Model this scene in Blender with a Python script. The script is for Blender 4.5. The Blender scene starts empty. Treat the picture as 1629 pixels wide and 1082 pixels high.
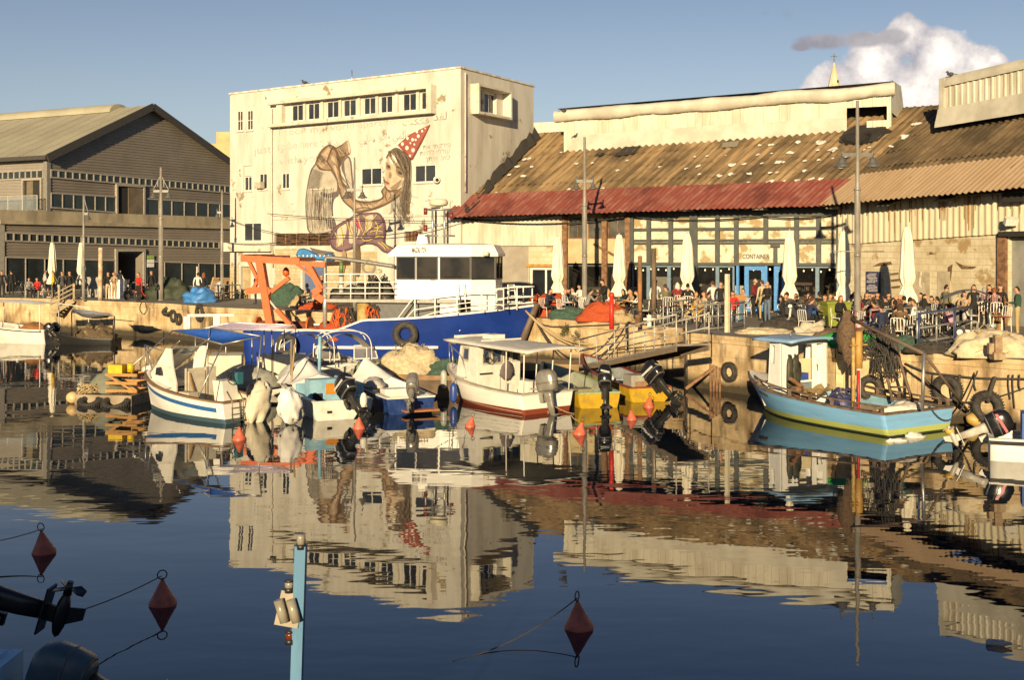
import bpy,bmesh,math,random
from mathutils import Vector,Matrix,noise
C=bpy.context.scene.collection
R=math.radians
V=Vector
rnd=random.Random(7)
F,CX,HY,H,ZQ=1850.0,814.5,400.0,5.0,2.0
def P(x,y,Y):return V(((x-CX)*Y/F,Y,H-(y-HY)*Y/F))
def G(x,y,Z=0.0):return P(x,y,F*(H-Z)/(y-HY))
def Q(x,y):return G(x,y,ZQ)
MATS={}
def _ramp(nt,src,stops,const=False):
 r=nt.nodes.new('ShaderNodeValToRGB')
 e=r.color_ramp.elements
 if const:r.color_ramp.interpolation='CONSTANT'
 while len(e)<len(stops):e.new(1)
 for i,(p,c)in enumerate(stops):
  e[i].position=p;e[i].color=(c[0],c[1],c[2],1)if not isinstance(c,float)else(c,c,c,1)
 nt.links.new(src,r.inputs[0]);return r.outputs[0]
def _mix(nt,fac,a,b):
 m=nt.nodes.new('ShaderNodeMix');m.data_type='RGBA'
 for s,v in((m.inputs[0],fac),(m.inputs[6],a),(m.inputs[7],b)):
  if hasattr(v,'links'):nt.links.new(v,s)
  elif isinstance(v,(tuple,list)):s.default_value=(v[0],v[1],v[2],1)
  else:s.default_value=v
 return m.outputs[2]
def _coord(nt,st=(1,1,1),rot=(0,0,0)):
 t=nt.nodes.new('ShaderNodeTexCoord');m=nt.nodes.new('ShaderNodeMapping')
 m.inputs['Scale'].default_value=st;m.inputs['Rotation'].default_value=rot
 nt.links.new(t.outputs['Object'],m.inputs[0]);return m.outputs[0]
def _noise(nt,vec,sc,det=6,rg=.6):
 n=nt.nodes.new('ShaderNodeTexNoise');n.inputs['Scale'].default_value=sc
 n.inputs['Detail'].default_value=det;n.inputs['Roughness'].default_value=rg
 nt.links.new(vec,n.inputs['Vector']);return n.outputs['Fac']
def _new(name):
 m=bpy.data.materials.new(name);m.use_nodes=True
 nt=m.node_tree;b=nt.nodes['Principled BSDF'];MATS[name]=m
 return m,nt,b
def mat(name,c,c2=None,sc=3,th=(.42,.6),st=(1,1,1),c3=None,sc3=1.2,th3=(.55,.62),st3=(1,1,1),rough=.7,metal=0,bump=0,bs=None,emit=0,alpha=1,bands=None,brick=None,spec=.5,rot=(0,0,0)):
 """c with c2 mottled over it by noise and c3 in patches; bands = paint bands by local height; brick = (scale, width, height, mortar)"""
 if name in MATS:return MATS[name]
 m,nt,b=_new(name);L=nt.links
 col=None
 n=_noise(nt,_coord(nt,st,rot),sc)
 if bands:
  sp=nt.nodes.new('ShaderNodeSeparateXYZ');t=nt.nodes.new('ShaderNodeTexCoord');L.new(t.outputs['Object'],sp.inputs[0])
  mr=nt.nodes.new('ShaderNodeMapRange');mr.inputs[1].default_value=-1;mr.inputs[2].default_value=3;L.new(sp.outputs[2],mr.inputs[0])
  col=_ramp(nt,mr.outputs[0],[((z+1)/4,k)for z,k in bands],True)
 if c2 is None:c2=tuple(x*.8 for x in c)
 if col:
  dk=nt.nodes.new('ShaderNodeMix');dk.data_type='RGBA';dk.blend_type='MULTIPLY';dk.inputs[7].default_value=(.78,.77,.75,1)
  L.new(_ramp(nt,n,[(th[0],0.),(th[1],1.)]),dk.inputs[0]);L.new(col,dk.inputs[6]);col=dk.outputs[2]
 else:col=_mix(nt,_ramp(nt,n,[(th[0],0.),(th[1],1.)]),c,c2)
 if brick:
  bt=nt.nodes.new('ShaderNodeTexBrick');bt.inputs['Scale'].default_value=brick[0]
  bt.inputs['Brick Width'].default_value=brick[1];bt.inputs['Row Height'].default_value=brick[2]
  bt.inputs['Mortar Size'].default_value=brick[3];bt.inputs['Mortar Smooth'].default_value=.3
  t=nt.nodes.new('ShaderNodeTexCoord');sp=nt.nodes.new('ShaderNodeSeparateXYZ');cb=nt.nodes.new('ShaderNodeCombineXYZ')
  L.new(t.outputs['Object'],sp.inputs[0]);ad=nt.nodes.new('ShaderNodeMath');L.new(sp.outputs[0],ad.inputs[0]);L.new(sp.outputs[1],ad.inputs[1])
  ad.operation='SUBTRACT';L.new(ad.outputs[0],cb.inputs[0]);L.new(sp.outputs[2],cb.inputs[1]);L.new(cb.outputs[0],bt.inputs['Vector'])
  col=_mix(nt,bt.outputs['Fac'],col,tuple(x*.6 for x in c))
 if c3:
  n3=_noise(nt,_coord(nt,st3,rot),sc3,8,.62)
  col=_mix(nt,_ramp(nt,n3,[(th3[0],0.),(th3[1],1.)]),col,c3)
 L.new(col,b.inputs['Base Color'])
 b.inputs['Roughness'].default_value=rough;b.inputs['Metallic'].default_value=metal
 b.inputs['Specular IOR Level'].default_value=spec
 if alpha<1:b.inputs['Alpha'].default_value=alpha
 if emit:L.new(col,b.inputs['Emission Color']);b.inputs['Emission Strength'].default_value=emit
 if bump:
  bn=nt.nodes.new('ShaderNodeBump');bn.inputs['Strength'].default_value=bump;bn.inputs['Distance'].default_value=.03
  n2=_noise(nt,_coord(nt,st,rot),bs or sc*3,8)
  L.new(n2,bn.inputs['Height']);L.new(bn.outputs[0],b.inputs['Normal'])
 return m
def plain(name,c,rough=.6,metal=0,k=.82,sc=6,**kw):
 return mat(name,c,tuple(x*k for x in c),sc=sc,rough=rough,metal=metal,**kw)
def wmat(o):
 m=o.matrix_basis.copy()
 while o.parent:o=o.parent;m=o.matrix_basis@m
 return m
class MB:
 def __init__(s):s.v=[];s.f=[];s.m=[];s.s=[]
 def add(s,vs,fs,m=0,sm=False):
  o=len(s.v);s.v+=[tuple(v)for v in vs]
  for f in fs:s.f.append([i+o for i in f]);s.m.append(m);s.s.append(sm)
  return s
 def quad(s,a,b,c,d,m=0):return s.add([a,b,c,d],[(0,1,2,3)],m)
 def poly(s,pts,m=0):return s.add(pts,[tuple(range(len(pts)))],m)
 def obox(s,o,a,b,c,m=0):
  o,a,b,c=V(o),V(a),V(b),V(c)
  return s.add([o,o+a,o+a+b,o+b,o+c,o+a+c,o+a+b+c,o+b+c],[(0,3,2,1),(4,5,6,7),(0,1,5,4),(1,2,6,5),(2,3,7,6),(3,0,4,7)],m)
 def box(s,c,d,rz=0,m=0,ry=0,rx=0):
  M=Matrix.Rotation(rz,3,'Z')@Matrix.Rotation(ry,3,'Y')@Matrix.Rotation(rx,3,'X')
  a,b,e=M@V((d[0],0,0)),M@V((0,d[1],0)),M@V((0,0,d[2]))
  return s.obox(V(c)-(a+b+e)/2,a,b,e,m)
 def bar(s,p,q,w,h=None,m=0):
  p,q=V(p),V(q);d=q-p
  if d.length<1e-6:return s
  up=V((0,0,1))if abs(d.normalized().z)<.95 else V((1,0,0))
  a=d.cross(up).normalized()*w;b=a.cross(d).normalized()*(h or w)
  return s.obox(p-a/2-b/2,a,b,d,m)
 def tube(s,pts,r,n=6,m=0,cap=True,rs=None):
  pts=[V(p)for p in pts];k=len(pts);rings=[];pa=None
  for i,p in enumerate(pts):
   t=(pts[min(i+1,k-1)]-pts[max(i-1,0)])
   if t.length<1e-9:t=V((0,0,1))
   t.normalize()
   if pa is None:pa=t.cross(V((0,0,1))if abs(t.z)<.9 else V((1,0,0))).normalized()
   a=(pa-t*pa.dot(t))
   a=a.normalized()if a.length>1e-6 else t.orthogonal().normalized()
   pa=a;b=t.cross(a);rr=rs[i]if rs else r
   rings.append([p+(a*math.cos(2*math.pi*j/n)+b*math.sin(2*math.pi*j/n))*rr for j in range(n)])
  return s.loft(rings,m,cap,n>4)
 def cyl(s,p,q,r0,r1=None,n=10,m=0):return s.tube([p,q],r0,n,m,True,[r0,r0 if r1 is None else r1])
 def loft(s,rings,m=0,cap=True,sm=True,closed=True):
  n=len(rings[0]);vs=[p for r in rings for p in r];fs=[]
  for i in range(len(rings)-1):
   for j in range(n if closed else n-1):
    a,b=i*n+j,i*n+(j+1)%n;fs.append((a,b,b+n,a+n))
  s.add(vs,fs,m,sm)
  if cap and closed:
   s.add(rings[0],[tuple(range(n))][::-1],m);s.add(rings[-1],[tuple(range(n))],m)
  return s
 def lathe(s,c,prof,n=14,m=0,ax=None,sm=True):
  c=V(c);M=V((0,0,1)).rotation_difference(V(ax)).to_matrix()if ax is not None else Matrix.Identity(3)
  return s.loft([[c+M@V((r*math.cos(2*math.pi*j/n),r*math.sin(2*math.pi*j/n),z))for j in range(n)]for r,z in prof],m,True,sm)
 def ell(s,c,r,n=10,m=0,rz=0,rx=0):
  M=Matrix.Rotation(rz,3,'Z')@Matrix.Rotation(rx,3,'X');c=V(c);k=max(5,n*2//3);rings=[]
  for i in range(k+1):
   a=-math.pi/2+math.pi*i/k;ca=max(math.cos(a),.02)
   rings.append([c+M@V((r[0]*ca*math.cos(2*math.pi*j/n),r[1]*ca*math.sin(2*math.pi*j/n),r[2]*math.sin(a)))for j in range(n)])
  return s.loft(rings,m,True,True)
 def torus(s,c,ax,R0,r,n=20,k=8,m=0,ry=1):
  c=V(c);M=V((0,0,1)).rotation_difference(V(ax)).to_matrix()
  vs=[];fs=[]
  for i in range(n):
   a=2*math.pi*i/n
   for j in range(k):
    b=2*math.pi*j/k;vs.append(c+M@V(((R0+r*math.cos(b))*math.cos(a),(R0+r*math.cos(b))*math.sin(a),r*ry*math.sin(b))))
  for i in range(n):
   for j in range(k):fs.append((i*k+j,((i+1)%n)*k+j,((i+1)%n)*k+(j+1)%k,i*k+(j+1)%k))
  return s.add(vs,fs,m,True)
 def prism(s,pts,d,m=0):
  pts=[V(p)for p in pts];d=V(d);n=len(pts)
  s.add(pts,[tuple(range(n))],m);s.add([p+d for p in pts],[tuple(range(n))],m)
  for i in range(n):j=(i+1)%n;s.add([pts[i],pts[j],pts[j]+d,pts[i]+d],[(0,1,2,3)],m)
  return s
 def grid(s,f,nu,nv,m=0,sm=True):
  vs=[f(i/nu,j/nv)for i in range(nu+1)for j in range(nv+1)]
  fs=[(i*(nv+1)+j,(i+1)*(nv+1)+j,(i+1)*(nv+1)+j+1,i*(nv+1)+j+1)for i in range(nu)for j in range(nv)]
  return s.add(vs,fs,m,sm)
 def build(s,name,mats,parent=None,world=False,fix=True):
  me=bpy.data.meshes.new(name);me.from_pydata(s.v,[],s.f)
  for q in(mats if isinstance(mats,(list,tuple))else[mats]):me.materials.append(q)
  me.polygons.foreach_set('material_index',s.m);me.polygons.foreach_set('use_smooth',s.s)
  if fix:
   bm=bmesh.new();bm.from_mesh(me);bmesh.ops.remove_doubles(bm,verts=bm.verts,dist=1e-5)
   bmesh.ops.recalc_face_normals(bm,faces=bm.faces);bm.to_mesh(me);bm.free()
  me.update();o=bpy.data.objects.new(name,me);C.objects.link(o)
  if parent:
   o.parent=parent
   if world:me.transform(wmat(parent).inverted())
  return o
def tag(o,label=None,cat=None,group=None,kind=None):
 if label:o['label']=label
 if cat:o['category']=cat
 if group:o['group']=group
 if kind:o['kind']=kind
 return o
def thing(name,label,cat,loc=(0,0,0),rz=0,group=None):
 o=bpy.data.objects.new(name,None);C.objects.link(o);o.location=loc;o.rotation_euler=(0,0,rz);o.empty_display_size=.2
 return tag(o,label,cat,group)
KIDS={}
def dup(root,loc,rz=None,label=None,group=None,sc=None):
 bpy_children=lambda o:list(o.children)
 def cp(o,par):
  c=o.copy();C.objects.link(c)
  if par:c.parent=par
  for ch in bpy_children(o):cp(ch,c)
  return c
 r=cp(root,None);r.location=loc
 if rz is not None:r.rotation_euler=(0,0,rz)
 if label:r['label']=label
 if group:r['group']=group
 if sc:r.scale=(sc,sc,sc)
 return r
class Wall:
 def __init__(s,a,b):
  s.a=V((a[0],a[1],0));s.b=V((b[0],b[1],0));d=s.b-s.a;s.L=d.length;s.d=d/s.L;s.n=V((s.d.y,-s.d.x,0))
 def uv(s,x,y):
  dx,dy=(x-CX)/F,1.0;den=dx*s.n.x+dy*s.n.y
  t=(s.a.x*s.n.x+s.a.y*s.n.y)/den;p=V((dx*t,t,H-(y-HY)*t/F))
  return(V((p.x,p.y,0))-s.a).dot(s.d),p.z
 def pt(s,u,z,out=0):p=s.a+s.d*u+s.n*out;return V((p.x,p.y,z))
 def px(s,x,y,out=0):u,z=s.uv(x,y);return s.pt(u,z,out)
 def rect(s,x0,x1,y0,y1):
  u0,u1=s.uv(x0,y0)[0],s.uv(x1,y0)[0];xm=(x0+x1)/2
  return(u0,u1,s.uv(xm,y1)[1],s.uv(xm,y0)[1])
def wall_panel(mb,W,u0,u1,z0,z1,holes=(),depth=.25,m=0,top=None,mr=None):
 us=sorted({u0,u1}|{h[0]for h in holes}|{h[1]for h in holes});zs=sorted({z0,z1}|{h[2]for h in holes}|{h[3]for h in holes})
 us=[u for u in us if u0<=u<=u1];zs=[z for z in zs if z0<=z<=z1]
 for i in range(len(us)-1):
  for j in range(len(zs)-1):
   uc,zc=(us[i]+us[i+1])/2,(zs[j]+zs[j+1])/2
   if any(h[0]<uc<h[1]and h[2]<zc<h[3]for h in holes):continue
   mb.quad(W.pt(us[i],zs[j]),W.pt(us[i+1],zs[j]),W.pt(us[i+1],zs[j+1]),W.pt(us[i],zs[j+1]),m)
 for a,b,c,d in[h[:4]for h in holes]:
  for(p,q)in(((a,c),(b,c)),((b,c),(b,d)),((b,d),(a,d)),((a,d),(a,c))):
   mb.quad(W.pt(p[0],p[1]),W.pt(q[0],q[1]),W.pt(q[0],q[1],-depth),W.pt(p[0],p[1],-depth),m if mr is None else mr)
def wbox(mb,W,r,o0,o1,m=0):
 mb.obox(W.pt(r[0],r[2],o0),W.d*(r[1]-r[0]),W.n*(o1-o0),V((0,0,r[3]-r[2])),m)
def window(W,r,parent,fm,gm,nv=2,nh=1,depth=.18,fw=.055,name='window',open_half=None,world=True):
 a,b,c,d=r[:4];mb=MB();o0,o1=-depth-.05,-depth+.03
 wbox(mb,W,(a,b,c,c+fw),o0,o1);wbox(mb,W,(a,b,d-fw,d),o0,o1);wbox(mb,W,(a,a+fw,c+fw,d-fw),o0,o1);wbox(mb,W,(b-fw,b,c+fw,d-fw),o0,o1)
 for i in range(1,nv):u=a+(b-a)*i/nv;wbox(mb,W,(u-fw*.4,u+fw*.4,c+fw,d-fw),o0+.005,o1-.005)
 for i in range(1,nh):z=c+(d-c)*i/nh;wbox(mb,W,(a+fw,b-fw,z-fw*.35,z+fw*.35),o0+.01,o1-.01)
 f=mb.build(name,fm,parent,world)
 g=MB();g.quad(W.pt(a,c,-depth-.02),W.pt(b,c,-depth-.02),W.pt(b,d,-depth-.02),W.pt(a,d,-depth-.02))
 k=g.build('pane',gm,f,world)
 return f
def sag(p,q,d,n=10):
 p,q=V(p),V(q);return[p.lerp(q,i/n)-V((0,0,d*4*(i/n)*(1-i/n)))for i in range(n+1)]
def spline(pts,n=6):
 pts=[V(p)for p in pts];out=[];k=len(pts)
 for i in range(k-1):
  a,b,c,d=pts[max(i-1,0)],pts[i],pts[i+1],pts[min(i+2,k-1)]
  for j in range(n):
   t=j/n;out.append(.5*((2*b)+(c-a)*t+(2*a-5*b+4*c-d)*t*t+(3*b-a-3*c+d)*t**3))
 return out+[pts[-1]]
class Fr:
 def __init__(s,loc,rz):s.o=V(loc);s.rz=rz;s.c,s.s=math.cos(rz),math.sin(rz)
 def w(s,p):p=V(p);return V((s.o.x+p.x*s.c-p.y*s.s,s.o.y+p.x*s.s+p.y*s.c,s.o.z+p.z))
 def l(s,p):d=V(p)-s.o;return V((d.x*s.c+d.y*s.s,-d.x*s.s+d.y*s.c,d.z))
 def _r(s,x,y):e=s.l((0,0,H));d=V(((x-CX)/F,1,-(y-HY)/F));return e,V((d.x*s.c+d.y*s.s,-d.x*s.s+d.y*s.c,d.z))
 def x(s,x,y,v):e,d=s._r(x,y);return e+d*((v-e.x)/d.x)
 def y(s,x,y,v):e,d=s._r(x,y);return e+d*((v-e.y)/d.y)
 def z(s,x,y,v):e,d=s._r(x,y);return e+d*((v-e.z)/d.z)
 def thing(s,name,label,cat,group=None):return thing(name,label,cat,s.o,s.rz,group)
def boatframe(px,py,hx,hy,B):
 h=V((hx,hy,0)).normalized();o=G(px,py)+V((h.y,-h.x,0))*(B/2);return Fr(o,math.atan2(h.y,h.x))
def lump(mb,c,r,n=18,amp=.15,fr=2.0,seed=0,flat=True,m=0,rz=0,folds=0):
 c=V(c);k=n*2//3;rings=[];M=Matrix.Rotation(rz,3,'Z')
 for i in range(k+1):
  a=(-.12*math.pi if flat else-math.pi/2)+(math.pi/2+(.12*math.pi if flat else math.pi/2))*i/k;ca=max(math.cos(a),.01);ring=[]
  for j in range(n):
   t=2*math.pi*j/n;d=V((ca*math.cos(t),ca*math.sin(t),math.sin(a)))
   q=1+amp*noise.noise(d*fr+V((seed*7.1,seed*3.3,0)))+amp*.5*noise.noise(d*fr*2.7+V((seed,9,0)))
   if folds:q+=folds*math.sin(t*7+seed+2*noise.noise(d*2))*ca
   ring.append(c+M@V((d.x*r[0]*q,d.y*r[1]*q,max(d.z*r[2]*q,-.02 if flat else-9))))
  rings.append(ring)
 return mb.loft(rings,m,True,True)
def tangle(mb,c,r,n,rad,seed=0,m=0,k=5):
 rr=random.Random(seed);c=V(c)
 for i in range(n):
  th=rr.uniform(0,6.28);pts=[]
  for j in range(k):
   th+=rr.uniform(.3,1.0);q=rr.uniform(.55,1.0)
   z=rr.random()**1.3;pts.append(c+V((r[0]*q*math.cos(th)*(1-.45*z),r[1]*q*math.sin(th)*(1-.45*z),r[2]*z*1.05)))
  mb.tube(spline(pts,4),rad,4,m,False)
 return mb
# ========== camera, sky, sun
sc=bpy.context.scene
cam=bpy.data.cameras.new('camera');co=bpy.data.objects.new('camera',cam);C.objects.link(co)
co.location=(0,0,H);co.rotation_euler=(R(90),0,0)
cam.sensor_width=36;cam.lens=F/1629*36;cam.shift_y=(HY-541)/1629;cam.clip_start=.3;cam.clip_end=20000
sc.camera=co
SUN_AZ,SUN_EL=R(11),R(12)
w=bpy.data.worlds.new('World');sc.world=w;w.use_nodes=True
nt=w.node_tree;bg=nt.nodes['Background']
sky=nt.nodes.new('ShaderNodeTexSky');sky.sky_type='NISHITA';sky.sun_disc=False
sky.sun_elevation=SUN_EL;sky.sun_rotation=math.pi+SUN_AZ;sky.air_density=1.0;sky.dust_density=.35;sky.ozone_density=3.0
def world_clouds():
 tc=nt.nodes.new('ShaderNodeTexCoord');L=nt.links
 sp=nt.nodes.new('ShaderNodeSeparateXYZ');L.new(tc.outputs['Generated'],sp.inputs[0])
 def mth(op,a,b=None,c=None):
  n=nt.nodes.new('ShaderNodeMath');n.operation=op
  for i,v in enumerate((a,b,c)):
   if v is None:continue
   if hasattr(v,'links'):L.new(v,n.inputs[i])
   else:n.inputs[i].default_value=v
  return n.outputs[0]
 yy=mth('MAXIMUM',sp.outputs[1],.01);u=mth('DIVIDE',sp.outputs[0],yy);v=mth('DIVIDE',sp.outputs[2],yy)
 cb=nt.nodes.new('ShaderNodeCombineXYZ');L.new(u,cb.inputs[0]);L.new(v,cb.inputs[1])
 def nz(s,d,off=0,r=.6):
  n=nt.nodes.new('ShaderNodeTexNoise');n.inputs['Scale'].default_value=s;n.inputs['Detail'].default_value=d;n.inputs['Roughness'].default_value=r
  mp=nt.nodes.new('ShaderNodeMapping');mp.inputs['Location'].default_value=(off,off*.7,off*.3);L.new(cb.outputs[0],mp.inputs[0]);L.new(mp.outputs[0],n.inputs['Vector']);return n.outputs['Fac']
 def vor(s,off=0):
  n=nt.nodes.new('ShaderNodeTexVoronoi');n.feature='SMOOTH_F1';n.inputs['Scale'].default_value=s;n.inputs['Smoothness'].default_value=.6;n.inputs['Detail'].default_value=3
  L.new(cb.outputs[0],n.inputs['Vector']);return n.outputs['Distance']
 n1=nz(38,8);n2=nz(16,6,3.1);vz=vor(30)
 puff=mth('SUBTRACT',mth('ADD',mth('MULTIPLY',mth('SUBTRACT',n1,.5),.55),mth('MULTIPLY',mth('SUBTRACT',n2,.5),.5)),mth('MULTIPLY',mth('SUBTRACT',vz,.35),.55))
 def blob(px,py,rx,ry):
  a=mth('DIVIDE',mth('SUBTRACT',u,(px-CX)/F),rx/F);b=mth('DIVIDE',mth('SUBTRACT',v,(HY-py)/F),ry/F)
  return mth('SUBTRACT',1.,mth('SQRT',mth('ADD',mth('MULTIPLY',a,a),mth('MULTIPLY',b,b))))
 def union(bl):
  o=None
  for b in bl:
   k=blob(*b);o=k if o is None else mth('SMOOTH_MAX',o,k,.25)
  return o
 big=union([(1440,62,44,44),(1500,95,70,58),(1395,105,70,62),(1330,140,62,52),(1450,150,140,85),(1560,105,45,40),(1585,95,22,14),(1300,190,60,60),(1560,190,120,60)])
 d1=mth('ADD',mth('ADD',big,.12),mth('MULTIPLY',puff,.72))
 a1=_ramp(nt,d1,[(0.,0.),(.16,1.)])
 hol=mth('ADD',mth('MULTIPLY',nz(24,8,1.7,.65),.7),mth('MULTIPLY',d1,.22))
 hol=mth('SUBTRACT',hol,mth('MULTIPLY',mth('SUBTRACT',v,.165),0.))
 col=_ramp(nt,hol,[(.30,(.26,.25,.28)),(.46,(.50,.46,.44)),(.62,(.82,.75,.66))])
 grey=union([(1310,66,58,17),(1375,62,52,16),(1420,58,34,18),(1275,74,22,10)])
 d2=mth('ADD',mth('ADD',grey,.06),mth('MULTIPLY',puff,.42));a2=_ramp(nt,d2,[(-.05,0.),(.36,.9)])
 g2=_ramp(nt,n2,[(.35,(.19,.18,.205)),(.65,(.32,.30,.30))])
 small=union([(1253,22,16,12),(1218,20,10,8)]);a3=_ramp(nt,mth('ADD',small,mth('MULTIPLY',puff,.4)),[(0.05,0.),(.8,.22)])
 return a1,col,a2,g2,a3
sk=nt.nodes.new('ShaderNodeMix');
SKY_S=.060
a1,ccol,a2,g2,a3=world_clouds()
def wscale(c,s):
 n=nt.nodes.new('ShaderNodeVectorMath');n.operation='SCALE';nt.links.new(c,n.inputs[0]);n.inputs['Scale'].default_value=s;return n.outputs[0]
nt.nodes.remove(sk)
hs=nt.nodes.new('ShaderNodeHueSaturation');hs.inputs['Hue'].default_value=.512;nt.links.new(sky.outputs[0],hs.inputs['Color'])
sz=nt.nodes.new('ShaderNodeSeparateXYZ');tz=nt.nodes.new('ShaderNodeTexCoord');nt.links.new(tz.outputs['Generated'],sz.inputs[0])
for k_,a_,b_ in(('Saturation',.58,.98),('Value',1.0,.74)):
 mr=nt.nodes.new('ShaderNodeMapRange');mr.inputs[1].default_value=.08;mr.inputs[2].default_value=.36;mr.inputs[3].default_value=a_;mr.inputs[4].default_value=b_;nt.links.new(sz.outputs[2],mr.inputs[0]);nt.links.new(mr.outputs[0],hs.inputs[k_])
c1=_mix(nt,a1,hs.outputs[0],wscale(ccol,1/SKY_S))
c1=_mix(nt,a3,c1,(.16/SKY_S,.17/SKY_S,.2/SKY_S))
c1=_mix(nt,a2,c1,wscale(g2,1/SKY_S))
nt.links.new(c1,bg.inputs['Color']);bg.inputs['Strength'].default_value=SKY_S
sd=bpy.data.lights.new('sun','SUN');so=bpy.data.objects.new('sun',sd);C.objects.link(so)
sd.energy=5.0;sd.angle=R(.5);sd.color=(1,.77,.45)
sdir=V((math.sin(SUN_AZ)*math.cos(SUN_EL),math.cos(SUN_AZ)*math.cos(SUN_EL),-math.sin(SUN_EL)))
so.rotation_euler=sdir.to_track_quat('-Z','Y').to_euler();so.location=(-20,-60,30)
sc.view_settings.view_transform='Standard';sc.view_settings.look='None';sc.view_settings.exposure=0.78;sc.view_settings.gamma=1
sc.view_settings.use_curve_mapping=False
sc.cycles.max_bounces=6;sc.cycles.transparent_max_bounces=8;sc.cycles.caustics_reflective=False;sc.cycles.use_denoising=True
# ========== common materials
white_peel=mat('peeling_whitewash',(.56,.53,.45),(.42,.38,.30),sc=.9,th=(.35,.72),c3=(.30,.25,.17),sc3=1.3,th3=(.62,.65),rough=.85,bump=.25,bs=5)
white_wall=mat('white_render',(.54,.52,.46),(.40,.37,.31),sc=1.3,th=(.42,.72),st=(1,1,.25),c3=(.24,.20,.13),sc3=1.0,th3=(.625,.65),rough=.85,bump=.2,bs=6)
window_glass=mat('window_glass',(.035,.04,.045),(.02,.022,.025),sc=.5,rough=.06,spec=.6)
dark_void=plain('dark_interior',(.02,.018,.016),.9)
frame_white=plain('window_frame_white',(.72,.70,.64),.5)
steel_grey=plain('galvanised_steel',(.42,.41,.39),.38,.75)
rail_grey=plain('rail_grey_paint',(.36,.35,.33),.4,.5)
rust=mat('rusty_steel',(.12,.06,.03),(.22,.12,.06),sc=5,rough=.85,bump=.3)
black_rubber=mat('black_rubber',(.022,.02,.018),(.045,.04,.034),sc=9,rough=.75,bump=.2)
rope_tan=mat('tan_rope',(.42,.32,.17),(.26,.19,.1),sc=30,rough=.9)
rope_dark=plain('dark_rope',(.05,.045,.04),.9)
cable_black=plain('black_cable',(.025,.024,.022),.6)
quay_stone=mat('quay_stone',(.42,.36,.26),(.27,.22,.14),sc=1.4,th=(.35,.65),c3=(.14,.10,.055),sc3=.8,th3=(.56,.66),st3=(1,1,.35),rough=.9,bump=.5,bs=5,brick=(.55,.9,.38,.012))
concrete=mat('pale_concrete',(.47,.42,.33),(.33,.28,.2),sc=1.5,th=(.35,.65),c3=(.2,.15,.09),sc3=1.0,th3=(.6,.68),rough=.9,bump=.4,bs=7)
white_paint=plain('white_boat_paint',(.78,.77,.73),.35,k=.9,sc=3)
old_white=mat('weathered_white_paint',(.68,.66,.60),(.52,.49,.42),sc=2.5,th=(.42,.72),rough=.5,bump=.08,c3=(.36,.29,.19),sc3=2.2,th3=(.63,.72),st3=(1,1,.25))
# ========== water
wm,wnt,wb=_new('harbour_water')
wb.inputs['Base Color'].default_value=(.004,.009,.018,1);wb.inputs['Roughness'].default_value=.015;wb.inputs['IOR'].default_value=1.9
wb.inputs['Specular Tint'].default_value=(1,1,1,1)
b1=wnt.nodes.new('ShaderNodeBump');b2=wnt.nodes.new('ShaderNodeBump');b3=wnt.nodes.new('ShaderNodeBump')
n1=_noise(wnt,_coord(wnt,(.4,1.0,1),(0,0,R(8))),.42,1,.5);n2=_noise(wnt,_coord(wnt,(.55,1.2,1),(0,0,R(-6))),1.35,2,.5);n3=_noise(wnt,_coord(wnt,(.12,.2,1)),.6,2,.5)
for b_,n_,s_,d_ in((b1,n1,1,.008),(b2,n2,.6,.005)):
 b_.inputs['Strength'].default_value=s_;b_.inputs['Distance'].default_value=d_;wnt.links.new(n_,b_.inputs['Height'])
wnt.links.new(_ramp(wnt,n3,[(.35,.35),(.65,1.)]),b2.inputs['Strength'])
wnt.links.new(b1.outputs[0],b2.inputs['Normal']);wnt.links.new(b2.outputs[0],wb.inputs['Normal'])
mb=MB();mb.quad((-900,-60,0),(900,-60,0),(900,300,0),(-900,300,0))
tag(mb.build('water',wm),kind='structure')
# ========== quay
EDGE=[(-700,468),(-60,473),(78,475),(120,477),(270,483),(345,489),(440,493),(520,497),(700,501),(860,506),(985,515),(1088,522),(1094,529),(1210,539),(1330,555),(1450,560),(1630,573),(1760,584),(2500,652)]
ep=[Q(*e)for e in EDGE]
paving=mat('quay_paving',(.20,.18,.155),(.12,.105,.09),sc=1.2,th=(.35,.7),c3=(.27,.23,.17),sc3=.5,th3=(.55,.65),rough=.85,bump=.2,bs=8,brick=(.5,1.2,.6,.01))
mb=MB()
back=[V((p.x*1.0,2500,ZQ))for p in(ep[-1]*40,ep[0]*40)]
mb.poly(ep+[V((1500,60,ZQ)),V((2500,3000,ZQ)),V((-2500,3000,ZQ)),V((-1500,90,ZQ))],0)
tag(mb.build('quay_pavement',paving),kind='structure')
mb=MB()
def quay_wall(pts,drop,mb,out=0.0,seg=12):
 for i in range(len(pts)-1):
  a,b=pts[i],pts[i+1];d=(b-a);n=V((d.y,-d.x,0)).normalized()
  k=max(1,int(d.length/.5))
  for j in range(k):
   p,q=a.lerp(b,j/k),a.lerp(b,(j+1)/k)
   zs=[ZQ+.0,ZQ-.28,ZQ-.3,ZQ-.9,ZQ-1.5,-.6]
   f=lambda pt,z:V((pt.x,pt.y,z))+n*((.05 if z>ZQ-.29 else 0)+.10*noise.noise(V((pt.x*.9,pt.y*.9,z*1.3)))*(1 if z<ZQ-.29 else.2))
   for z0,z1 in zip(zs,zs[1:]):mb.quad(f(p,z0),f(q,z0),f(q,z1),f(p,z1))
quay_wall(ep,2.6,mb)
quay_alg=mat('quay_wall_stone',(.58,.45,.27),(.40,.28,.14),sc=1.3,th=(.38,.62),c3=(.13,.085,.04),sc3=1.1,th3=(.51,.66),st3=(1,1,.3),rough=.9,bump=.7,bs=6,brick=(1,1.5,.62,.014))
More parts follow.
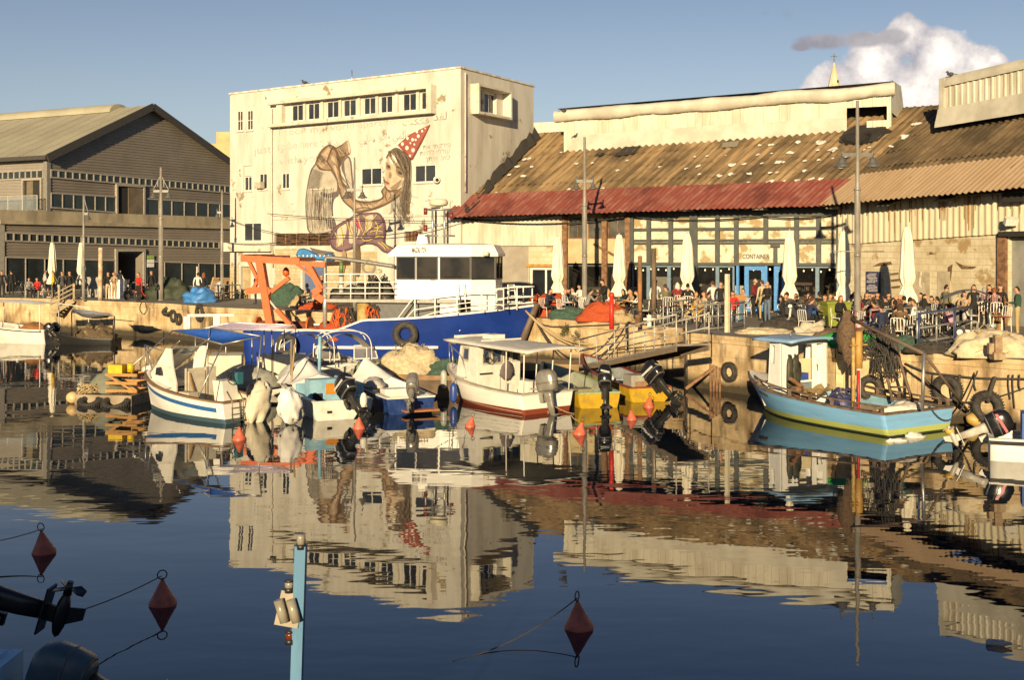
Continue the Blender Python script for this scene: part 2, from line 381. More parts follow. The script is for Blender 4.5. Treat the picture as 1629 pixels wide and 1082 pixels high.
def wet_band(m,z0,z1,col):
 nt=m.node_tree;b=nt.nodes['Principled BSDF'];src=b.inputs['Base Color'].links[0].from_socket
 t=nt.nodes.new('ShaderNodeTexCoord');sp=nt.nodes.new('ShaderNodeSeparateXYZ');nt.links.new(t.outputs['Object'],sp.inputs[0])
 nn=_noise(nt,_coord(nt,(1,1,.4)),1.2,6);ad=nt.nodes.new('ShaderNodeMath');ad.operation='MULTIPLY_ADD';ad.inputs[1].default_value=-.5
 nt.links.new(nn,ad.inputs[0]);nt.links.new(sp.outputs[2],ad.inputs[2])
 mr=nt.nodes.new('ShaderNodeMapRange');mr.inputs[1].default_value=z1-.25;mr.inputs[2].default_value=z0-.25;nt.links.new(ad.outputs[0],mr.inputs[0])
 nt.links.new(_mix(nt,mr.outputs[0],src,col),b.inputs['Base Color'])
wet_band(quay_alg,.25,.6,(.045,.035,.02))
tag(mb.build('quay_wall',quay_alg,fix=False),'weathered stone quay wall with a dark tide line',None,kind='structure')
# ========== helpers for roofs and corrugated sheets
def hit(x,y,p0,n):
 d=V(((x-CX)/F,1,-(y-HY)/F));o=V((0,0,H));return o+d*((p0-o).dot(n)/d.dot(n))
def roof_mat(name,c,c2,c3,streak=(2.2,.35),th=(.4,.6),th3=(.5,.62),patch=.35):
 m,nt,b=_new(name);at=nt.nodes.new('ShaderNodeAttribute');at.attribute_name='st'
 def mp(s):
  k=nt.nodes.new('ShaderNodeMapping');k.inputs['Scale'].default_value=(*s,1);nt.links.new(at.outputs['Vector'],k.inputs[0]);return k.outputs[0]
 n1=_noise(nt,mp(streak),1,6);n2=_noise(nt,mp((patch,patch*.6)),1,7,.65)
 col=_mix(nt,_ramp(nt,n1,[(th[0],0.),(th[1],1.)]),c,c2)
 col=_mix(nt,_ramp(nt,n2,[(th3[0],0.),(th3[1],1.)]),col,c3)
 nt.links.new(col,b.inputs['Base Color']);b.inputs['Roughness'].default_value=.9;b.inputs['Specular IOR Level'].default_value=.2
 return m
def corrugated(name,e0,e1,t1,t0,m,parent,pitch=.3,amp=.045,rows=6,v0=0.,v1=1.,lift=0.,wob=.02,ragged=0,step=0):
 e0,e1,t0,t1=V(e0),V(e1),V(t0),V(t1);n=(e1-e0).cross(t0-e0).normalized()
 if n.y>0:n=-n
 L=(e1-e0).length;S=(t0-e0).length;nu=int(L/pitch)*6;nv=rows;vs=[];st=[];fs=[]
 for j in range(nv):
  for i in range(nu+1):
   u=i/nu;sh=math.floor(u*L/(pitch*3))
   for k in(0,1):
    v=v0+(v1-v0)*(j+k)/nv-(0 if k else.034+.012*noise.noise(V((sh*3.7,j*5.1,2))))
    p=e0.lerp(e1,u).lerp(t0.lerp(t1,u),v)
    h=lift+amp*math.cos(2*math.pi*u*L/pitch)+wob*noise.noise(V((u*L*.4,v*S*.5,1)))+(0 if k else step*(1+.8*noise.noise(V((sh*2.3,j*4.3,7)))))
    vs.append(p+n*h);st.append((u*L,v*S,0))
  o_=j*(nu+1)*2
  for i in range(nu):a_=o_+i*2;fs.append((a_,a_+2,a_+3,a_+1))
 me=bpy.data.meshes.new(name);me.from_pydata([tuple(v)for v in vs],[],fs);me.materials.append(m)
 a=me.attributes.new('st','FLOAT_VECTOR','POINT');a.data.foreach_set('vector',[x for t in st for x in t])
 me.polygons.foreach_set('use_smooth',[True]*len(fs));o=bpy.data.objects.new(name,me);C.objects.link(o)
 if parent:o.parent=parent;o.location=-V(parent.location)
 return o
def hcorr(mb,W,rng,z0,z1,pitch=.2,amp=.03,m=0,out=0):
 k=max(1,int((z1-z0)/pitch));prof=[]
 for i in range(k):
  a=z0+(z1-z0)*i/k;h=(z1-z0)/k
  prof+=[(a,amp),(a+h*.4,amp),(a+h*.55,0),(a+h*.9,0)]
 prof.append((z1,amp))
 for(za,oa),(zb,ob)in zip(prof,prof[1:]):
  ra,rb=rng(za),rng(zb)
  mb.quad(W.pt(ra[0],za,oa+out),W.pt(ra[1],za,oa+out),W.pt(rb[1],zb,ob+out),W.pt(rb[0],zb,ob+out),m)
def vcorr(mb,W,u0,u1,z0,z1,pitch=.3,amp=.03,m=0,out=0):
 k=max(1,int((u1-u0)/pitch));prof=[]
 zf=z1 if callable(z1)else(lambda u:z1);zg=z0 if callable(z0)else(lambda u:z0)
 for i in range(k):
  a=u0+(u1-u0)*i/k;h=(u1-u0)/k;prof+=[(a,0),(a+h*.55,0),(a+h*.65,amp),(a+h*.9,amp)]
 prof.append((u1,0))
 for(ua,oa),(ub,ob)in zip(prof,prof[1:]):
  mb.quad(W.pt(ua,zg(ua),oa+out),W.pt(ub,zg(ub),ob+out),W.pt(ub,zf(ub),ob+out),W.pt(ua,zf(ua),oa+out),m)
# ========== grey corrugated warehouse on the left
def grey_warehouse():
 T=thing('grey_warehouse','long grey ribbed metal warehouse with a gable, window bands and a dark doorway','warehouse',P(200,468,92))
 T.location.z=ZQ
 gm=mat('grey_ribbed_metal',(.25,.215,.175),(.19,.165,.135),sc=.5,th=(.3,.7),rough=.55,metal=.2)
 rm=mat('dull_green_roof_sheet',(.32,.30,.22),(.27,.25,.185),sc=.3,st=(1,1,1),rough=.75)
 glass=mat('teal_glass',(.03,.04,.042),(.018,.022,.024),sc=.6,rough=.08)
 conc=mat('stained_ledge_concrete',(.34,.29,.2),(.2,.17,.12),sc=.8,th=(.4,.65),st=(1,1,.4),rough=.9)
 trim=plain('dark_roof_trim',(.05,.045,.04),.6);mull=plain('pale_mullion',(.32,.29,.24),.5)
 a,b=P(78,245,84),P(366,275,101);W=Wall(a,b);Lw=W.L+9
 zl=7.7;ze=W.uv(78,247)[1];ua,za=W.uv(236,172);ur=ua+(ua-0)*1.12
 perp=V((-W.d.y,W.d.x,0))*1.0
 perp=V((-.85,.53,0))if abs(perp.x)<.01 else perp
 back=perp*60
 def rng(z):
  if z<=ze:return(0,ur)
  k=(z-ze)/(za-ze);return(ua*k,ur-(ur-ua)*k)
 mb=MB();hcorr(mb,W,rng,zl,za,.21,.035)
 mb.build('gable_wall',gm,T,True)
 Wl=Wall(W.a+back,W.a)
 holes=[]
 mb=MB();u1=Wl.L;hcorr(mb,Wl,lambda z:(0,u1-.35),7.7,ze,.21,.035)
 mb.build('side_wall',mat('sunlit_ribbed_metal',(.30,.27,.23),(.24,.215,.18),sc=.5,th=(.3,.7),rough=.55,metal=.2),T,True)  # same metal as the gable, made lighter to stand for sunlight on this wall
 mb=MB();mb.obox(W.pt(-.25,zl,.08),W.d*.35,V((0,0,ze-zl)),-W.n*.35);mb.build('corner_post',plain('corner_post_grey',(.2,.19,.17),.5),T,True)
 e=W.pt(-.6,ze-.15,.5);r=W.pt(ua,za+.12,.5)
 mb=MB();mb.obox(e,r-e,back+W.n*-.5,V((0,0,.1)))
 e2=W.pt(ur+.6,ze-.15,.5);mb.obox(r,e2-r,back,V((0,0,.1)))
 n=14
 mb.build('roof',rm,T,True)
 mb=MB()
 for s in range(1,40):
  o=back*(s/40);mb.bar(e+o+V((0,0,.11)),r+o+V((0,0,.11)),.07,.05)
 mb.build('roof_seams',rm,T,True)
 mb=MB();mb.bar(e-V((0,0,.1))+W.n*.05,r-V((0,0,.02))+W.n*.05,.12,.55);mb.bar(r-V((0,0,.02))+W.n*.05,e2-V((0,0,.1))+W.n*.05,.12,.55)
 mb.bar(e+V((0,0,-.05)),e+back+V((0,0,-.05)),.3,.3);mb.build('roof_trim',trim,T,True)
 mb=MB();o=r+back*.03;mb.grid(lambda a,b:o+back*.03+back*.9*a+W.d*1.1*math.cos(b*math.pi)+V((0,0,-.35+.75*math.sin(b*math.pi))),4,10);mb.poly([o+back*.03+W.d*1.1*math.cos(b*math.pi/10)+V((0,0,-.35+.75*math.sin(b*math.pi/10)))for b in range(11)]);mb.build('ridge_vent',rm,T,True)
 def band(Wx,u0,u1,z0,z1,z0b,z1b,nm,name='window_band',out=.06):
  mw=.055 if name=='window_band' else.03
  mb=MB();mb.quad(Wx.pt(u0,z0,out),Wx.pt(u1,z0b,out),Wx.pt(u1,z1b,out),Wx.pt(u0,z1,out));o=mb.build(name,glass,T,True)
  mb=MB()
  for i in range(nm+1):
   k=i/nm;u=u0+(u1-u0)*k;za_,zb_=z0+(z0b-z0)*k,z1+(z1b-z1)*k
   wbox(mb,Wx,(u-mw,u+mw,za_,zb_),out+.002,out+.07)
  for p,q in((z0,z0b),(z1,z1b)):mb.bar(Wx.pt(u0,p,out+.03),Wx.pt(u1,q,out+.03),.08,.1)
  mb.build('mullion',mull,o,True)
 zz=lambda x,y:W.uv(x,y)
 u0,z1=zz(80,270);_,z0=zz(80,282);ux,z1b=zz(365,296);_,z0b=zz(365,307)
 band(W,u0,ux,z0,z1,z0b,z1b,29)
 u0,z1=zz(80,307);_,z0=zz(80,330);u1,z1b=zz(183,313);_,z0b=zz(183,338);band(W,u0,u1,z0,z1,z0b,z1b,6,'glass_strip')
 u0,z1=zz(231,316);_,z0=zz(231,343);u1,z1b=zz(366,325);_,z0b=zz(366,350);band(W,u0,u1,z0,z1,z0b,z1b,7,'glass_strip')
 band(Wl,Wl.L-14,Wl.L-.5,W.uv(78,283)[1],W.uv(78,270)[1],W.uv(78,283)[1],W.uv(78,270)[1],22)
 def doorway(Wx,r,name,leaf=None):
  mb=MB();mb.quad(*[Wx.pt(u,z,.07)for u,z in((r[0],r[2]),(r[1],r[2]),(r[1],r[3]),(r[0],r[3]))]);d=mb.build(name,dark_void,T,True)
  mb=MB();wbox(mb,Wx,(r[0]-.15,r[0],r[2],r[3]),0,.22);wbox(mb,Wx,(r[1],r[1]+.15,r[2],r[3]),0,.22);wbox(mb,Wx,(r[0]-.15,r[1]+.15,r[3],r[3]+.15),0,.22)
  mb.build('door_frame',mull,d,True)
  if leaf:mb=MB();wbox(mb,Wx,(r[0]+(r[1]-r[0])*leaf[0],r[0]+(r[1]-r[0])*leaf[1],r[2],r[3]-.05),.075,.14);mb.build('door_leaf',mat('brown_door_leaf',(.16,.125,.085),(.11,.09,.06),sc=1,rough=.7),d,True)
 r_=W.rect(185,226,297,344);doorway(W,r_,'upper_door',(.42,1))
 rr=Wl.rect(40,67,287,333);doorway(Wl,rr,'side_door',(.18,.55))
 a2,b2=P(6,345,80.5),P(366,366,98.5);W2=Wall(a2,b2);L2=W2.L+9;W2b=Wall(W2.a,W2.pt(L2,0))
 zt=6.9;dr=W2.rect(185,226,400,478);dr=(dr[0],dr[1],ZQ,dr[3])
 mb=MB()
 for(p,q)in((0,dr[0]),(dr[1],L2)):hcorr(mb,W2,lambda z:(p,q),ZQ,dr[3],.21,.035)
 hcorr(mb,W2,lambda z:(0,L2),dr[3],zt,.21,.035)
 for u in(dr[0],dr[1]):mb.quad(W2.pt(u,ZQ),W2.pt(u,ZQ,-3),W2.pt(u,dr[3],-3),W2.pt(u,dr[3]))
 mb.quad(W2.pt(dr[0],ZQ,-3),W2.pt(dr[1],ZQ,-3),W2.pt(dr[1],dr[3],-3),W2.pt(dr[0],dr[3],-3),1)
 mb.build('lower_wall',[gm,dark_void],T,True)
 mb=MB();wbox(mb,W2,(dr[0]-.2,dr[0],ZQ,dr[3]+.2),.04,.2);wbox(mb,W2,(dr[1],dr[1]+.2,ZQ,dr[3]+.2),.04,.2);wbox(mb,W2,(dr[0],dr[1],dr[3],dr[3]+.2),.04,.2);mb.build('door_frame',mull,T,True)
 mb=MB();mb.obox(W2.pt(-.4,zt,.25),W2.d*(L2+.4),-W2.n*9,V((0,0,.25)));mb.obox(W2.pt(-.4,zt+.25,-.1),W2.d*(L2+.4),-W2.n*.3,V((0,0,.75)));mb.build('ledge',conc,T,True)
 mb=MB();mb.obox(W2.pt(-.6,ZQ,.1),W2.d*.6,-W2.n*.6,V((0,0,zt-ZQ)));mb.build('corner_pillar',plain('pillar_grey',(.3,.28,.24),.7),T,True)
 zz=lambda x,y:W2.uv(x,y)
 u0,z1=zz(8,370);_,z0=zz(8,383);ux,z1b=zz(365,386);_,z0b=zz(365,396);band(W2,u0,ux,z0,z1,z0b,z1b,34)
 for xa,xb in((8,183),(232,366)):
  u0,z1=zz(xa,409+(xa-8)*.03);u1,z1b=zz(xb,409+(xb-8)*.03);band(W2,u0,u1,ZQ+.15,z1,ZQ+.15,z1b,int((xb-xa)/26),'shop_glass')
 mb=MB();q0,q1=Wl.L-15,Wl.L+.2
 mb.quad(Wl.pt(q0,7.95,1.2),Wl.pt(q1,7.95,1.2),Wl.pt(q1,8.95,1.2),Wl.pt(q0,8.95,1.2));g=mb.build('terrace_railing',mat('pale_glass_panel',(.25,.3,.32),(.2,.24,.26),sc=1,rough=.1,alpha=.45),T,True)
 mb=MB();mb.bar(Wl.pt(q0,9,1.2),Wl.pt(q1,9,1.2),.06)
 for i in range(11):u=q0+(q1-q0)*i/10;mb.bar(Wl.pt(u,7.95,1.2),Wl.pt(u,9,1.2),.05)
 mb.build('handrail',mull,g,True)
 r=W2.rect(232,243,406,425);mb=MB();wbox(mb,W2,(r[0],r[1],r[2]+(r[3]-r[2])*.7,r[3]),.12,.16,0)
 h=(r[3]-r[2])*.33;wbox(mb,W2,(r[0],r[1],r[2],r[2]+h),.12,.16,1);wbox(mb,W2,(r[0],r[1],r[2]+h+.03,r[2]+2*h),.12,.16,1)
 tag(mb.build('notice_board',[plain('sign_green',(.25,.38,.08),.6),plain('sign_white',(.7,.7,.68),.6)]),'green and white notice boards beside the dark warehouse doorway','sign')
 return W2
WG=grey_warehouse()
# ========== white building with the mural
WA=P(733,108,64);WBp=P(366,150,74.8);WF=Wall(WBp,WA);CC=P(849,138,71.3);WS=Wall(WA,CC)
ZT=15.1
def white_building():
 T=thing('white_mural_building','tall peeling white building with a large mural of a bent figure holding a head','building',V((WA.x,WA.y,ZQ)))
 wr=lambda q:(350+q[0]/3.49,350+q[1]/3.49,90+q[2]/3.49,90+q[3]/3.49)
 wins=[(95,127,300,412),(150,183,297,408)]
 low=[(130,175,605,745),(218,262,648,736),(343,385,646,734),(510,620,632,730),(783,898,617,712),(1080,1198,600,697),(132,230,922,1025)]
 ribbon=[(398,462,272,355),(487,552,260,346),(592,660,250,338),(684,755,240,331),(797,864,228,319),(890,958,218,308),(1014,1090,204,298),(1116,1180,193,290)]
 HW=[WF.rect(*wr(q))for q in wins+low];HR=[WF.rect(*wr(q))for q in ribbon]
 zb,zt2=WF.uv(600,190)[1]-.02,WF.uv(600,157)[1]
 zr0=sum(h[2]for h in HR)/8-.12;zr1=sum(h[3]for h in HR)/8+.12
 HR=[(h[0],h[1],zr0+.1,zr1-.1)for h in HR]
 louv=WF.rect(436,525,371,391);louv2=WF.rect(643,671,368,384);door=WF.rect(383,399,424,472);bdoor=WF.rect(481,515,422,482)
 door=(door[0],door[1],ZQ,door[3]);bdoor=(bdoor[0],bdoor[1],ZQ,bdoor[3])
 mb=MB();wall_panel(mb,WF,0,WF.L,ZQ-.2,ZT,HW+HR+[louv,louv2,door,bdoor],.22)
 WL=WS.L;sw=(lambda q:(700+q[0]/4.008,700+q[1]/4.008,130+q[2]/4.008,130+q[3]/4.008))
 SH=[WS.rect(*sw(q))for q in((222,266,58,186),(284,360,70,200))]
 zc0=min(h[2]for h in SH);zc1=max(h[3]for h in SH);SH=[(h[0],h[1],zc0,zc1)for h in SH]
 wall_panel(mb,WS,0,WL,ZQ-.2,ZT,SH,.22)
 D=WF.a+(WS.b-WS.a);Wb=Wall(WS.b,D);Wc=Wall(D,WF.a)
 wall_panel(mb,Wb,0,Wb.L,ZQ-.2,ZT);wall_panel(mb,Wc,0,Wc.L,ZQ-.2,ZT)
 mb.poly([WF.pt(0,ZT-.5),WF.pt(WF.L,ZT-.5),WS.pt(WL,ZT-.5),Wb.pt(Wb.L,ZT-.5)])
 mb.build('wall',white_wall,T,True)
 cop=MB();cop.obox(WF.pt(-.06,ZT,.06),WF.d*(WF.L+.12),-WF.n*.3,V((0,0,.1)));cop.obox(WS.pt(.26,ZT,.06),WS.d*(WL-.2),-WS.n*.3,V((0,0,.1)))
 cop.build('parapet',mat('parapet_render',(.62,.57,.48),(.4,.34,.27),sc=2,rough=.85),T,True)
 for i,h in enumerate(HW):
  if i==2:window(WF,(h[0],h[1],h[2],h[2]+(h[3]-h[2])*.58),T,frame_white,window_glass,2,1,.12);continue
  window(WF,h,T,frame_white,window_glass,2,2 if i<2 else 1,.05,.05)
 for h in HW+SH:mb=MB();wbox(mb,WS if h in SH else WF,(h[0]-.08,h[1]+.08,h[2]-.09,h[2]-.01),0,.09);mb.build('sill',white_peel,T,True)
 ac=[(412,300),(690,330),(380,330)]
 for x,y in ac[:2]:mb=MB();u,z=WF.uv(x,y);wbox(mb,WF,(u,u+.55,z,z+.4),.05,.4);mb.build('wall_unit',mat('old_unit',(.45,.42,.35),(.35,.3,.22),sc=3,rough=.7),T,True)
 mb=MB();h=HW[2];wbox(mb,WF,(h[0],h[1],h[2]+(h[3]-h[2])*.6,h[3]),-.15,-.1);mb.build('blind',white_wall,T,True)
 for i,h in enumerate(HR):window(WF,h,T,frame_white,window_glass,2,1,.06,.045)
 for h in SH:window(WS,h,T,frame_white,window_glass,1 if h is SH[0]else 2,1,.16,.08)
 x0,x1=WF.uv(434,190)[0],WF.uv(694.5,160)[0];mb=MB()
 wbox(mb,WF,(x0,x1,zr1,zr1+.2),0,.5);wbox(mb,WF,(x0,x1,zr0-.2,zr0),0,.5);wbox(mb,WF,(x1-.35,x1,zr0,zr1),0,.5)
 for a,b in zip(HR,HR[1:]):wbox(mb,WF,((a[1]+b[0])/2-.1,(a[1]+b[0])/2+.1,zr0,zr1),0,.12)
 wbox(mb,WF,(WF.uv(445,190)[0],WF.uv(454,190)[0],zr0,zr1),0,.3)
 mb.build('window_hood',white_peel,T,True)
 r=WS.rect(*sw((186,410,40,222)));mb=MB();r=(SH[0][0]-.45,SH[1][1]+.9,zc0-.25,zc1+.25)
 wbox(mb,WS,(r[0],r[1],r[3]-.14,r[3]),0,.55);wbox(mb,WS,(r[0],r[1],r[2],r[2]+.14),0,.55);wbox(mb,WS,(r[0],r[0]+.14,r[2]+.14,r[3]-.14),0,.55);wbox(mb,WS,(r[1]-.14,r[1],r[2]+.14,r[3]-.14),0,.55)
 mb.build('window_hood',white_peel,T,True)
 for L_ in(louv,louv2):
  mb=MB();mb.quad(*[WF.pt(u,z,-.2)for u,z in((L_[0],L_[2]),(L_[1],L_[2]),(L_[1],L_[3]),(L_[0],L_[3]))],0)
  for i in range(9):z=L_[2]+(L_[3]-L_[2])*(i+.5)/9;wbox(mb,WF,(L_[0],L_[1],z-.015,z+.015),-.17,-.13,1)
  for i in range(1,5):u=L_[0]+(L_[1]-L_[0])*i/5;wbox(mb,WF,(u-.05,u+.05,L_[2],L_[3]),-.12,-.04,1)
  mb.build('louvre',[dark_void,rust],T,True)
 mb=MB();mb.quad(*[WF.pt(u,z,-.2)for u,z in((door[0],door[2]),(door[1],door[2]),(door[1],door[3]),(door[0],door[3]))])
 wbox(mb,WF,(door[0]+.1,door[1]-.1,ZQ+.2,ZQ+1.0),-.19,-.16);wbox(mb,WF,(door[0]+.1,door[1]-.1,ZQ+1.15,door[3]-.15),-.19,-.16)
 mb.build('tan_door',mat('tan_door_paint',(.40,.32,.18),(.3,.23,.12),sc=2,rough=.7),T,True)
 mb=MB();mb.quad(*[WF.pt(u,z,-.2)for u,z in((bdoor[0],bdoor[2]),(bdoor[1],bdoor[2]),(bdoor[1],bdoor[3]),(bdoor[0],bdoor[3]))]);mb.build('blue_door',plain('dull_blue_door',(.10,.14,.26),.6),T,True)
 r=WF.rect(361,436,386,400);mb=MB();wbox(mb,WF,(-.3,r[1],r[2],r[3]),0,.35);mb.build('ledge',white_peel,T,True);mb=MB();z=WF.uv(550,345)[1];wbox(mb,WF,(WF.uv(436,345)[0],WF.L-.05,z-.08,z+.06),0,.08)
 wbox(mb,WF,(WF.uv(371,300)[0]-.05,WF.uv(371,300)[0]+.0,ZT-.4,ZT-.3),0,.02)
 mb.build('string_course',white_peel,T,True)
 mb=MB();u=WF.uv(434,200)[0];mb.tube([WF.pt(u,ZT-1.2,.1),WF.pt(u,6,.1),WF.pt(u+.1,ZQ+2,.1)],.06);mb.build('drainpipe',white_peel,T,True);mb=MB();mb.tube([WS.pt(.35,ZT-.2,.08),WS.pt(.35,8.3,.08)],.05);mb.build('drainpipe',white_peel,T,True)
 blk=mat('exposed_blockwork',(.50,.42,.27),(.36,.29,.17),sc=2,th=(.4,.6),rough=.9,bump=.3,brick=(1,.45,.22,.02))
 for q in((366,380,424,484),(437,478,395,484),(520,600,400,484)):
  r=WF.rect(*q);mb=MB();mb.quad(*[WF.pt(u,z,.012)for u,z in((r[0],ZQ),(r[1],ZQ),(r[1],r[3]),(r[0],r[3]))]);mb.build('blockwork',blk,T,True)
 return T
TWB=white_building()
def mural():
 cols=dict(skin=(.29,.20,.125),skind=(.12,.075,.045),skinl=(.42,.32,.22),shirt=(.40,.36,.29),shirtd=(.12,.10,.09),red=(.30,.085,.06),redd=(.18,.045,.035),white=(.78,.73,.62),hair=(.12,.09,.065),hairl=(.24,.19,.13),pur=(.18,.11,.125),purd=(.10,.05,.07),yel=(.46,.40,.08),face=(.50,.38,.26),fsh=(.24,.17,.11),lip=(.40,.17,.12),blue=(.05,.22,.50),blued=(.02,.07,.2),line=(.05,.04,.035),mg=(.4,.05,.12),pale=(.52,.42,.33),scrib=(.52,.49,.43))
 keys=list(cols);mats=[mat('mural_'+k,c,tuple(x*.72 for x in c),sc=1.7,th=(.4,.65),rough=.85)for k,c in cols.items()]
 mb=MB();lay=[0]
 def pp(x,y,o):return WF.px(470+x/4.92,190+y/4.92,o)
 def shp(k,pts,smooth=True):
  lay[0]+=1;o=.006+.0022*lay[0]
  q=spline([(x,y,0)for x,y in pts+[pts[0]]],4)[:-1]if smooth else[V((x,y,0))for x,y in pts]
  mb.poly([pp(p.x,p.y,o)for p in q],keys.index(k))
 def strk(k,pts,w,w2=None,smooth=True):
  o=.16+.0004*len(mb.f)%.02;q=spline([(x,y,0)for x,y in pts],4)if smooth and len(pts)>2 else[V((x,y,0))for x,y in pts]
  for i in range(len(q)-1):
   a,b=q[i],q[i+1];d=b-a
   if d.length<.01:continue
   n=V((-d.y,d.x,0)).normalized();t0,t1=i/(len(q)-1),(i+1)/(len(q)-1);wa=(w+((w2 or w)-w)*t0)/2;wb=(w+((w2 or w)-w)*t1)/2
   mb.quad(pp(a.x-n.x*wa,a.y-n.y*wa,o),pp(b.x-n.x*wb,b.y-n.y*wb,o),pp(b.x+n.x*wb,b.y+n.y*wb,o),pp(a.x+n.x*wa,a.y+n.y*wa,o),keys.index(k))
 shp('shirtd',[(165,330),(118,400),(92,520),(78,640),(84,780),(110,888),(230,892),(320,850),(296,740),(300,640),(335,580),(345,480),(290,400),(230,340)])
 shp('shirt',[(170,345),(126,410),(100,520),(88,640),(94,775),(118,880),(225,884),(305,848),(284,740),(288,630),(318,580),(326,490),(280,410),(225,352)])
 shp('shirtd',[(200,560),(250,580),(335,560),(330,605),(250,610),(200,590)])
 shp('shirtd',[(160,640),(220,620),(190,740),(170,700)]);shp('shirtd',[(240,780),(300,800),(318,850),(262,850)])
 for i in range(34):
  x=98+i*6.0;a,b=560+rnd.uniform(-40,90),880-rnd.uniform(0,90);strk('shirtd' if i%3 else 'shirt',[(x+10,a),(x+rnd.uniform(-4,4),(a+b)/2),(x+8,b)],rnd.uniform(1.4,3.4))
 for i in range(16):x=110+i*6;strk('line',[(x+30,380+i*2),(x+8,470),(x,540)],1.6)
 shp('skind',[(155,340),(190,255),(250,200),(300,205),(345,250),(370,320),(330,395),(250,400),(190,392)])
 shp('skin',[(168,345),(205,268),(258,212),(305,225),(338,300),(300,380),(215,385)])
 shp('skinl',[(182,335),(215,275),(262,225),(285,250),(262,320),(225,370),(195,370)])
 shp('skind',[(310,225),(365,195),(408,165),(428,200),(432,265),(395,290),(370,330),(352,300)])
 shp('skin',[(322,228),(372,200),(405,172),(418,215),(415,265),(375,285),(350,285)])
 shp('skinl',[(345,225),(385,205),(398,240),(372,262),(352,250)]);shp('pale',[(404,168),(420,180),(432,225),(428,266),(418,240),(414,200)])
 shp('shirtd',[(370,320),(415,285),(440,330),(450,440),(462,560),(450,620),(430,560),(405,500),(380,430),(362,380)])
 shp('shirt',[(385,330),(415,300),(432,350),(440,450),(448,560),(436,560),(412,490),(392,420)])
 shp('skind',[(245,330),(290,215),(332,265),(352,380),(372,480),(425,545),(470,620),(560,640),(650,625),(685,600),(672,560),(700,520),(690,470),(712,480),(725,545),(800,548),(850,520),(860,560),(790,620),(720,665),(640,700),(560,722),(480,735),(440,700),(375,640),(340,560),(322,470),(290,400)])
 shp('skin',[(258,330),(295,235),(325,285),(338,390),(360,490),(415,565),(465,640),(555,655),(655,640),(700,610),(688,560),(708,525),(700,490),(715,560),(790,562),(842,535),(845,558),(780,610),(715,650),(630,685),(550,705),(485,718),(445,685),(385,630),(352,550),(330,460),(300,390)])
 shp('skinl',[(275,320),(300,270),(318,330),(330,420),(352,500),(400,575),(380,590),(348,530),(325,440),(300,380)])
 shp('skinl',[(480,665),(560,672),(640,655),(690,625),(640,680),(560,700),(490,705)])
 shp('skinl',[(735,575),(790,572),(760,600),(728,620)])
 for q in([(722,560),(715,600),(730,640)],[(742,560),(760,590),(740,620)],[(775,560),(800,570),(830,545)],[(455,720),(520,690),(600,690)],[(430,600),(470,650),(470,720)]):strk('skind',q,5,3)
 shp('hairl',[(735,250),(780,225),(830,235),(880,290),(910,340),(912,470),(895,600),(900,760),(880,800),(840,700),(820,600),(850,450),(820,340)])
 shp('hair',[(712,300),(735,255),(785,220),(835,240),(895,320),(905,430),(890,560),(862,480),(858,400),(820,330),(775,290),(730,310)])
 shp('face',[(716,320),(745,270),(780,265),(830,320),(862,400),(860,455),(830,510),(790,545),(745,552),(712,520),(705,450),(708,380)])
 shp('fsh',[(800,360),(845,400),(848,455),(815,445),(790,410)]);shp('fsh',[(712,345),(745,360),(750,392),(728,395),(712,380)]);shp('fsh',[(742,400),(760,430),(752,462),(738,452)]);shp('fsh',[(745,535),(790,500),(840,470),(800,540),(760,552)])
 shp('white',[(745,290),(780,285),(800,330),(770,350),(745,330)]);shp('skinl',[(715,410),(735,405),(738,460),(722,470)]);shp('skinl',[(770,450),(800,455),(790,490),(765,490)])
 shp('line',[(722,352),(742,358),(746,375),(730,378)]);shp('line',[(808,400),(838,415),(838,432),(815,425)]);shp('lip',[(708,470),(722,480),(742,495),(735,512),(714,505)]);strk('line',[(710,488),(725,492),(742,497)],3)
 strk('line',[(800,375),(825,375),(848,400)],5,2);strk('line',[(716,340),(735,338),(750,350)],4,2)
 for i in range(46):
  x=735+rnd.uniform(0,120);strk(rnd.choice(['line','hair','hairl']),[(x,235+abs(x-795)*.25),(x+45+rnd.uniform(-10,20),330+rnd.uniform(-20,20)),(880+rnd.uniform(-12,26),470),(880+rnd.uniform(-45,30),640),(850+rnd.uniform(-60,60),720+rnd.uniform(0,130))],rnd.uniform(2,4),1.2)
 for i in range(16):
  x=760+i*8;strk('hair',[(x+30,560),(x,640),(x+rnd.uniform(-10,20),700),(x+30+rnd.uniform(0,50),790+rnd.uniform(-30,60))],3,1.2)
 for q in([(900,560),(930,600),(970,610)],[(900,640),(935,660),(900,690)],[(880,700),(930,740),(900,800)]):strk('hair',q,2)
 shp('redd',[(806,200),(900,118),(1062,38),(1000,170),(925,310),(900,320),(860,260)],False)
 shp('red',[(815,203),(905,126),(1056,44),(990,165),(915,305),(868,250)],False)
 for x,y,r in((880,222,15),(928,240,14),(845,192,12),(885,148,10),(925,158,12),(908,185,7),(970,130,12),(960,95,11),(1000,90,9),(905,285,9),(940,195,8),(1025,70,5),(950,160,9)):shp('white',[(x+r*math.cos(a)*.9,y+r*1.15*math.sin(a))for a in[k*math.pi/5 for k in range(10)]],False)
 strk('line',[(900,325),(880,400),(855,450)],2.5)
 shp('purd',[(272,905),(330,830),(430,772),(500,738),(600,728),(665,732),(705,790),(718,870),(712,960),(745,990),(792,1010),(785,1045),(700,1040),(640,990),(560,975),(460,1010),(360,1035),(290,1000)])
 shp('pur',[(285,910),(335,842),(430,785),(505,750),(600,738),(655,742),(692,800),(700,870),(695,965),(740,1000),(775,1020),(710,1028),(645,975),(560,960),(455,998),(365,1020),(300,985)])
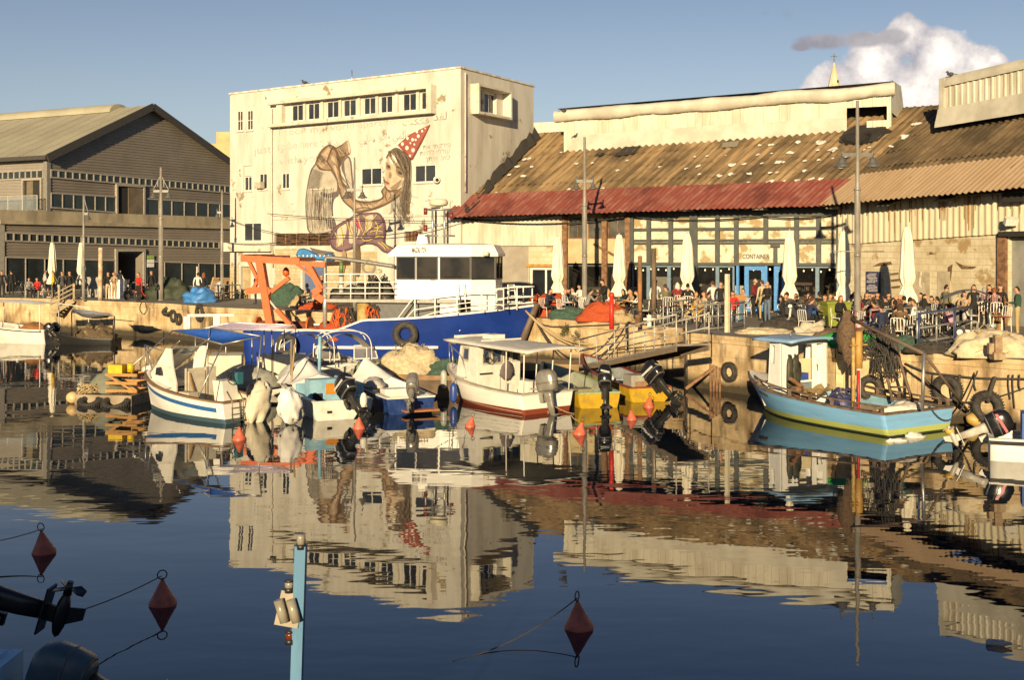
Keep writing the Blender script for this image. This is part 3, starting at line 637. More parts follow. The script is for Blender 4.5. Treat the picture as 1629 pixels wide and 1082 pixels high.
 shp('pale',[(340,860),(400,810),(410,880),(380,960),(335,990)]);shp('pale',[(440,800),(500,770),(520,860),(480,950),(430,960)]);shp('pale',[(560,760),(620,750),(600,850),(560,890)]);shp('mg',[(470,780),(490,775),(525,855),(500,850)])
 for q in([(320,880),(345,930),(340,1000)],[(365,835),(385,910),(385,985)],[(420,800),(440,870),(470,930)],[(510,755),(520,830),(545,880)],[(545,750),(575,790),(570,850)],[(650,745),(610,800),(570,860),(540,910)],[(600,835),(660,850),(690,830)],[(600,880),(650,870),(700,880)],[(530,920),(560,950),(620,935)],[(640,920),(690,910),(705,930)],[(690,960),(720,985),(745,1010)],[(660,960),(700,990),(720,1020)],[(640,800),(660,840),(650,900)]):strk('yel',q,8,6)
 for q in([(300,930),(345,850),(440,790)],[(560,900),(600,860),(700,800)],[(540,975),(600,930),(690,900)],[(475,790),(500,860),(480,940)]):strk('purd',q,5)
 shp('shirtd',[(120,1000),(200,1020),(310,1040),(250,1052),(160,1045)]);shp('skin',[(385,1020),(410,1050),(400,1150),(375,1250),(350,1180)]);shp('skind',[(470,990),(512,985),(515,1200),(480,1210)])
 for i in range(170):
  bx=rnd.choice([(300,250,60,220),(380,480,70,120),(560,640,110,50),(210,300,60,60),(520,850,160,100),(370,220,40,50)]);x,y=bx[0]+rnd.uniform(-1,1)*bx[2]*.6,bx[1]+rnd.uniform(-.5,.5)*bx[3];strk(rnd.choice(['skind','line','shirtd']),[(x,y),(x+rnd.uniform(8,22),y+rnd.uniform(14,34)),(x+rnd.uniform(20,40),y+rnd.uniform(40,60))],1.6,.8)
 shp('blued',[(15,1060),(35,1020),(80,1008),(140,1030),(200,1060),(300,1050),(318,1080),(300,1110),(180,1100),(60,1100)])
 shp('blue',[(22,1055),(45,1022),(90,1018),(140,1045),(200,1068),(290,1058),(295,1095),(180,1090),(60,1088)])
 for i in range(8):x=40+i*33;shp('white',[(x+6*math.cos(a),1065+rnd.uniform(-4,8)+6*math.sin(a))for a in[k*math.pi/4 for k in range(8)]],False)
 o=mb.build('mural',mats,TWB,True,fix=False);o['label']='mural of a headless bent figure in a plaid skirt holding a head with a spotted party hat'
 sm=mat('mural_faint_writing',(.33,.325,.30),(.45,.43,.38),sc=3,rough=.9);sd_=mat('mural_writing',(.20,.195,.18),(.34,.325,.29),sc=3,rough=.9)
 def word(txt,x,y,hpx,m,wpx=None,right=False):
  cu=bpy.data.curves.new('writing','FONT');cu.body=txt;cu.size=1;o=bpy.data.objects.new('tmp',cu);C.objects.link(o)
  dg=bpy.context.evaluated_depsgraph_get();me=bpy.data.meshes.new_from_object(o.evaluated_get(dg));bpy.data.objects.remove(o)
  xs=[v.co.x for v in me.vertices]or[0,1];w0=max(xs)-min(xs)or 1
  s=hpx/.72;sx=(wpx/w0)if wpx else s
  for v in me.vertices:
   px=x+(v.co.x-min(xs))*sx;py=y-v.co.y*s-(px-x)*.10
   v.co=WF.px(px,py,.012)
  me.materials.append(m);ob=bpy.data.objects.new('writing',me);C.objects.link(ob);ob.parent=TWB;ob.location=-V(TWB.location)
 word('I took my world apart to',444,216,11,sm,185);word('just',404,245,13,sm,28);word('to be here',441,239,12,sm,64);word('with you',444,262,12,sm,66)
 word('\uFEAA\uFED8\uFEDF',690,192,13,sd_,21);word('\uFE96\uFEDC\uFEDC\uFED3',641,200,10,sd_,42);word('\uFEF2\uFEE4\uFEDF\uFE8E\uFECB',625,222,12,sd_,28);word('\uFEF2\uFE8E\uFEEB \uFEEE\uFED3',570,226,12,sm,46)
 word('תא יתקריפ',673,238,8,sd_,44);word('תויהל ימלוע',668,248,8,sd_,48);word('.ךתיא .ןאכ',674,257,8,sd_,42);word('abril',676,321,5,sd_,20)
mural()
# ========== quayside hall with the brown roof
HWL=Wall(P(725,340,64.5),P(1335,322,55.5));RW=Wall(P(1335,322,55.5),P(1335,322,55.5).lerp(P(1700,294,44.5),1.8))
brown_roof=roof_mat('stained_brown_roof_sheet',(.32,.22,.115),(.13,.09,.048),(.075,.055,.034),(3.2,.16),(.42,.60),(.46,.64),.35)
brown_roof2=roof_mat('dark_brown_roof_sheet',(.23,.16,.09),(.105,.075,.042),(.06,.045,.027),(3.2,.16),(.38,.62),(.36,.60),.4)
red_roof=roof_mat('faded_red_roof_sheet',(.20,.055,.042),(.29,.135,.105),(.12,.036,.03),(3.0,.8),(.45,.7),(.5,.62),.5)
pink_roof=roof_mat('pink_roof_sheet',(.36,.26,.165),(.31,.215,.13),(.26,.18,.11),(2,.3),(.4,.6),(.55,.7),.5)
rusty_panel=roof_mat('rust_streaked_white_sheet',(.56,.51,.38),(.44,.37,.24),(.28,.18,.07),(2.4,.25),(.45,.65),(.62,.72),.7)
white_sheet=mat('white_ribbed_sheet',(.52,.49,.40),(.40,.36,.28),sc=1.2,st=(1,1,.3),rough=.6)
tarp_grey=mat('grey_roof_membrane',(.46,.44,.37),(.36,.34,.28),sc=.8,rough=.6,bump=.15)
dark_tar=plain('black_tar',(.025,.021,.018),.9,bump=.5)
peel_panel=mat('peeling_white_panel',(.56,.52,.42),(.42,.37,.26),sc=1.5,th=(.4,.7),c3=(.30,.23,.12),sc3=1.5,th3=(.54,.58),rough=.85,bump=.2)
steel_frame=mat('dark_green_steel_frame',(.035,.045,.045),(.06,.06,.05),sc=3,rough=.6)
blue_frame=plain('sky_blue_frame',(.12,.19,.26),.5);door_blue=plain('bright_blue_door_frame',(.06,.23,.55),.45)
thin_glass=mat('shop_glass',(.03,.033,.03),(.02,.02,.02),sc=1,rough=.05,alpha=.35)
blocks=mat('peeling_blockwork',(.56,.50,.36),(.42,.35,.22),sc=1.2,th=(.35,.65),c3=(.30,.21,.10),sc3=1.0,th3=(.56,.62),rough=.9,bump=.4,brick=(1,.55,.27,.014))
def hall():
 W=HWL;T=thing('quayside_hall','long quayside hall under a stained brown corrugated roof with a red eaves strip','warehouse',V((W.a.x,W.a.y,ZQ)))
 e0,e1=W.px(725,341,.9),W.px(1337,322,.9);t0=P(852,212,71.6);n=(e1-e0).cross(t0-e0).normalized();t1=hit(1506,166,e0,n)
 corrugated('roof',e0+(t0-e0)*.0,e1,t1,t0,brown_roof,T,.36,.055,6,0,1,0,.05,0,.03)
 corrugated('red_eaves_strip',e0-(t0-e0)*.0,e1,t1,t0,red_roof,T,.28,.03,2,-.02,.205,.10,.03,.012)
 pln=lambda x,y,lift=0:hit(x,y,e0,n)+(n if n.y<0 else-n)*lift
 mb=MB()
 off=V((W.d.y*-1,W.d.x,0))*9;mb.quad(t0,t1,t1+off-V((0,0,4)),t0+off-V((0,0,4)));mb.build('rear_roof',brown_roof,T,True)
 mb=MB();k=26;a=[P(733+(851-733)*i/k,330-(330-214)*i/k+0,1)for i in range(k+1)]
 lo=[];hi=[]
 for i in range(k+1):
  t=i/k;lo.append(pln(742+(860-742)*t+rnd.uniform(-2,4),342-(342-222)*t,.12))
  u_,z_=WS.uv(733.5+(850-733.5)*t,333-(333-205)*t+rnd.uniform(-6,4));hi.append(WS.pt(max(.05,min(u_,WS.L-.02)),z_,.05))
 for i in range(k):mb.quad(lo[i],lo[i+1],hi[i+1],hi[i])
 mb.build('tar_flashing',dark_tar,T,True)
 mb=MB()
 def dab(x,y,r,m,al=1.6,jag=.35):
  c=pln(x,y,.09);up=(t0-e0).normalized();al_=(e1-e0).normalized()
  mb.poly([c+(up*math.sin(a)*r*(al if math.sin(a)<0 else 1)+al_*math.cos(a)*r)*rnd.uniform(1-jag,1+jag)for a in[2*math.pi*i/9 for i in range(9)]],m)
 base=[(1113,279),(1050,267),(1092,270),(1106,251),(1125,250),(1155,249),(1164,264),(1184,263),(1208,233),(1206,248),(1228,246),(1237,260),(1212,262),(1247,260),(1227,232),(1270,228),(1258,245),(1281,258),(1281,273),(1302,241),(1303,256),(1305,227),(1326,240),(1326,254),(1340,268),(1345,250),(1112,266),(1143,280),(1163,279),(1193,278),(1225,277),(1237,276),(1146,282),(1226,291),(1191,292),(1248,290),(1269,289),(1291,287),(1305,287),(835,255),(843,254),(823,267),(846,267),(811,280),(833,282),(797,273),(918,262),(943,261),(893,244),(998,257),(983,273),(1440,218),(1452,200),(1418,235),(1460,198),(1384,236),(1375,240),(790,308),(905,303),(958,302)]
 for x,y in base:dab(x,y,rnd.uniform(.07,.17),0,1.3,.5)
 for x,y in((1440,219),(1327,239),(1305,228)):dab(x,y,.24,0,1.5,.5)
 mb.poly([pln(x,y,.09)for x,y in((993,236),(1020,234),(1008,247),(978,251))],1);mb.poly([pln(x,y,.095)for x,y in((1150,229),(1177,226),(1172,236),(1148,237))],2);dab(955,247,.22,1);dab(1372,215,1.1,1,1.2,.2);dab(1362,222,.9,1,1.2);dab(1395,212,.6,1);0
 mb.build('roof_patches',[plain('white_cement_dab',(.72,.70,.62),.8),dark_tar,plain('grey_felt',(.22,.2,.15),.9)],T,True)
 c0,c1=pln(897,241),pln(1418,203);Wc=Wall(c0,c1);L=Wc.L
 zt=lambda u:Wc.uv(893,186)[1]+(Wc.uv(1424,144)[1]-Wc.uv(893,186)[1])*u/L
 zb=lambda u:c0.z+(c1.z-c0.z)*u/L-.1
 h0,h1=Wc.uv(1347,200)[0],Wc.uv(1411,200)[0];zh0,zh1=Wc.uv(1380,205)[1],Wc.uv(1380,170)[1]
 mb=MB()
 vcorr(mb,Wc,0,h0,zb,zt,.42,.03);vcorr(mb,Wc,h1,L,zb,zt,.42,.03);vcorr(mb,Wc,h0,h1,lambda u:zh1,zt,.42,.03)
 vcorr(mb,Wc,(h0+h1)/2,h1,zb,lambda u:Wc.uv(1380,192)[1],.42,.03)
 q=Wc.n*-3.2
 mb.quad(Wc.pt(0,zb(0)),Wc.pt(0,zb(0))+q,Wc.pt(0,zt(0))+q,Wc.pt(0,zt(0)));mb.quad(Wc.pt(L,zb(L)),Wc.pt(L,zb(L))+q,Wc.pt(L,zt(L))+q,Wc.pt(L,zt(L)))
 mb.build('clerestory',white_sheet,T,True)
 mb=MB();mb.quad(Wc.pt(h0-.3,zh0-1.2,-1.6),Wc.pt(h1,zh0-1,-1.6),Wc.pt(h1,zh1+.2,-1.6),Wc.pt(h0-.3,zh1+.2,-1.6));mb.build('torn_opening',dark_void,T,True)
 mb=MB();s=60
 lo_f=lambda u:zb(u)+.02;mid=lambda u:zb(u)+(zt(u)-zb(u))*(.46 if u<L*.6 else.42)
 u_st=Wc.uv(910,220)[0]
 mb.grid(lambda a,b:Wc.pt(u_st+(h0-u_st)*a,lo_f(u_st+(h0-u_st)*a)+(mid(u_st+(h0-u_st)*a)-lo_f(0+u_st+(h0-u_st)*a))*b,.07+.02*noise.noise(V((a*40,b*3,0)))),s,3)
 uc=Wc.uv(1320,200)[0]
 mb.grid(lambda a,b:Wc.pt(uc+(h0-uc)*a,mid(uc)-.1+(zt(uc)-mid(uc)+.2)*b,.09),6,3)
 rad=.3
 def roll(a,b):
  u=-.5+(L+.7)*a;th=-1.9+4.2*b;w=1+.30*noise.noise(V((u*.5,2,0)))+.12*noise.noise(V((u*2.1,th*2,4)));dr=.12*noise.noise(V((u*.35,7,0)))
  return Wc.pt(u,zt(u)+.15+dr+rad*w*math.sin(th)*(1.5 if th<0 else.8),.25-rad*.4+rad*w*math.cos(th)*.9)
 mb.grid(roll,90,10)
 mb.grid(lambda a,b:Wc.pt(-.4+(L+.5)*a,zt(L*a)+.5-.1*b,.05-3.3*b),40,3)
 mb.grid(lambda a,b:Wc.pt(L+.02+.25*b+.2*a*b,zb(L)+.35+(zt(L)+.55-zb(L)-.35)*(1-a*.75)-b*.4*a,.2-2.6*b-.3*a),8,6)
 mb.build('membrane',tarp_grey,T,True)
 uu=lambda x,y=400:W.uv(x,y)[0];zz=lambda x,y:W.uv(x,y)[1]
 ztop=zz(1030,330)
 mb=MB();vcorr(mb,W,0,uu(897),zz(810,391),lambda u:W.pt(u,0).z+zz(800,341),.26,.03,0,.12);mb.build('white_cladding',white_sheet,T,True)
 mb=MB();wall_panel(mb,W,0,uu(841),ZQ-.1,zz(810,391)+.3,(),.2);mb.build('grey_wall',mat('grey_plaster',(.30,.27,.22),(.24,.21,.17),sc=1,rough=.9),T,True)
 mb=MB();gd=(uu(842),uu(893),ZQ,zz(866,425));wall_panel(mb,W,uu(841),uu(900),ZQ-.1,zz(866,391)+.3,[gd],.2);mb.build('block_wall',blocks,T,True)
 mb=MB();wbox(mb,W,(uu(838),uu(896),zz(866,425),zz(866,420)),-.05,.1);mb.build('rusty_lintel',mat('ochre_rust',(.40,.22,.05),(.28,.14,.04),sc=4,rough=.8),T,True)
 gd_=(gd[0]+.02,gd[1]-.02,ZQ,gd[3]-.02);window(W,gd_,T,frame_white,thin_glass,2,1,.12,.12,'glass_door')
 mb=MB();r=(uu(900),uu(1000),zz(950,383),zz(950,344));bandz=zz(950,419)
 ow=[(uu(904),uu(933),r[2]+.1,r[3]-.1),(uu(935),uu(961),r[2]+.1,r[3]-.1),(uu(966),uu(998),r[2]+.1,r[3]-.1)]
 wall_panel(mb,W,uu(900),uu(1000),bandz,ztop,ow,.2);mb.build('beige_band',mat('beige_band',(.46,.38,.22),(.36,.29,.16),sc=1.4,rough=.85),T,True)
 for o in ow:window(W,o,T,rust,mat('grimy_glass',(.10,.095,.08),(.05,.048,.04),sc=1,rough=.15),2,1,.1,.06)
 mb=MB()
 for x in(900,963,1000):wbox(mb,W,(uu(x)-.14,uu(x)+.14,ZQ,ztop),.03,.2)
 mb.bar(W.pt(uu(945),zz(945,388),.08),W.pt(uu(985),zz(985,410),.08),.1)
 mb.build('rusty_column',rust,T,True)
 VX=[1003,1033,1068,1104,1142,1172,1219,1268,1303,1335];zr=[zz(1170,y)for y in(420,386.5,383.5,364,345)]
 mb=MB()
 wall_panel(mb,W,uu(1000),uu(1337),zr[0],ztop,(),.2)
 mb.build('peeling_panel',peel_panel,T,True)
 mb=MB()
 for i,x in enumerate(VX):wd=.2 if x in(1003,1104)else.11;wbox(mb,W,(uu(x)-wd,uu(x)+wd,ZQ if x==1104 else zr[1]if x==1219 else zr[0],ztop),.005,.16)
 for z,h in((zr[1],.05),(zr[2]+.05,.05),(zr[3],.07),(zr[0],.07)):wbox(mb,W,(uu(1000),uu(1336),z-h,z+h),.004,.13)
 wbox(mb,W,(uu(1000),uu(1336),zr[4],ztop-.02),.003,.11)
 wbox(mb,W,(uu(1231),uu(1237),zr[0],zr[1]),.003,.12);wbox(mb,W,(uu(1227),uu(1242),zz(1234,393),zz(1234,388)),.13,.2)
 mb.build('steel_frame',steel_frame,T,True)
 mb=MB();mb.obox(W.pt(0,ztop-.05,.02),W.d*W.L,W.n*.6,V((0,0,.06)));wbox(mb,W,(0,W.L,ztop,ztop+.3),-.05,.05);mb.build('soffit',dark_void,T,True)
 mb=MB()
 for x in(1000,1099,1215,1330):mb.obox(W.pt(uu(x)-.25,ztop-.25,.05),W.d*.5,W.n*1.2,V((0,0,.12)))
 mb.build('eaves_bracket',plain('grey_timber',(.2,.18,.15),.9),T,True)
 mb=MB()
 for k,(xa,xb,ya,yb,s_)in enumerate(((725,890,345,342,.25),(890,1000,342,343,.2),(1000,1215,344,344,.2),(1215,1335,344,340,.15),(725,1000,347,345,.35))):mb.tube(sag(W.px(xa,ya,.3),W.px(xb,yb,.3),s_),.035,5)
 mb.build('cable',cable_black,T,True)
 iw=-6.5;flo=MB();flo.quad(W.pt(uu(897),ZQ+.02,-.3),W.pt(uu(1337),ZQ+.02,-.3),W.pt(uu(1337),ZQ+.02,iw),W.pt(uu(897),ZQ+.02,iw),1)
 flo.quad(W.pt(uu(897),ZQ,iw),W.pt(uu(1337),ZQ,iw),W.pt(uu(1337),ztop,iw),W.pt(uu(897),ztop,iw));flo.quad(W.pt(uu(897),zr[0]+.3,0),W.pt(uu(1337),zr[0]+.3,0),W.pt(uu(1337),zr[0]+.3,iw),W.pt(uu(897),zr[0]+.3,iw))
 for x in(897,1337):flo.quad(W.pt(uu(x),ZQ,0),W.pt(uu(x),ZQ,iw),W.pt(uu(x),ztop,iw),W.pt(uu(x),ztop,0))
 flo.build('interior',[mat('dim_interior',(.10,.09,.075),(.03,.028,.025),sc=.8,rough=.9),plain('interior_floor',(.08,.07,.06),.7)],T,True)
 mb=MB();r2=random.Random(3)
 for i in range(46):
  u=uu(905)+r2.random()*(uu(1330)-uu(905));o=-1.2-r2.random()*4;h=r2.uniform(.6,1.5)
  wbox(mb,W,(u,u+r2.uniform(.2,1.2),ZQ+r2.choice([0,0,.8,1.3]),ZQ+h+.3),o-.3,o,r2.randrange(4))
 for i in range(10):u=uu(910)+r2.random()*(uu(1320)-uu(910));z=ZQ+r2.uniform(1.1,2);wbox(mb,W,(u,u+.5,z,z+.6),iw+.02,iw+.06,r2.randrange(4))
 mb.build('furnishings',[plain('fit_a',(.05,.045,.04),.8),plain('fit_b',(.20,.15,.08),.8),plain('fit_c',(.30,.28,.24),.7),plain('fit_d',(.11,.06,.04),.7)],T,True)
 zg=zr[0]-.08
 spans=[(902,962),(964,1000),(1005,1031),(1031,1064),(1064,1103),(1107,1141),(1141,1168),(1252,1300),(1300,1334)]
 for a,b in spans:
  m_=blue_frame if a>1003 else steel_frame
  window(W,(uu(a),uu(b),ZQ+.02,zg),T,m_,thin_glass,1,1,.05,.09,'shop_window')
 for a,b in((1184,1218),(1231,1251)):window(W,(uu(a),uu(b),ZQ+.02,zg),T,door_blue,thin_glass,1,1,.05,.22,'blue_door')
 mb=MB();wbox(mb,W,(uu(1172),uu(1176),ZQ,zg),-.1,.1);wbox(mb,W,(uu(1218),uu(1221),ZQ,zg),-.1,.1);mb.build('door_post',door_blue,T,True)
 mb=MB()
 for i in range(26):u=uu(1005)+(uu(1330)-uu(1005))*i/25;mb.ell(W.pt(u,zg-.18-.1*math.sin(i*1.3)**2,-.6),(.035,.035,.05),6)
 mb.build('string_lights',mat('warm_bulb',(1,.75,.35),(1,.7,.3),emit=2.5),T,True)
 cu=bpy.data.curves.new('c','FONT');cu.body='CONTAINER';cu.size=1;cu.offset=.018;cu.extrude=.01;o=bpy.data.objects.new('tmp',cu);C.objects.link(o)
 me=bpy.data.meshes.new_from_object(o.evaluated_get(bpy.context.evaluated_depsgraph_get()));bpy.data.objects.remove(o)
 xs=[v.co.x for v in me.vertices];u0,u1=uu(1181.5),uu(1224);z0,z1=zz(1200,411.5),zz(1200,404)
 for v in me.vertices:v.co=W.pt(u0+(v.co.x-min(xs))/(max(xs)-min(xs))*(u1-u0),z0+v.co.y/.73*(z1-z0),.02+v.co.z)
 me.materials.append(plain('sign_grey_lettering',(.085,.085,.09),.7));ob=bpy.data.objects.new('sign_lettering',me);C.objects.link(ob);ob.parent=T;ob.location=-V(T.location)
 mb=MB();mb.quad(W.pt(W.L,ZQ),W.pt(W.L,ZQ,-9),W.pt(W.L,ztop+4,-9),W.pt(W.L,ztop));mb.quad(W.pt(0,ZQ),W.pt(0,ZQ,-9),W.pt(0,ztop+4,-9),W.pt(0,ztop));mb.build('end_wall',blocks,T,True)
 return e0,e1,t0,t1
e0_,e1_,t0_,t1_=hall()
def right_shed():
 W=RW;T=thing('block_shed','block walled shed with rust streaked upper sheets under a pink edged brown roof','warehouse',V((W.a.x,W.a.y,ZQ)))
 uu=lambda x,y=400:W.uv(x,y)[0];zz=lambda x,y:W.uv(x,y)[1]
 e0=W.px(1333,323,.9);e1=e0.lerp(W.px(1700,291,.9),1.78);upv=-W.n*8.2+V((0,0,5.2));t1=e1+upv
 corrugated('roof',e0,e1,t1,t1_,brown_roof2,T,.36,.055,6,0,1,.05,.06,0,.03)
 corrugated('pink_eaves_strip',e0,e1,t1,t1_,pink_roof,T,.30,.04,2,-.02,.235,.16,.02,.01)
 n=(e1-e0).cross(t1-e0).normalized();pln=lambda x,y:hit(x,y,e0,n)
 mb=MB();off=V((-W.d.y,W.d.x,0))*9;mb.quad(t1_,t1,t1+off-V((0,0,4)),t1_+off-V((0,0,4)));mb.build('rear_roof',brown_roof2,T,True)
 c0,c1=pln(1504,196),pln(1690,165);L0=Wall(c0,c1).L;c1=c0.lerp(c1,1.7);Wc=Wall(c0,c1);L=Wc.L
 za,zb_=Wc.uv(1510,126)[1],Wc.uv(1690,84)[1];zt=lambda u:za+(zb_-za)*u/L0;zb=lambda u:c0.z+(c1.z-c0.z)*u/L-.1
 mb=MB();vcorr(mb,Wc,0,L,zb,zt,.34,.05);q=Wc.n*-3;mb.quad(Wc.pt(0,zb(0)),Wc.pt(0,zb(0))+q,Wc.pt(0,zt(0))+q,Wc.pt(0,zt(0)));mb.build('clerestory',white_sheet,T,True)
 mb=MB();mb.grid(lambda a,b:Wc.pt(-.35+(L+.3)*a,zb(L*a)-.1+(zt(L*a)-zb(L*a))*.42*b,.12+.05*noise.noise(V((a*30,b*2,3)))+.25*(1-b)),50,4)
 mb.grid(lambda a,b:Wc.pt(-.25+(L+.3)*a,zt(L*a)-.35+.5*b,.12+.12*math.sin(b*2.6)-.25*b),40,5);mb.grid(lambda a,b:Wc.pt(-.25+(L+.3)*a,zt(L*a)+.15,-.13-2.8*b),10,2)
 wbox(mb,Wc,(-.3,0,zb(0),zt(0)+.1),-.1,.12);mb.build('membrane',tarp_grey,T,True)
 zlo=lambda u:zz(1345,386)+(zz(1600,369)-zz(1345,386))*(u-uu(1345))/(uu(1600)-uu(1345));ztop=zz(1345,321);zt2=lambda u:ztop+(zz(1629,301)-ztop)*(u-uu(1345))/(uu(1629)-uu(1345))
 corrugated('upper_sheets',W.pt(.1,zlo(0),.12),W.pt(W.L,zlo(W.L),.12),W.pt(W.L,zt2(W.L)+.25,.12),W.pt(.1,zt2(0)+.25,.12),rusty_panel,T,.33,.03,3)
 mb=MB();rr=random.Random(5)
 for i in range(70):
  u=rr.random()*W.L;z1=zt2(u)-.05;ln=rr.uniform(.15,1.1)*(1 if rr.random()<.7 else 1.6);wd=rr.uniform(.02,.06);mb.quad(W.pt(u-wd,z1,.165),W.pt(u+wd,z1,.165),W.pt(u+wd*.4,z1-ln,.165),W.pt(u-wd*.4,z1-ln,.165))
 mb.build('rust_runs',mat('rust_stain',(.26,.13,.045),(.36,.22,.09),sc=4,rough=.9),T,True)
 mb=MB();dk=(uu(1604),uu(1700),ZQ,zz(1620,372));wall_panel(mb,W,0,W.L,ZQ-.1,zz(1345,386)+.4,[(dk[0],dk[1],ZQ-.1,zz(1345,386)+.4)],.3);mb.build('block_wall',blocks,T,True)
 mb=MB();mb.quad(W.pt(dk[0],ZQ,-.2),W.pt(dk[1],ZQ,-.2),W.pt(dk[1],dk[3]+.4,-.2),W.pt(dk[0],dk[3]+.4,-.2));mb.build('grey_door',mat('grey_steel_door',(.24,.24,.22),(.18,.18,.16),sc=1,rough=.7),T,True)
 mb=MB();mb.quad(W.pt(W.L,ZQ),W.pt(W.L,ZQ,-9),W.pt(W.L,11.5,-9),W.pt(W.L,7.7));mb.build('end_wall',blocks,T,True)
 mb=MB();wbox(mb,W,(uu(1590),uu(1603),ZQ,zz(1596,372)),-.05,.15);mb.build('rusty_column',rust,T,True)
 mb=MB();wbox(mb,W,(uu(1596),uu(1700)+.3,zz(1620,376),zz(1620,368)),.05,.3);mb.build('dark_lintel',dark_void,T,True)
 gp=mat('cement_patch',(.40,.35,.25),(.30,.25,.17),sc=2,rough=.9,c3=(.66,.6,.45),sc3=2,th3=(.6,.62),st3=(1,1,.3))
 mb=MB()
 for x0,x1,y0,y1 in((1454,1480,432,520),(1492,1512,432,520),(1400,1406,432,520)):r=W.rect(x0,x1,y0,y1);wbox(mb,W,(r[0],r[1],ZQ,r[3]),-.05,.03)
 mb.build('cement_patch',gp,T,True)
 mb=MB()
 for pts,w_ in(([(1388,424),(1400,418),(1418,416),(1420,421),(1400,423)],0),([(1520,416),(1535,423),(1555,424),(1548,428),(1530,428)],0),([(1416,435),(1434,433),(1434,436),(1418,438)],0),([(1417,445),(1433,443),(1433,447),(1418,448)],0),([(1418,456),(1433,454),(1432,458),(1420,459)],0),([(1480,400),(1488,404),(1478,405)],0),([(1508,425),(1516,420),(1514,440),(1508,470)],0)):
  mb.poly([W.px(x,y,.02)for x,y in pts])
 mb.build('broken_plaster',mat('dark_crack',(.10,.06,.03),(.16,.1,.05),sc=4,rough=.95),T,True)
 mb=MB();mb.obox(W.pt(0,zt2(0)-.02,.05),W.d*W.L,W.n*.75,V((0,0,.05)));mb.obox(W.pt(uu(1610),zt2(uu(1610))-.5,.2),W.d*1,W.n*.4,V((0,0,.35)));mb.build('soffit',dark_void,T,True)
 mb=MB()
 for x,y in((1413,320),(1507,312)):p=W.px(x,y,.1);mb.obox(p,W.d*.9,W.n*.7-V((0,0,.25)),V((0,0,.08)))
 mb.build('eaves_bracket',plain('grey_timber',(.2,.18,.15),.9),T,True)
 r=W.rect(1380,1402,432,467);b=thing('chalkboard_menu','dark blue chalkboard menu fixed to the peeling block wall','sign',W.pt((r[0]+r[1])/2,r[2]))
 mb=MB();wbox(mb,W,r,.05,.1);mb.build('board',plain('chalkboard_blue',(.025,.035,.09),.7),b,True)
 mb=MB();rr=random.Random(9)
 for i in range(13):
  z=r[3]-.1-i*(r[3]-r[2]-.15)/13
  if i==7:continue
  u=r[0]+.06+(.12 if i%4==0 else 0)
  while u<r[1]-.12-rr.random()*.15:k=rr.uniform(.02,.07);wbox(mb,W,(u,u+k,z-.018,z+.018),.102,.106);u+=k+rr.uniform(.01,.035)
 mb.build('chalk_writing',plain('chalk',(.55,.5,.48),.9),b,True)
 f=thing('flood_light','white floodlight on the shed wall above the rusty column','light',W.px(1622,352,.5));mb=MB();mb.box(V((0,0,0)),(.5,.25,.3),0,0,0,.5);mb.build('lamp_housing',plain('pale_lamp_housing',(.6,.58,.52),.5),f);mb=MB();mb.bar((0,0,0),(.1,.5,-.1),.06);mb.build('bracket',steel_grey,f)
right_shed()
# ========== things behind
def spire():
 b=P(1327,165,150);T=thing('church_spire','pale stone church spire with a cross rising behind the roof','spire',V((b.x,b.y,ZQ)))
 h=H+(400-99)*150/1850-ZQ;bz=H+(400-150)*150/1850-ZQ;s=1.05;m=mat('spire_stone',(.55,.48,.33),(.45,.38,.25),sc=1,rough=.9)
 mb=MB();k=(h-0)/(h-bz)
 ring=lambda r,z:[V((r*math.cos(a+.3),r*math.sin(a+.3),z))for a in[i*math.pi/4 for i in range(8)]]
 mb.loft([ring(s,bz),ring(.06,h)],0,True,False);mb.box((0,0,bz/2),(2.6,2.6,bz),.3);mb.build('spire',m,T)
 mb=MB();mb.ell((.3,-.55,bz+1.6),(.16,.16,.22),8);mb.build('opening',dark_void,T)
 mb=MB();mb.bar((0,0,h-.1),(0,0,h+1.15),.09);mb.bar((-.4,0,h+.8),(.4,0,h+.8),.09);mb.build('cross',plain('cross_iron',(.1,.09,.08),.6),T)
spire()
mb=MB();p=P(325,300,125);mb.obox(V((p.x,p.y,ZQ)),(9,0,0),(0,8,0),(0,0,14.6));mb.obox(V((p.x+1.2,p.y+.3,ZQ+14.6)),(9,0,0),(0,7,0),(0,0,1.3))
tag(mb.build('stone_house',mat('yellow_stone',(.48,.38,.2),(.38,.3,.15),sc=.6,rough=.9)),'plain yellow stone house showing between the grey warehouse and white building','house')
mb=MB();p=P(845,215,84);mb.obox(V((p.x,p.y,ZQ)),(5,-1.5,0),(1,6,0),(0,0,H+(400-195)*84/1850-ZQ))
tag(mb.build('rooftop_block',white_peel),'low white block standing behind the brown roof beside the white building','building')
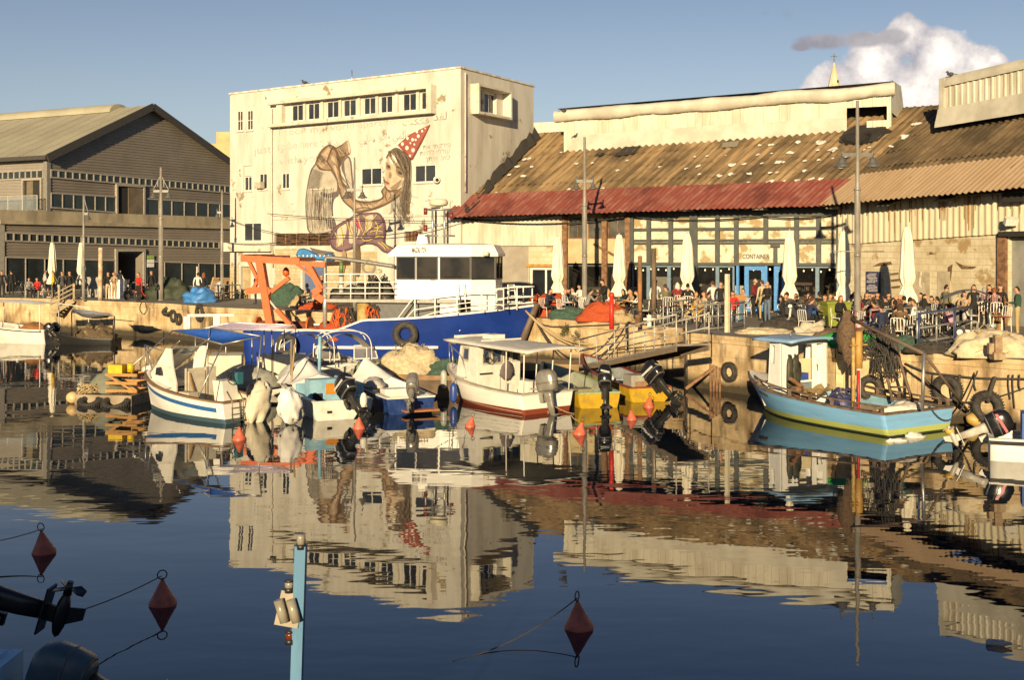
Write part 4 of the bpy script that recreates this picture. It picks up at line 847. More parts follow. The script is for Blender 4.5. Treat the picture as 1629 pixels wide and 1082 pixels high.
# ========== boats: general hull, outboard motor, tyre
def hullf(L,B,zg,draft=.35,rake=.5,tw=.86,full=.38,e0=.16,e1=.62):
 def wd(t):
  if t<full:return B/2*(tw+(1-tw)*math.sin(t/full*math.pi/2))
  k=(t-full)/(1-full);return B/2*max(.012,(1-k**2.3))
 def S(t,v,s=1,off=0):
  z=-draft+(zg(t)+draft)*v;y=(wd(t)*v**(e0+e1*t*t)+off)*s
  return V((L*t-rake*(1-v)*t**4+(off if t>.98 else 0),y,z))
 S.wd=wd;S.zg=zg;S.L=L;S.draft=draft;return S
def hull(T,S,paint,cap,inner,floor=.15,nt=26,nv=8,capw=.12,capz=.03,deck_t=None,deck_m=None,tr_cut=None,wall=.07,name='hull'):
 mb=MB()
 for s in(1,-1):mb.grid(lambda a,b:S(a,b,s),nt,nv)
 for i in range(nv):
  a,b=i/nv,(i+1)/nv;mb.quad(S(0,a,1),S(0,a,-1),S(0,b,-1),S(0,b,1))
 h=mb.build(name,paint,T);h.data.polygons.foreach_set('use_smooth',[abs(p.normal.x)<.9 for p in h.data.polygons])
 mb=MB()
 for s in(1,-1):
  R_=[]
  for i in range(nt+1):
   t=i/nt;z=S.zg(t);y=S.wd(t);x=S(t,1).x;yi=max(0,y-capw)
   R_.append([V((x,s*(y+.025),z-.02)),V((x,s*(y+.025),z+capz)),V((x-(.0 if t<.98 else capw),s*yi,z+capz)),V((x-(.0 if t<.98 else capw),s*yi,z-.02))])
  mb.loft(R_,0,True,False)
 z=S.zg(0);y=S.wd(0);mb.obox((-.03,-y,z-.02),(capw,0,0),(0,2*y,0),(0,0,capz+.02))
 mb.build('gunwale',cap,T)
 mb=MB();te=deck_t or.95
 def inn(t,z,s):q=S(t,max(.02,min(1,(z+S.draft)/(S.zg(t)+S.draft))),1);return V((max(.06,q.x-.05*t),s*max(0,q.y-wall),z))
 for s in(1,-1):
  mb.grid(lambda a,b:inn(a*te,floor+(S.zg(a*te)-.01-floor)*b,s),nt,3)
 mb.grid(lambda a,b:V((inn(a*te,floor,1).x,(b*2-1)*inn(a*te,floor,1).y,floor)),nt,2,0,False)
 mb.quad((.06,-S.wd(0)+wall,floor),(.06,S.wd(0)-wall,floor),(.06,S.wd(0)-wall,S.zg(0)-.01),(.06,-S.wd(0)+wall,S.zg(0)-.01))
 mb.build('inner_hull',inner,T)
 if deck_t:
  mb=MB();mb.grid(lambda a,b:V((S(deck_t+(.985-deck_t)*a,1).x,(b*2-1)*max(.0,S.wd(deck_t+(.985-deck_t)*a)-.03),S.zg(deck_t+(.985-deck_t)*a)+capz-.012+.06*(1-(b*2-1)**2))),12,6)
  w_=S.wd(deck_t)-.06;x=S(deck_t,1).x;qb=inn(deck_t,floor,1).y;mb.quad((x,-qb,floor),(x,qb,floor),(x,w_,S.zg(deck_t)+.02),(x,-w_,S.zg(deck_t)+.02));mb.build('foredeck',deck_m or inner,T)
def stripe(T,S,m,za,zb,t0=0,t1=.97,name='stripe',sides=(1,-1),rel=True,off=.008):
 mb=MB()
 def f(t,z,s):
  zz=S.zg(t)+z if rel else z;v=max(.01,(zz+S.draft)/(S.zg(t)+S.draft));return S(t,v,s,off)
 for s in sides:mb.grid(lambda a,b:f(t0+(t1-t0)*a,za+(zb-za)*b,s),24,2)
 return mb.build(name,m,T,fix=False)
black_cowl=plain('glossy_black_cowling',(.012,.012,.014),.22);silver_cowl=plain('silver_grey_cowling',(.34,.32,.28),.3,.5);leg_black=plain('black_engine_leg',(.02,.02,.02),.4);leg_grey=plain('grey_engine_leg',(.25,.24,.21),.4,.3)
cloth=mat('white_canvas_cover',(.58,.53,.42),(.42,.37,.27),sc=3,th=(.4,.7),rough=.9,bump=.25,bs=6)
white_canvas=mat('white_tarpaulin',(.74,.73,.70),(.60,.58,.54),sc=2,th=(.4,.7),rough=.7,bump=.15,bs=4)
orange_buoy=mat('orange_buoy_plastic',(.62,.10,.02),(.48,.07,.02),sc=8,rough=.45)
def cover(mb,c,rx,ry):
 M=Matrix.Rotation(rx,3,'X')@Matrix.Rotation(ry,3,'Y')
 mb.v=[tuple(V(c)+M@V((p[0]*(1+.25*p[2]),p[1]*(1-.25*p[2]),p[2]+(.10*math.sin(5*math.atan2(p[1],p[0]))if p[2]<-.2 else 0))))for p in mb.v]
def outboard(T,at,tilt=0.,yaw=0.,sc=1.,cowl=None,leg=None,stripe_m=None,s_long=1.0):
 cowl=cowl or black_cowl;leg=leg or leg_black
 M=Matrix.Translation(V(at))@Matrix.Rotation(yaw,4,'Z')@Matrix.Rotation(tilt,4,'Y')@Matrix.Scale(sc,4)
 def fin(o):o.data.transform(M);return o
 mb=MB()
 rr=lambda x0,x1,w,z,n=10:[V(((x0+x1)/2+(x1-x0)/2*math.copysign(abs(math.cos(a))**.6,math.cos(a)),w*math.copysign(abs(math.sin(a))**.6,math.sin(a)),z))for a in[2*math.pi*i/14 for i in range(14)]]
 mb.loft([rr(-.32,-.04,.12,.05),rr(-.30,-.08,.085,-.08),rr(-.29,-.09,.06,-.35),rr(-.29,-.12,.04,-.6)]);mb.box((-.22,0,-.6),(.46,.2,.02));mb.ell((-.22,0,-.76),(.24,.06,.07),10);mb.prism([(-.3,-.008,-.8),(-.12,-.008,-.8),(-.22,-.008,-.98),(-.34,-.008,-.98)],(0,.016,0));mb.box((-.2,0,-.68),(.16,.04,.16))
 mb.box((.03,.07,-.05),(.12,.05,.34));mb.box((.03,-.07,-.05),(.12,.05,.34));mb.cyl((-.02,-.13,.02),(-.02,.13,.02),.035,None,8);mb.bar((-.05,.0,.1),(.35,.05,.2),.04)
 o=fin(mb.build('outboard_motor',leg,T))
 mb=MB();mb.loft([rr(-.40,.06,.13,.05),rr(-.48,.12,.18,.12),rr(-.50,.14,.195,.30),rr(-.49,.12,.19,.48),rr(-.44,.06,.165,.60),rr(-.34,-.02,.11,.66),rr(-.24,-.12,.04,.675)]);fin(mb.build('cowling',cowl,o))
 mb=MB();mb.loft([rr(-.455,.095,.160,.085),rr(-.475,.11,.178,.10),rr(-.475,.11,.178,.118),rr(-.455,.095,.160,.13)]);mb.loft([rr(-.505,.146,.2,.30),rr(-.508,.148,.203,.31),rr(-.505,.145,.2,.322)]);fin(mb.build('cowling_seam',plain('seam_grey',(.10,.10,.10),.5),o))
 if stripe_m:
  mb=MB()
  for s in(1,-1):mb.quad((-.44,s*.196,.34),(.08,s*.196,.40),(.06,s*.193,.46),(-.42,s*.193,.41))
  mb.quad((-.508,-.12,.30),(-.508,.12,.36),(-.5,.12,.42),(-.5,-.12,.36));fin(mb.build('cowling_stripe',stripe_m,o))
 mb=MB();mb.cyl((-.42,0,-.76),(-.55,0,-.76),.045,.03,8)
 for i in range(3):
  a=i*2.094+.4;d=V((0,math.cos(a),math.sin(a)));e=V((0,-math.sin(a),math.cos(a)));c=V((-.49,0,-.76))
  mb.prism([c+d*.03+e*.025,c+d*.10+e*.07+V((.02,0,0)),c+d*.16+e*.05+V((.03,0,0)),c+d*.17-e*.02,c+d*.1-e*.06-V((.02,0,0)),c+d*.03-e*.03],(.012,0,0))
 fin(mb.build('propeller',leg,o));return o
def tyre_mesh(mb,c,ax,R0=.42,r=.15):
 mb.torus(c,ax,R0,r,26,10,0,.85);ax=V(ax).normalized()
 u=ax.orthogonal().normalized();w_=ax.cross(u)
 for i in range(36):
  a=2*math.pi*i/36;d=u*math.cos(a)+w_*math.sin(a)
  for s in(-.045,.045):mb.bar(V(c)+d*(R0+r-.01)+ax*(s-.035),V(c)+d*(R0+r-.01)+ax*(s+.035),.035,.03)
def tyre(c,ax,label,R0=.42,r=.15,group='tyre fenders hanging on the quay wall and boats',parent=None):
 mb=MB();tyre_mesh(mb,(0,0,0),ax,R0,r)
 if parent is not None:mb.v=[tuple(V(v)+V(c))for v in mb.v];return mb.build('tyre_fender',black_rubber,parent)
 o=mb.build('tyre_fender',black_rubber);o.location=V(c);return tag(o,label,'tyre',group)
def wheel(T,c,ax,r=.2,m=None):
 mb=MB();mb.torus(c,ax,r,.015,18,6);ax=V(ax).normalized();u=ax.orthogonal().normalized();w_=ax.cross(u)
 for i in range(3):a=i*2.09;mb.bar(c,V(c)+(u*math.cos(a)+w_*math.sin(a))*r,.02)
 mb.cyl(c,V(c)-ax*.15,.025);return mb.build('steering_wheel',m or leg_black,T)
def sheet(mb,a,b,c,d,sg=.1,n=8,m=0,th=0,nz=.03):
 a,b,c,d=V(a),V(b),V(c),V(d)
 mb.grid(lambda u,v:a.lerp(b,u).lerp(d.lerp(c,u),v)-V((0,0,sg*16*u*(1-u)*v*(1-v)+nz*noise.noise(V((u*4,v*4,sg*9))))),n,n,m)
def boat_blue_awning():
 f=boatframe(349,677,-.79,.61,1.95);T=f.thing('fishing_boat','white fishing boat with a blue side stripe under a bright blue awning','boat','boats moored stern out in the harbour')
 S=hullf(4.95,1.95,lambda t:.62+.55*t**1.8,.35,.45,.88,.42)
 paint=mat('white_hull_blue_boot',(.76,.75,.71),(.62,.60,.54),sc=3,th=(.5,.8),st=(1,1,.3),rough=.4,c3=(.40,.33,.22),sc3=2.2,th3=(.64,.72),st3=(1,1,.2),bands=[(-1,(.05,.09,.12)),(.13,(.74,.73,.69))])
 wood=mat('weathered_brown_wood',(.24,.15,.08),(.15,.09,.05),sc=3,st=(.4,3,3),rough=.7);blue=plain('stripe_blue',(.03,.12,.34),.45)
 inn=mat('cream_deck',(.56,.51,.40),(.45,.40,.3),sc=3,rough=.7)
 hull(T,S,paint,wood,inn,.18,deck_t=.55,deck_m=old_white);stripe(T,S,blue,-.30,-.17,.06,.97)
 mb=MB()
 for s in(1,-1):mb.quad(S(.02,.78,s,.009),S(.08,.70,s,.009),S(.10,.9,s,.009),S(.04,.97,s,.009))
 w1=.66
 cp=[(2.45,.62),(4.25,.98),(4.05,1.2),(3.4,1.55),(2.95,2.05),(2.7,2.05),(2.62,1.5),(2.45,1.0)]
 for s in(1,-1):
  mb=MB();mb.prism([(x,s*w1*(1 if x<3.5 else 1-(x-3.5)*.6),z)for x,z in cp],(0,-s*.05,0));sd=mb.build('cabin_side',old_white,T)
  mb=MB();mb.prism([(x,s*(w1+.008),z)for x,z in((3.2,1.2),(3.48,1.2),(3.44,1.42),(3.22,1.46))],(0,-.012*s,0));mb.build('porthole',window_glass,sd)
 mb=MB();mb.grid(lambda a,b:V((4.2-1.25*a,(b*2-1)*(.24+(w1-.26)*min(1,a*1.6)),1.0+1.05*a+.05*math.sin(a*3.14))),8,4);mb.build('cabin_front',old_white,T)
 mb=MB()
 for s in(1,-1):mb.quad((3.32,s*.08,1.78),(3.02,s*.08,2.0),(3.02,s*w1*.9,2.0),(3.32,s*w1*.85,1.78))
 mb.build('windscreen',mat('pale_blue_glass',(.22,.27,.32),(.16,.2,.25),sc=1,rough=.1),T)
 xb=2.35;a=f.x(303,630,xb);b=f.x(341,556,xb)
 mb=MB();mb.obox((xb,-.75,.18),(.06,0,0),(0,1.1,0),(0,0,1.25));mb.obox((xb-.05,-.3,.25),(.045,0,0),(0,.62,0),(0,0,1.1));mb.obox((xb-.03,-.4,.2),(.03,0,0),(0,.06,0),(0,0,1.25));mb.obox((xb-.03,.36,.2),(.03,0,0),(0,.06,0),(0,0,1.25));mb.build('bulkhead_door',inn,T)
 mb=MB();mb.prism([(1.35,-.85,.2),(1.35,-.3,.2),(1.5,-.3,1.05),(1.5,-.85,1.05)],(.45,0,0));mb.build('console',old_white,T)
 wheel(T,(1.3,-.55,1.12),(-1,0,.35),.19)
 mb=MB();mb.box((1.3,-.78,1.12),(.16,.22,.36));mb.build('jacket',plain('teal_cloth',(.02,.13,.16),.8),T)
 mb=MB();mb.box((2.0,.55,.48),(.5,.34,.6));mb.build('seat_box',plain('beige_box',(.42,.37,.27),.7),T)
 mb=MB();mb.lathe((1.55,.42,.18),[(0,0),(.14,0),(.16,.3),(.15,.3),(.0,.28)],14);bk=mb.build('bucket',mat('bucket_white_blue',(.75,.75,.72),(.7,.7,.66),rough=.4,bands=[(-1,(.06,.18,.5)),(.34,(.75,.75,.72))]),T)
 mb=MB();lump(mb,(1.55,.42,.47),(.12,.12,.09),10,.3);mb.build('yellow_cloth',plain('yellow_cloth',(.65,.5,.02),.8),bk)
 mb=MB();red=plain('red_brown_paint',(.22,.05,.025),.5)
 for q in(((.1,-.8,.5),(.1,.75,.5)),((.9,-.8,.5),(.9,.75,.5)),((.1,-.8,.5),(.9,-.8,.5)),((.1,.75,.5),(.9,.75,.5)),((.5,-.8,.5),(.5,.75,.5))):mb.bar(*q,.1,.06)
 mb.build('engine_hatch_frame',red,T);mb=MB();mb.obox((.12,-.75,.3),(.76,0,0),(0,1.5,0),(0,0,.18));mb.build('engine_hatch',old_white,T)
 aw=plain('bright_blue_awning',(.012,.075,.36),.7);nw,fw_,ff,nf=f.l(f.w(f.z(354,548,2.2))),f.z(416,535,2.42),f.z(334,522,2.6),f.z(275,526,2.42)
 mb=MB();sheet(mb,nw,fw_,ff,nf,.10,10);mb.build('awning',aw,T)
 mb=MB()
 for p,q in((nw,fw_),(fw_,ff),(ff,nf),(nf,nw)):mb.tube([p,q],.022,6)
 mb.tube([nw,(nw.x-.0,.82,.62)],.022);mb.tube([fw_,(fw_.x,-.82,.62)],.022);mb.tube([nf,(nf.x,.55,1.4)],.02);mb.tube([ff,(ff.x,-.55,1.4)],.02);mb.build('awning_frame',steel_grey,T)
 mb=MB()
 for s in(1,-1):mb.tube([(4.0,s*.45,1.0),(4.2,s*.4,1.75),(5.0,0,2.0)],.018);mb.tube([(4.75,s*.12,1.15),(4.9,s*.05,1.98)],.018);mb.tube([(2.9,s*.5,2.05),(2.4,s*.55,2.3)],.015)
 mb.build('bow_rail',steel_grey,T)
 mb=MB()
 for y in(.72,.32):mb.tube([(-.02,y,.95),(-.25,y,.7),(-.28,y,.08)],.02)
 for z in(.12,.3,.48):mb.bar((-.27,.74,z),(-.27,.3,z),.05,.03)
 mb.build('stern_ladder',plain('ladder_bronze',(.2,.16,.1),.4,.6),T)
 o=outboard(T,(-.05,f.x(412,640,-.35).y,.5),.1,0,.9)
 c=f.x(412,640,-.35);mb=MB();lump(mb,(0,0,0),(.34,.40,.62),30,.26,1.7,3,False,folds=.05);cover(mb,c,.22,-.1);mb.build('engine_cover',cloth,o)
 mb=MB();mb.bar((2.15,.1,.2),(2.3,.28,1.3),.04);mb.build('oar',plain('oar_wood',(.3,.17,.06),.6),T)
 return T
boat_blue_awning()
def boat_console():
 f=boatframe(496,671,-.45,.89,1.95);T=f.thing('open_motorboat','white open motorboat with a light blue console and a black outboard','boat','boats moored stern out in the harbour')
 S=hullf(6.0,1.95,lambda t:.55+.5*t**1.8,.35,.5,.93,.42);lb=mat('light_blue_paint',(.24,.42,.52),(.17,.33,.44),sc=3,rough=.5)
 hull(T,S,old_white,old_white,lb,.12,deck_t=.62,deck_m=old_white)
 a=f.x(502,637,1.5);mb=MB();mb.obox((1.3,-.35,.12),(.5,0,0),(0,1.0,0),(0,0,.95));cn=mb.build('console',lb,T)
 mb=MB();mb.obox((1.26,-.25,.62),(.06,0,0),(0,.38,0),(0,0,.32));mb.build('varnished_hatch',plain('orange_varnish',(.5,.2,.02),.4),cn)
 mb=MB();mb.obox((1.27,.25,.15),(.05,0,0),(0,.3,0),(0,0,.5));mb.build('console_recess',dark_void,cn)
 mb=MB();mb.obox((.9,-.95,.5),(2.5,0,0),(0,.12,0),(0,0,.45));mb.obox((2.2,-.7,.12),(.15,0,0),(0,1.5,0),(0,0,.75));mb.build('side_coaming',lb,T)
 outboard(T,(-.04,-.12,.55),.8,.25,1.15,black_cowl,leg_black,plain('pale_stripe',(.5,.5,.48),.4))
 mb=MB();mb.ell((-.5,-.45,.6),(.1,.12,.24),8);mb.build('white_fender',old_white,T)
 mb=MB();mb.box((-.035,.45,.25),(.03,.13,.07));mb.build('exhaust_port',dark_void,T)
 pk=V((3.6,.1,1.55));fr=V((5.7,0,1.15));e=[V((2.3,.95,.85)),V((2.3,-.95,.85)),V((3.9,.95,.75)),V((3.9,-.95,.75))]
 mb=MB();back=V((2.5,0,1.1))
 for s,(b0,b1)in((1,(e[0],e[2])),(-1,(e[1],e[3]))):sheet(mb,b0,b1,pk,back,.03,6);sheet(mb,b1,V((5.6,s*.1,1.0)),fr,pk,.03,6)
 mb.quad(e[0],e[1],back,back);mb.build('bow_tarpaulin',white_canvas,T)
 mb=MB();mb.quad((2.29,.9,.6),(2.29,-.9,.6),(2.29,-.9,.85),(2.29,.9,.85));mb.obox((2.22,.2,.62),(.05,0,0),(0,.35,0),(0,0,.16),1);mb.build('cuddy_bulkhead',[old_white,dark_void],T)
 mb=MB();p=f.y(508,597,-.2);q=f.y(509,535,-.2);mb.tube([p,q],.055,10);mb.build('mast_post',lb,T)
 mb=MB()
 for k,y0 in((434,600),(463,602)):
  p=f.y(k,y0,.6);q=f.y(k,540,.6);mb.bar(p,q,.05)
 p,q=f.y(434,562,.6),f.y(463,562,.6);mb.bar(p,q,.05);mb.build('tent_frame',plain('weathered_timber',(.2,.17,.13),.8),T)
 mb=MB();mb.tube(spline([f.y(463,610,.8),f.y(466,580,.8),f.y(469,548,.8)],4),.03,6);mb.tube([f.y(412,605,.9),f.y(409,560,.9)],.025,6);mb.build('wooden_pole',plain('pole_wood',(.38,.26,.12),.7),T)
 c=f.x(461,644,-.3);o=outboard(T,(-.05,c.y,.45),.1,0,.8);mb=MB();lump(mb,(0,0,0),(.30,.36,.55),30,.24,1.7,5,False,folds=.05);cover(mb,c,-.30,-.1);mb.build('engine_cover',white_canvas,o)
boat_console()
def boat_tarp():
 f=boatframe(614,661,-.42,.9,1.65);T=f.thing('open_motorboat','dark blue open boat with a white tented tarpaulin and silver outboard','boat','boats moored stern out in the harbour')
 S=hullf(5.0,1.65,lambda t:.50+.4*t**1.8,.35,.45,.93,.42);navy=mat('navy_hull',(.012,.03,.13),(.02,.05,.18),sc=4,rough=.35)
 hull(T,S,navy,old_white,old_white,.12,deck_t=.72,deck_m=old_white)
 pk=V((3.7,.3,1.45));mb=MB();bk=V((1.9,0,.95))
 for s in(1,-1):sheet(mb,(1.7,s*.8,.62),(3.7,s*.82,.68),pk,bk,.04,7);sheet(mb,(3.7,s*.82,.68),(4.8,0,.95),(4.7,0,1.0),pk,.02,5)
 mb.quad((1.7,.8,.6),(1.7,-.8,.6),bk,bk);mb.build('tarpaulin',white_canvas,T)
 mb=MB();mb.tube([pk-V((0,0,.9)),pk+V((0,0,.15))],.03);mb.build('tent_pole',steel_grey,T)
 mb=MB();mb.obox((.9,-.2,.12),(.5,0,0),(0,.75,0),(0,0,.55));mb.obox((.25,-.72,.12),(.5,0,0),(0,.5,0),(0,0,.4));mb.build('seat_box',old_white,T)
 mb=MB();mb.obox((1.5,-.75,.12),(.1,0,0),(0,1.5,0),(0,0,.5));mb.build('cuddy_bulkhead',inn2,T)
 outboard(T,(-.04,.0,.55),.95,-.45,1.0,silver_cowl,leg_grey)
 mb=MB();mb.obox((-.45,-.75,.1),(.4,0,0),(0,1.1,0),(0,0,.06));mb.build('swim_platform',plain('varnished_plank',(.34,.14,.05),.5),T)
 mb=MB();lump(mb,(2.0,.55,.68),(.7,.3,.28),16,.2,2,4);mb.build('folded_cover',plain('grey_cover',(.42,.40,.36),.8),T)
inn2=mat('cream_bulkhead',(.60,.56,.44),(.5,.46,.35),sc=3,rough=.7)
boat_tarp()
def boat_cabin():
 f=boatframe(825,662,-.62,.785,2.3);T=f.thing('cabin_boat','white cabin boat with a flat roof, red boot line and big silver outboard','boat','boats moored stern out in the harbour')
 S=hullf(5.3,2.3,lambda t:.62+.5*t**2,.35,.5,.9,.45)
 paint=mat('white_hull_red_boot',(.76,.75,.70),(.66,.63,.56),sc=3,th=(.5,.8),st=(.2,.2,2),rough=.4,c3=(.42,.35,.24),sc3=2.2,th3=(.64,.72),st3=(1,1,.2),bands=[(-1,(.20,.045,.02)),(.15,(.75,.73,.68))])
 gcap=mat('grey_gunwale',(.44,.41,.34),(.34,.31,.25),sc=4,rough=.6);hull(T,S,paint,gcap,inn2,.2,capw=.2,deck_t=.62,deck_m=old_white)
 mb=MB()
 for k in range(5):
  for s in(1,-1):mb.grid(lambda a,b:S(.02+.92*a,.42+.11*k+.012*b,s,.010),20,1)
 mb.build('planking',mat('plank_shadow_paint',(.62,.60,.54),(.7,.68,.62),sc=5,rough=.5),T,fix=False)
 xc=2.35;zr=1.98;wc=.88
 def panel(pts,wn,nm,th=V((.05,0,0))):
  mb=MB();a,b,c,d=[V(p)for p in pts]
  g=lambda u,v:a.lerp(b,u).lerp(d.lerp(c,u),v)
  us=sorted({0,1}|{w_[0]for w_ in wn}|{w_[1]for w_ in wn});vs=sorted({0,1}|{w_[2]for w_ in wn}|{w_[3]for w_ in wn})
  for i in range(len(us)-1):
   for j in range(len(vs)-1):
    uc,vc=(us[i]+us[i+1])/2,(vs[j]+vs[j+1])/2
    if any(w_[0]<uc<w_[1]and w_[2]<vc<w_[3]for w_ in wn):continue
    mb.prism([g(us[i],vs[j]),g(us[i+1],vs[j]),g(us[i+1],vs[j+1]),g(us[i],vs[j+1])],th)
  o=mb.build(nm,old_white,T)
  for w_ in wn:
   m2=MB();m2.quad(*[g(w_[i],w_[j])+th*.5 for i,j in((0,2),(1,2),(1,3),(0,3))]);m2.build('pane',mat('cabin_glass',(.05,.07,.12),(.1,.12,.16),sc=1,rough=.06,alpha=.6),o)
   m2=MB();q=[g(w_[i],w_[j])+th*.4 for i,j in((0,2),(1,2),(1,3),(0,3))]
   for i in range(4):m2.bar(q[i],q[(i+1)%4],.045,.07)
   m2.build('window_frame',gcap,o)
 xb=2.45
 panel([(xb,wc,.2),(xb,-wc,.2),(xb,-wc,zr-.03),(xb,wc,zr-.03)],[(.12,.3,.66,.95),(.34,.56,.66,.95),(.62,.76,.68,.93),(.80,.97,.68,.93)],'cabin_rear_wall')
 for s in(1,-1):panel([(xb+.06,s*wc,.55),(3.9,s*wc*.78,.7),(3.6,s*wc*.78,zr-.03),(xb+.06,s*wc,zr-.03)],[(.45,.85,.6,.92)],'cabin_side',V((0,-s*.05,0)))
 panel([(3.92,wc*.75,.7),(3.92,-wc*.75,.7),(3.62,-wc*.75,zr-.03),(3.62,wc*.75,zr-.03)],[(.06,.46,.55,.92),(.54,.94,.55,.92)],'cabin_front')
 wheel(T,f.x(777,568,xb-.2),(-1,0,.25),.2,plain('dark_wheel',(.06,.05,.04),.5))
 mb=MB();mb.obox((xb-.04,.3,1.02),(.04,0,0),(0,.5,0),(0,0,.05));mb.build('dash_strip',dark_void,T)
 mb=MB();mb.obox((xb-.03,-.02,.25),(.02,0,0),(0,.02,0),(0,0,.9));mb.build('door_seam',gcap,T)
 mb=MB();cj=f.x(806,590,xb-.12);lump(mb,cj,(.1,.28,.30),12,.35,2,6,False);mb.tube([cj+V((0,0,.2)),cj+V((.1,0,.45))],.03);mb.build('hanging_jacket',plain('grey_purple_cloth',(.12,.10,.11),.9),T)
 a,b,c,d=f.z(731,533,2.08),f.z(832,556,1.95),f.z(950,557,1.95),f.z(840,531,2.08)
 rl=lambda x,y:V((x,y,2.02+.05*(1-(y/1.15)**2)))
 mb=MB();roofp=[(-.15,1.1),(-.25,-1.05),(4.15,-.9),(4.15,.9)]
 gridf=lambda u,v:V((-.55+4.75*u,(1.26-.25*u)*(1-2*v),1.98+.10*u+.07*(1-(1-2*v)**2)))
 mb.grid(gridf,12,8);mb.grid(lambda u,v:gridf(u,v)-V((0,0,.06)),12,8)
 for v in(0,1):mb.grid(lambda u,k:gridf(u,v)-V((0,0,.06*k)),12,1)
 for u in(0,1):mb.grid(lambda v,k:gridf(u,v)-V((0,0,.06*k)),8,1)
 rf=mb.build('cabin_roof',mat('worn_grey_roof',(.50,.48,.43),(.62,.6,.54),sc=3,rough=.6),T)
 mb=MB();mb.obox((2.6,-.35,2.13),(.55,0,0),(0,.5,0),(0,0,.14));mb.obox((2.3,-.8,2.1),(.06,0,0),(0,1.6,0),(0,0,.05));mb.obox((3.9,-.7,2.12),(.1,0,0),(0,1.4,0),(0,0,.09));mb.build('roof_hatch',old_white,rf)
 for y,x in((.98,.9),(-.95,.9),(.98,.02),(-.92,.02),(-.95,1.7)):mb=MB();mb.tube([(x,y*.96,.65),(x-.08,y,2.0)],.022);mb.build('roof_post',old_white,T)
 outboard(T,(-.08,.25,.60),.18,.35,1.1,silver_cowl,leg_grey)
 mb=MB();mb.prism([(1.15,-.62,.2),(1.15,-.1,.2),(1.15,-.2,.85),(1.15,-.55,.85)],(.5,0,0));mb.obox((1.1,.55,.2),(.08,0,0),(0,.18,0),(0,0,.65));mb.build('engine_box',old_white,T)
 mb=MB();mb.obox((.7,.2,.25),(.2,0,0),(0,.5,0),(0,0,.1));mb.build('green_mat',plain('green_cloth',(.12,.16,.08),.9),T)
 for t,s_,nm,col in((.62,1,'blue fender',(.02,.06,.28)),(.93,1,'grey fender',(.35,.36,.33))):
  p=S(t,1,s_,.16);mb=MB();mb.lathe((p.x,p.y,p.z-.75),[(.02,0),(.09,.05),(.115,.15),(.115,.5),(.09,.6),(.03,.66)],12);fd=mb.build('fender',plain(nm.replace(' ','_'),col,.4),T);mb=MB();mb.tube([(p.x,p.y,p.z-.1),(p.x,p.y-.1,p.z+.05)],.012);mb.build('fender_line',rope_dark,fd)
 mb=MB()
 for s in(1,-1):mb.tube(spline([(3.2,s*.8,.85),(3.5,s*.75,1.5),(4.6,s*.35,1.75),(5.3,0,1.85)],5),.018);mb.tube([(4.5,s*.4,1.0),(4.6,s*.35,1.74)],.015);mb.tube([(5.1,s*.1,1.1),(5.25,s*.03,1.84)],.015)
 mb.build('bow_rail',steel_grey,T)
 mb=MB();mb.torus(f.y(841,648,.6),(.3,1,0),.09,.04,12,6);mb.build('small_tyre',black_rubber,T)
 mb=MB();mb.tube(sag(f.y(860,640,.1),f.y(905,670,-.3),.2),.012,5);mb.tube(sag((-.02,.2,.5),(-.8,-.4,.02),.1),.012,5);mb.build('mooring_line',rope_tan,T)
boat_cabin()
def skiff(px,py,hx,hy,B,L,label,zb,rim,inner,ob_yaw,tilt,bits):
 f=boatframe(px,py,hx,hy,B);T=f.thing('yellow_skiff',label,'boat','boats moored stern out in the harbour')
 S=hullf(L,B,lambda t:.48+(zb-.48)*t**1.6,.3,.5,.9,.42);yel=mat('yellow_hull',(.46,.30,.015),(.4,.25,.015),sc=3,rough=.5,c3=(.25,.2,.06),sc3=3,th3=(.6,.7),bands=[(-1,(.46,.29,.015)),(.40,(.46,.29,.015)),(.50,(.26,.27,.2))])
 hull(T,S,yel,rim,inner,.1,capw=.09)
 mb=MB()
 for x in(.8,2.2,3.6):mb.obox((x,-S.wd(x/L)+.08,.32),(.3,0,0),(0,2*S.wd(x/L)-.16,0),(0,0,.05))
 mb.build('thwart',inner,T)
 outboard(T,(-.05,-.15,.55),tilt,ob_yaw,1.15,black_cowl,leg_black,plain('pale_stripe',(.5,.5,.48),.4))
 bits(T,f,S)
def bits_a(T,f,S):
 mb=MB();mb.obox((.1,.2,.45),(.6,0,0),(0,.5,0),(0,0,.16));mb.build('yellow_box',plain('olive_box',(.2,.19,.10),.7),T)
 mb=MB();lump(mb,(3.2,.1,.3),(.9,.4,.22),14,.3,2,8);mb.build('rag_heap',plain('grey_green_rags',(.24,.25,.2),.9),T)
def bits_b(T,f,S):
 mb=MB();mb.obox((.35,-.6,.1),(.7,0,0),(0,1.15,0),(0,0,.75));b=mb.build('locker',plain('grey_locker',(.30,.28,.24),.7),T);mb=MB();mb.obox((.31,-.5,.3),(.05,0,0),(0,.9,0),(0,0,.35));mb.build('brown_shelf',plain('brown_board',(.25,.15,.08),.8),b)
 mb=MB();mb.ell((3.5,.1,.45),(.45,.18,.16),10);mb.build('white_float',old_white,T)
skiff(918,651,-.3,.95,1.55,5.6,'yellow skiff with a green rim and black outboard nearest the cabin boat',.95,plain('pale_green_rim',(.30,.38,.22),.5),mat('grey_green_lining',(.34,.36,.28),(.26,.27,.2),sc=3,rough=.7),-.35,.55,bits_a)
skiff(1000,641,-.3,.95,1.6,6.4,'yellow skiff with a dark red rim and grey lining below the gangway',1.05,plain('dark_red_rim',(.22,.04,.03),.5),mat('blue_grey_lining',(.28,.31,.33),(.2,.22,.23),sc=3,rough=.7),.45,.8,bits_b)
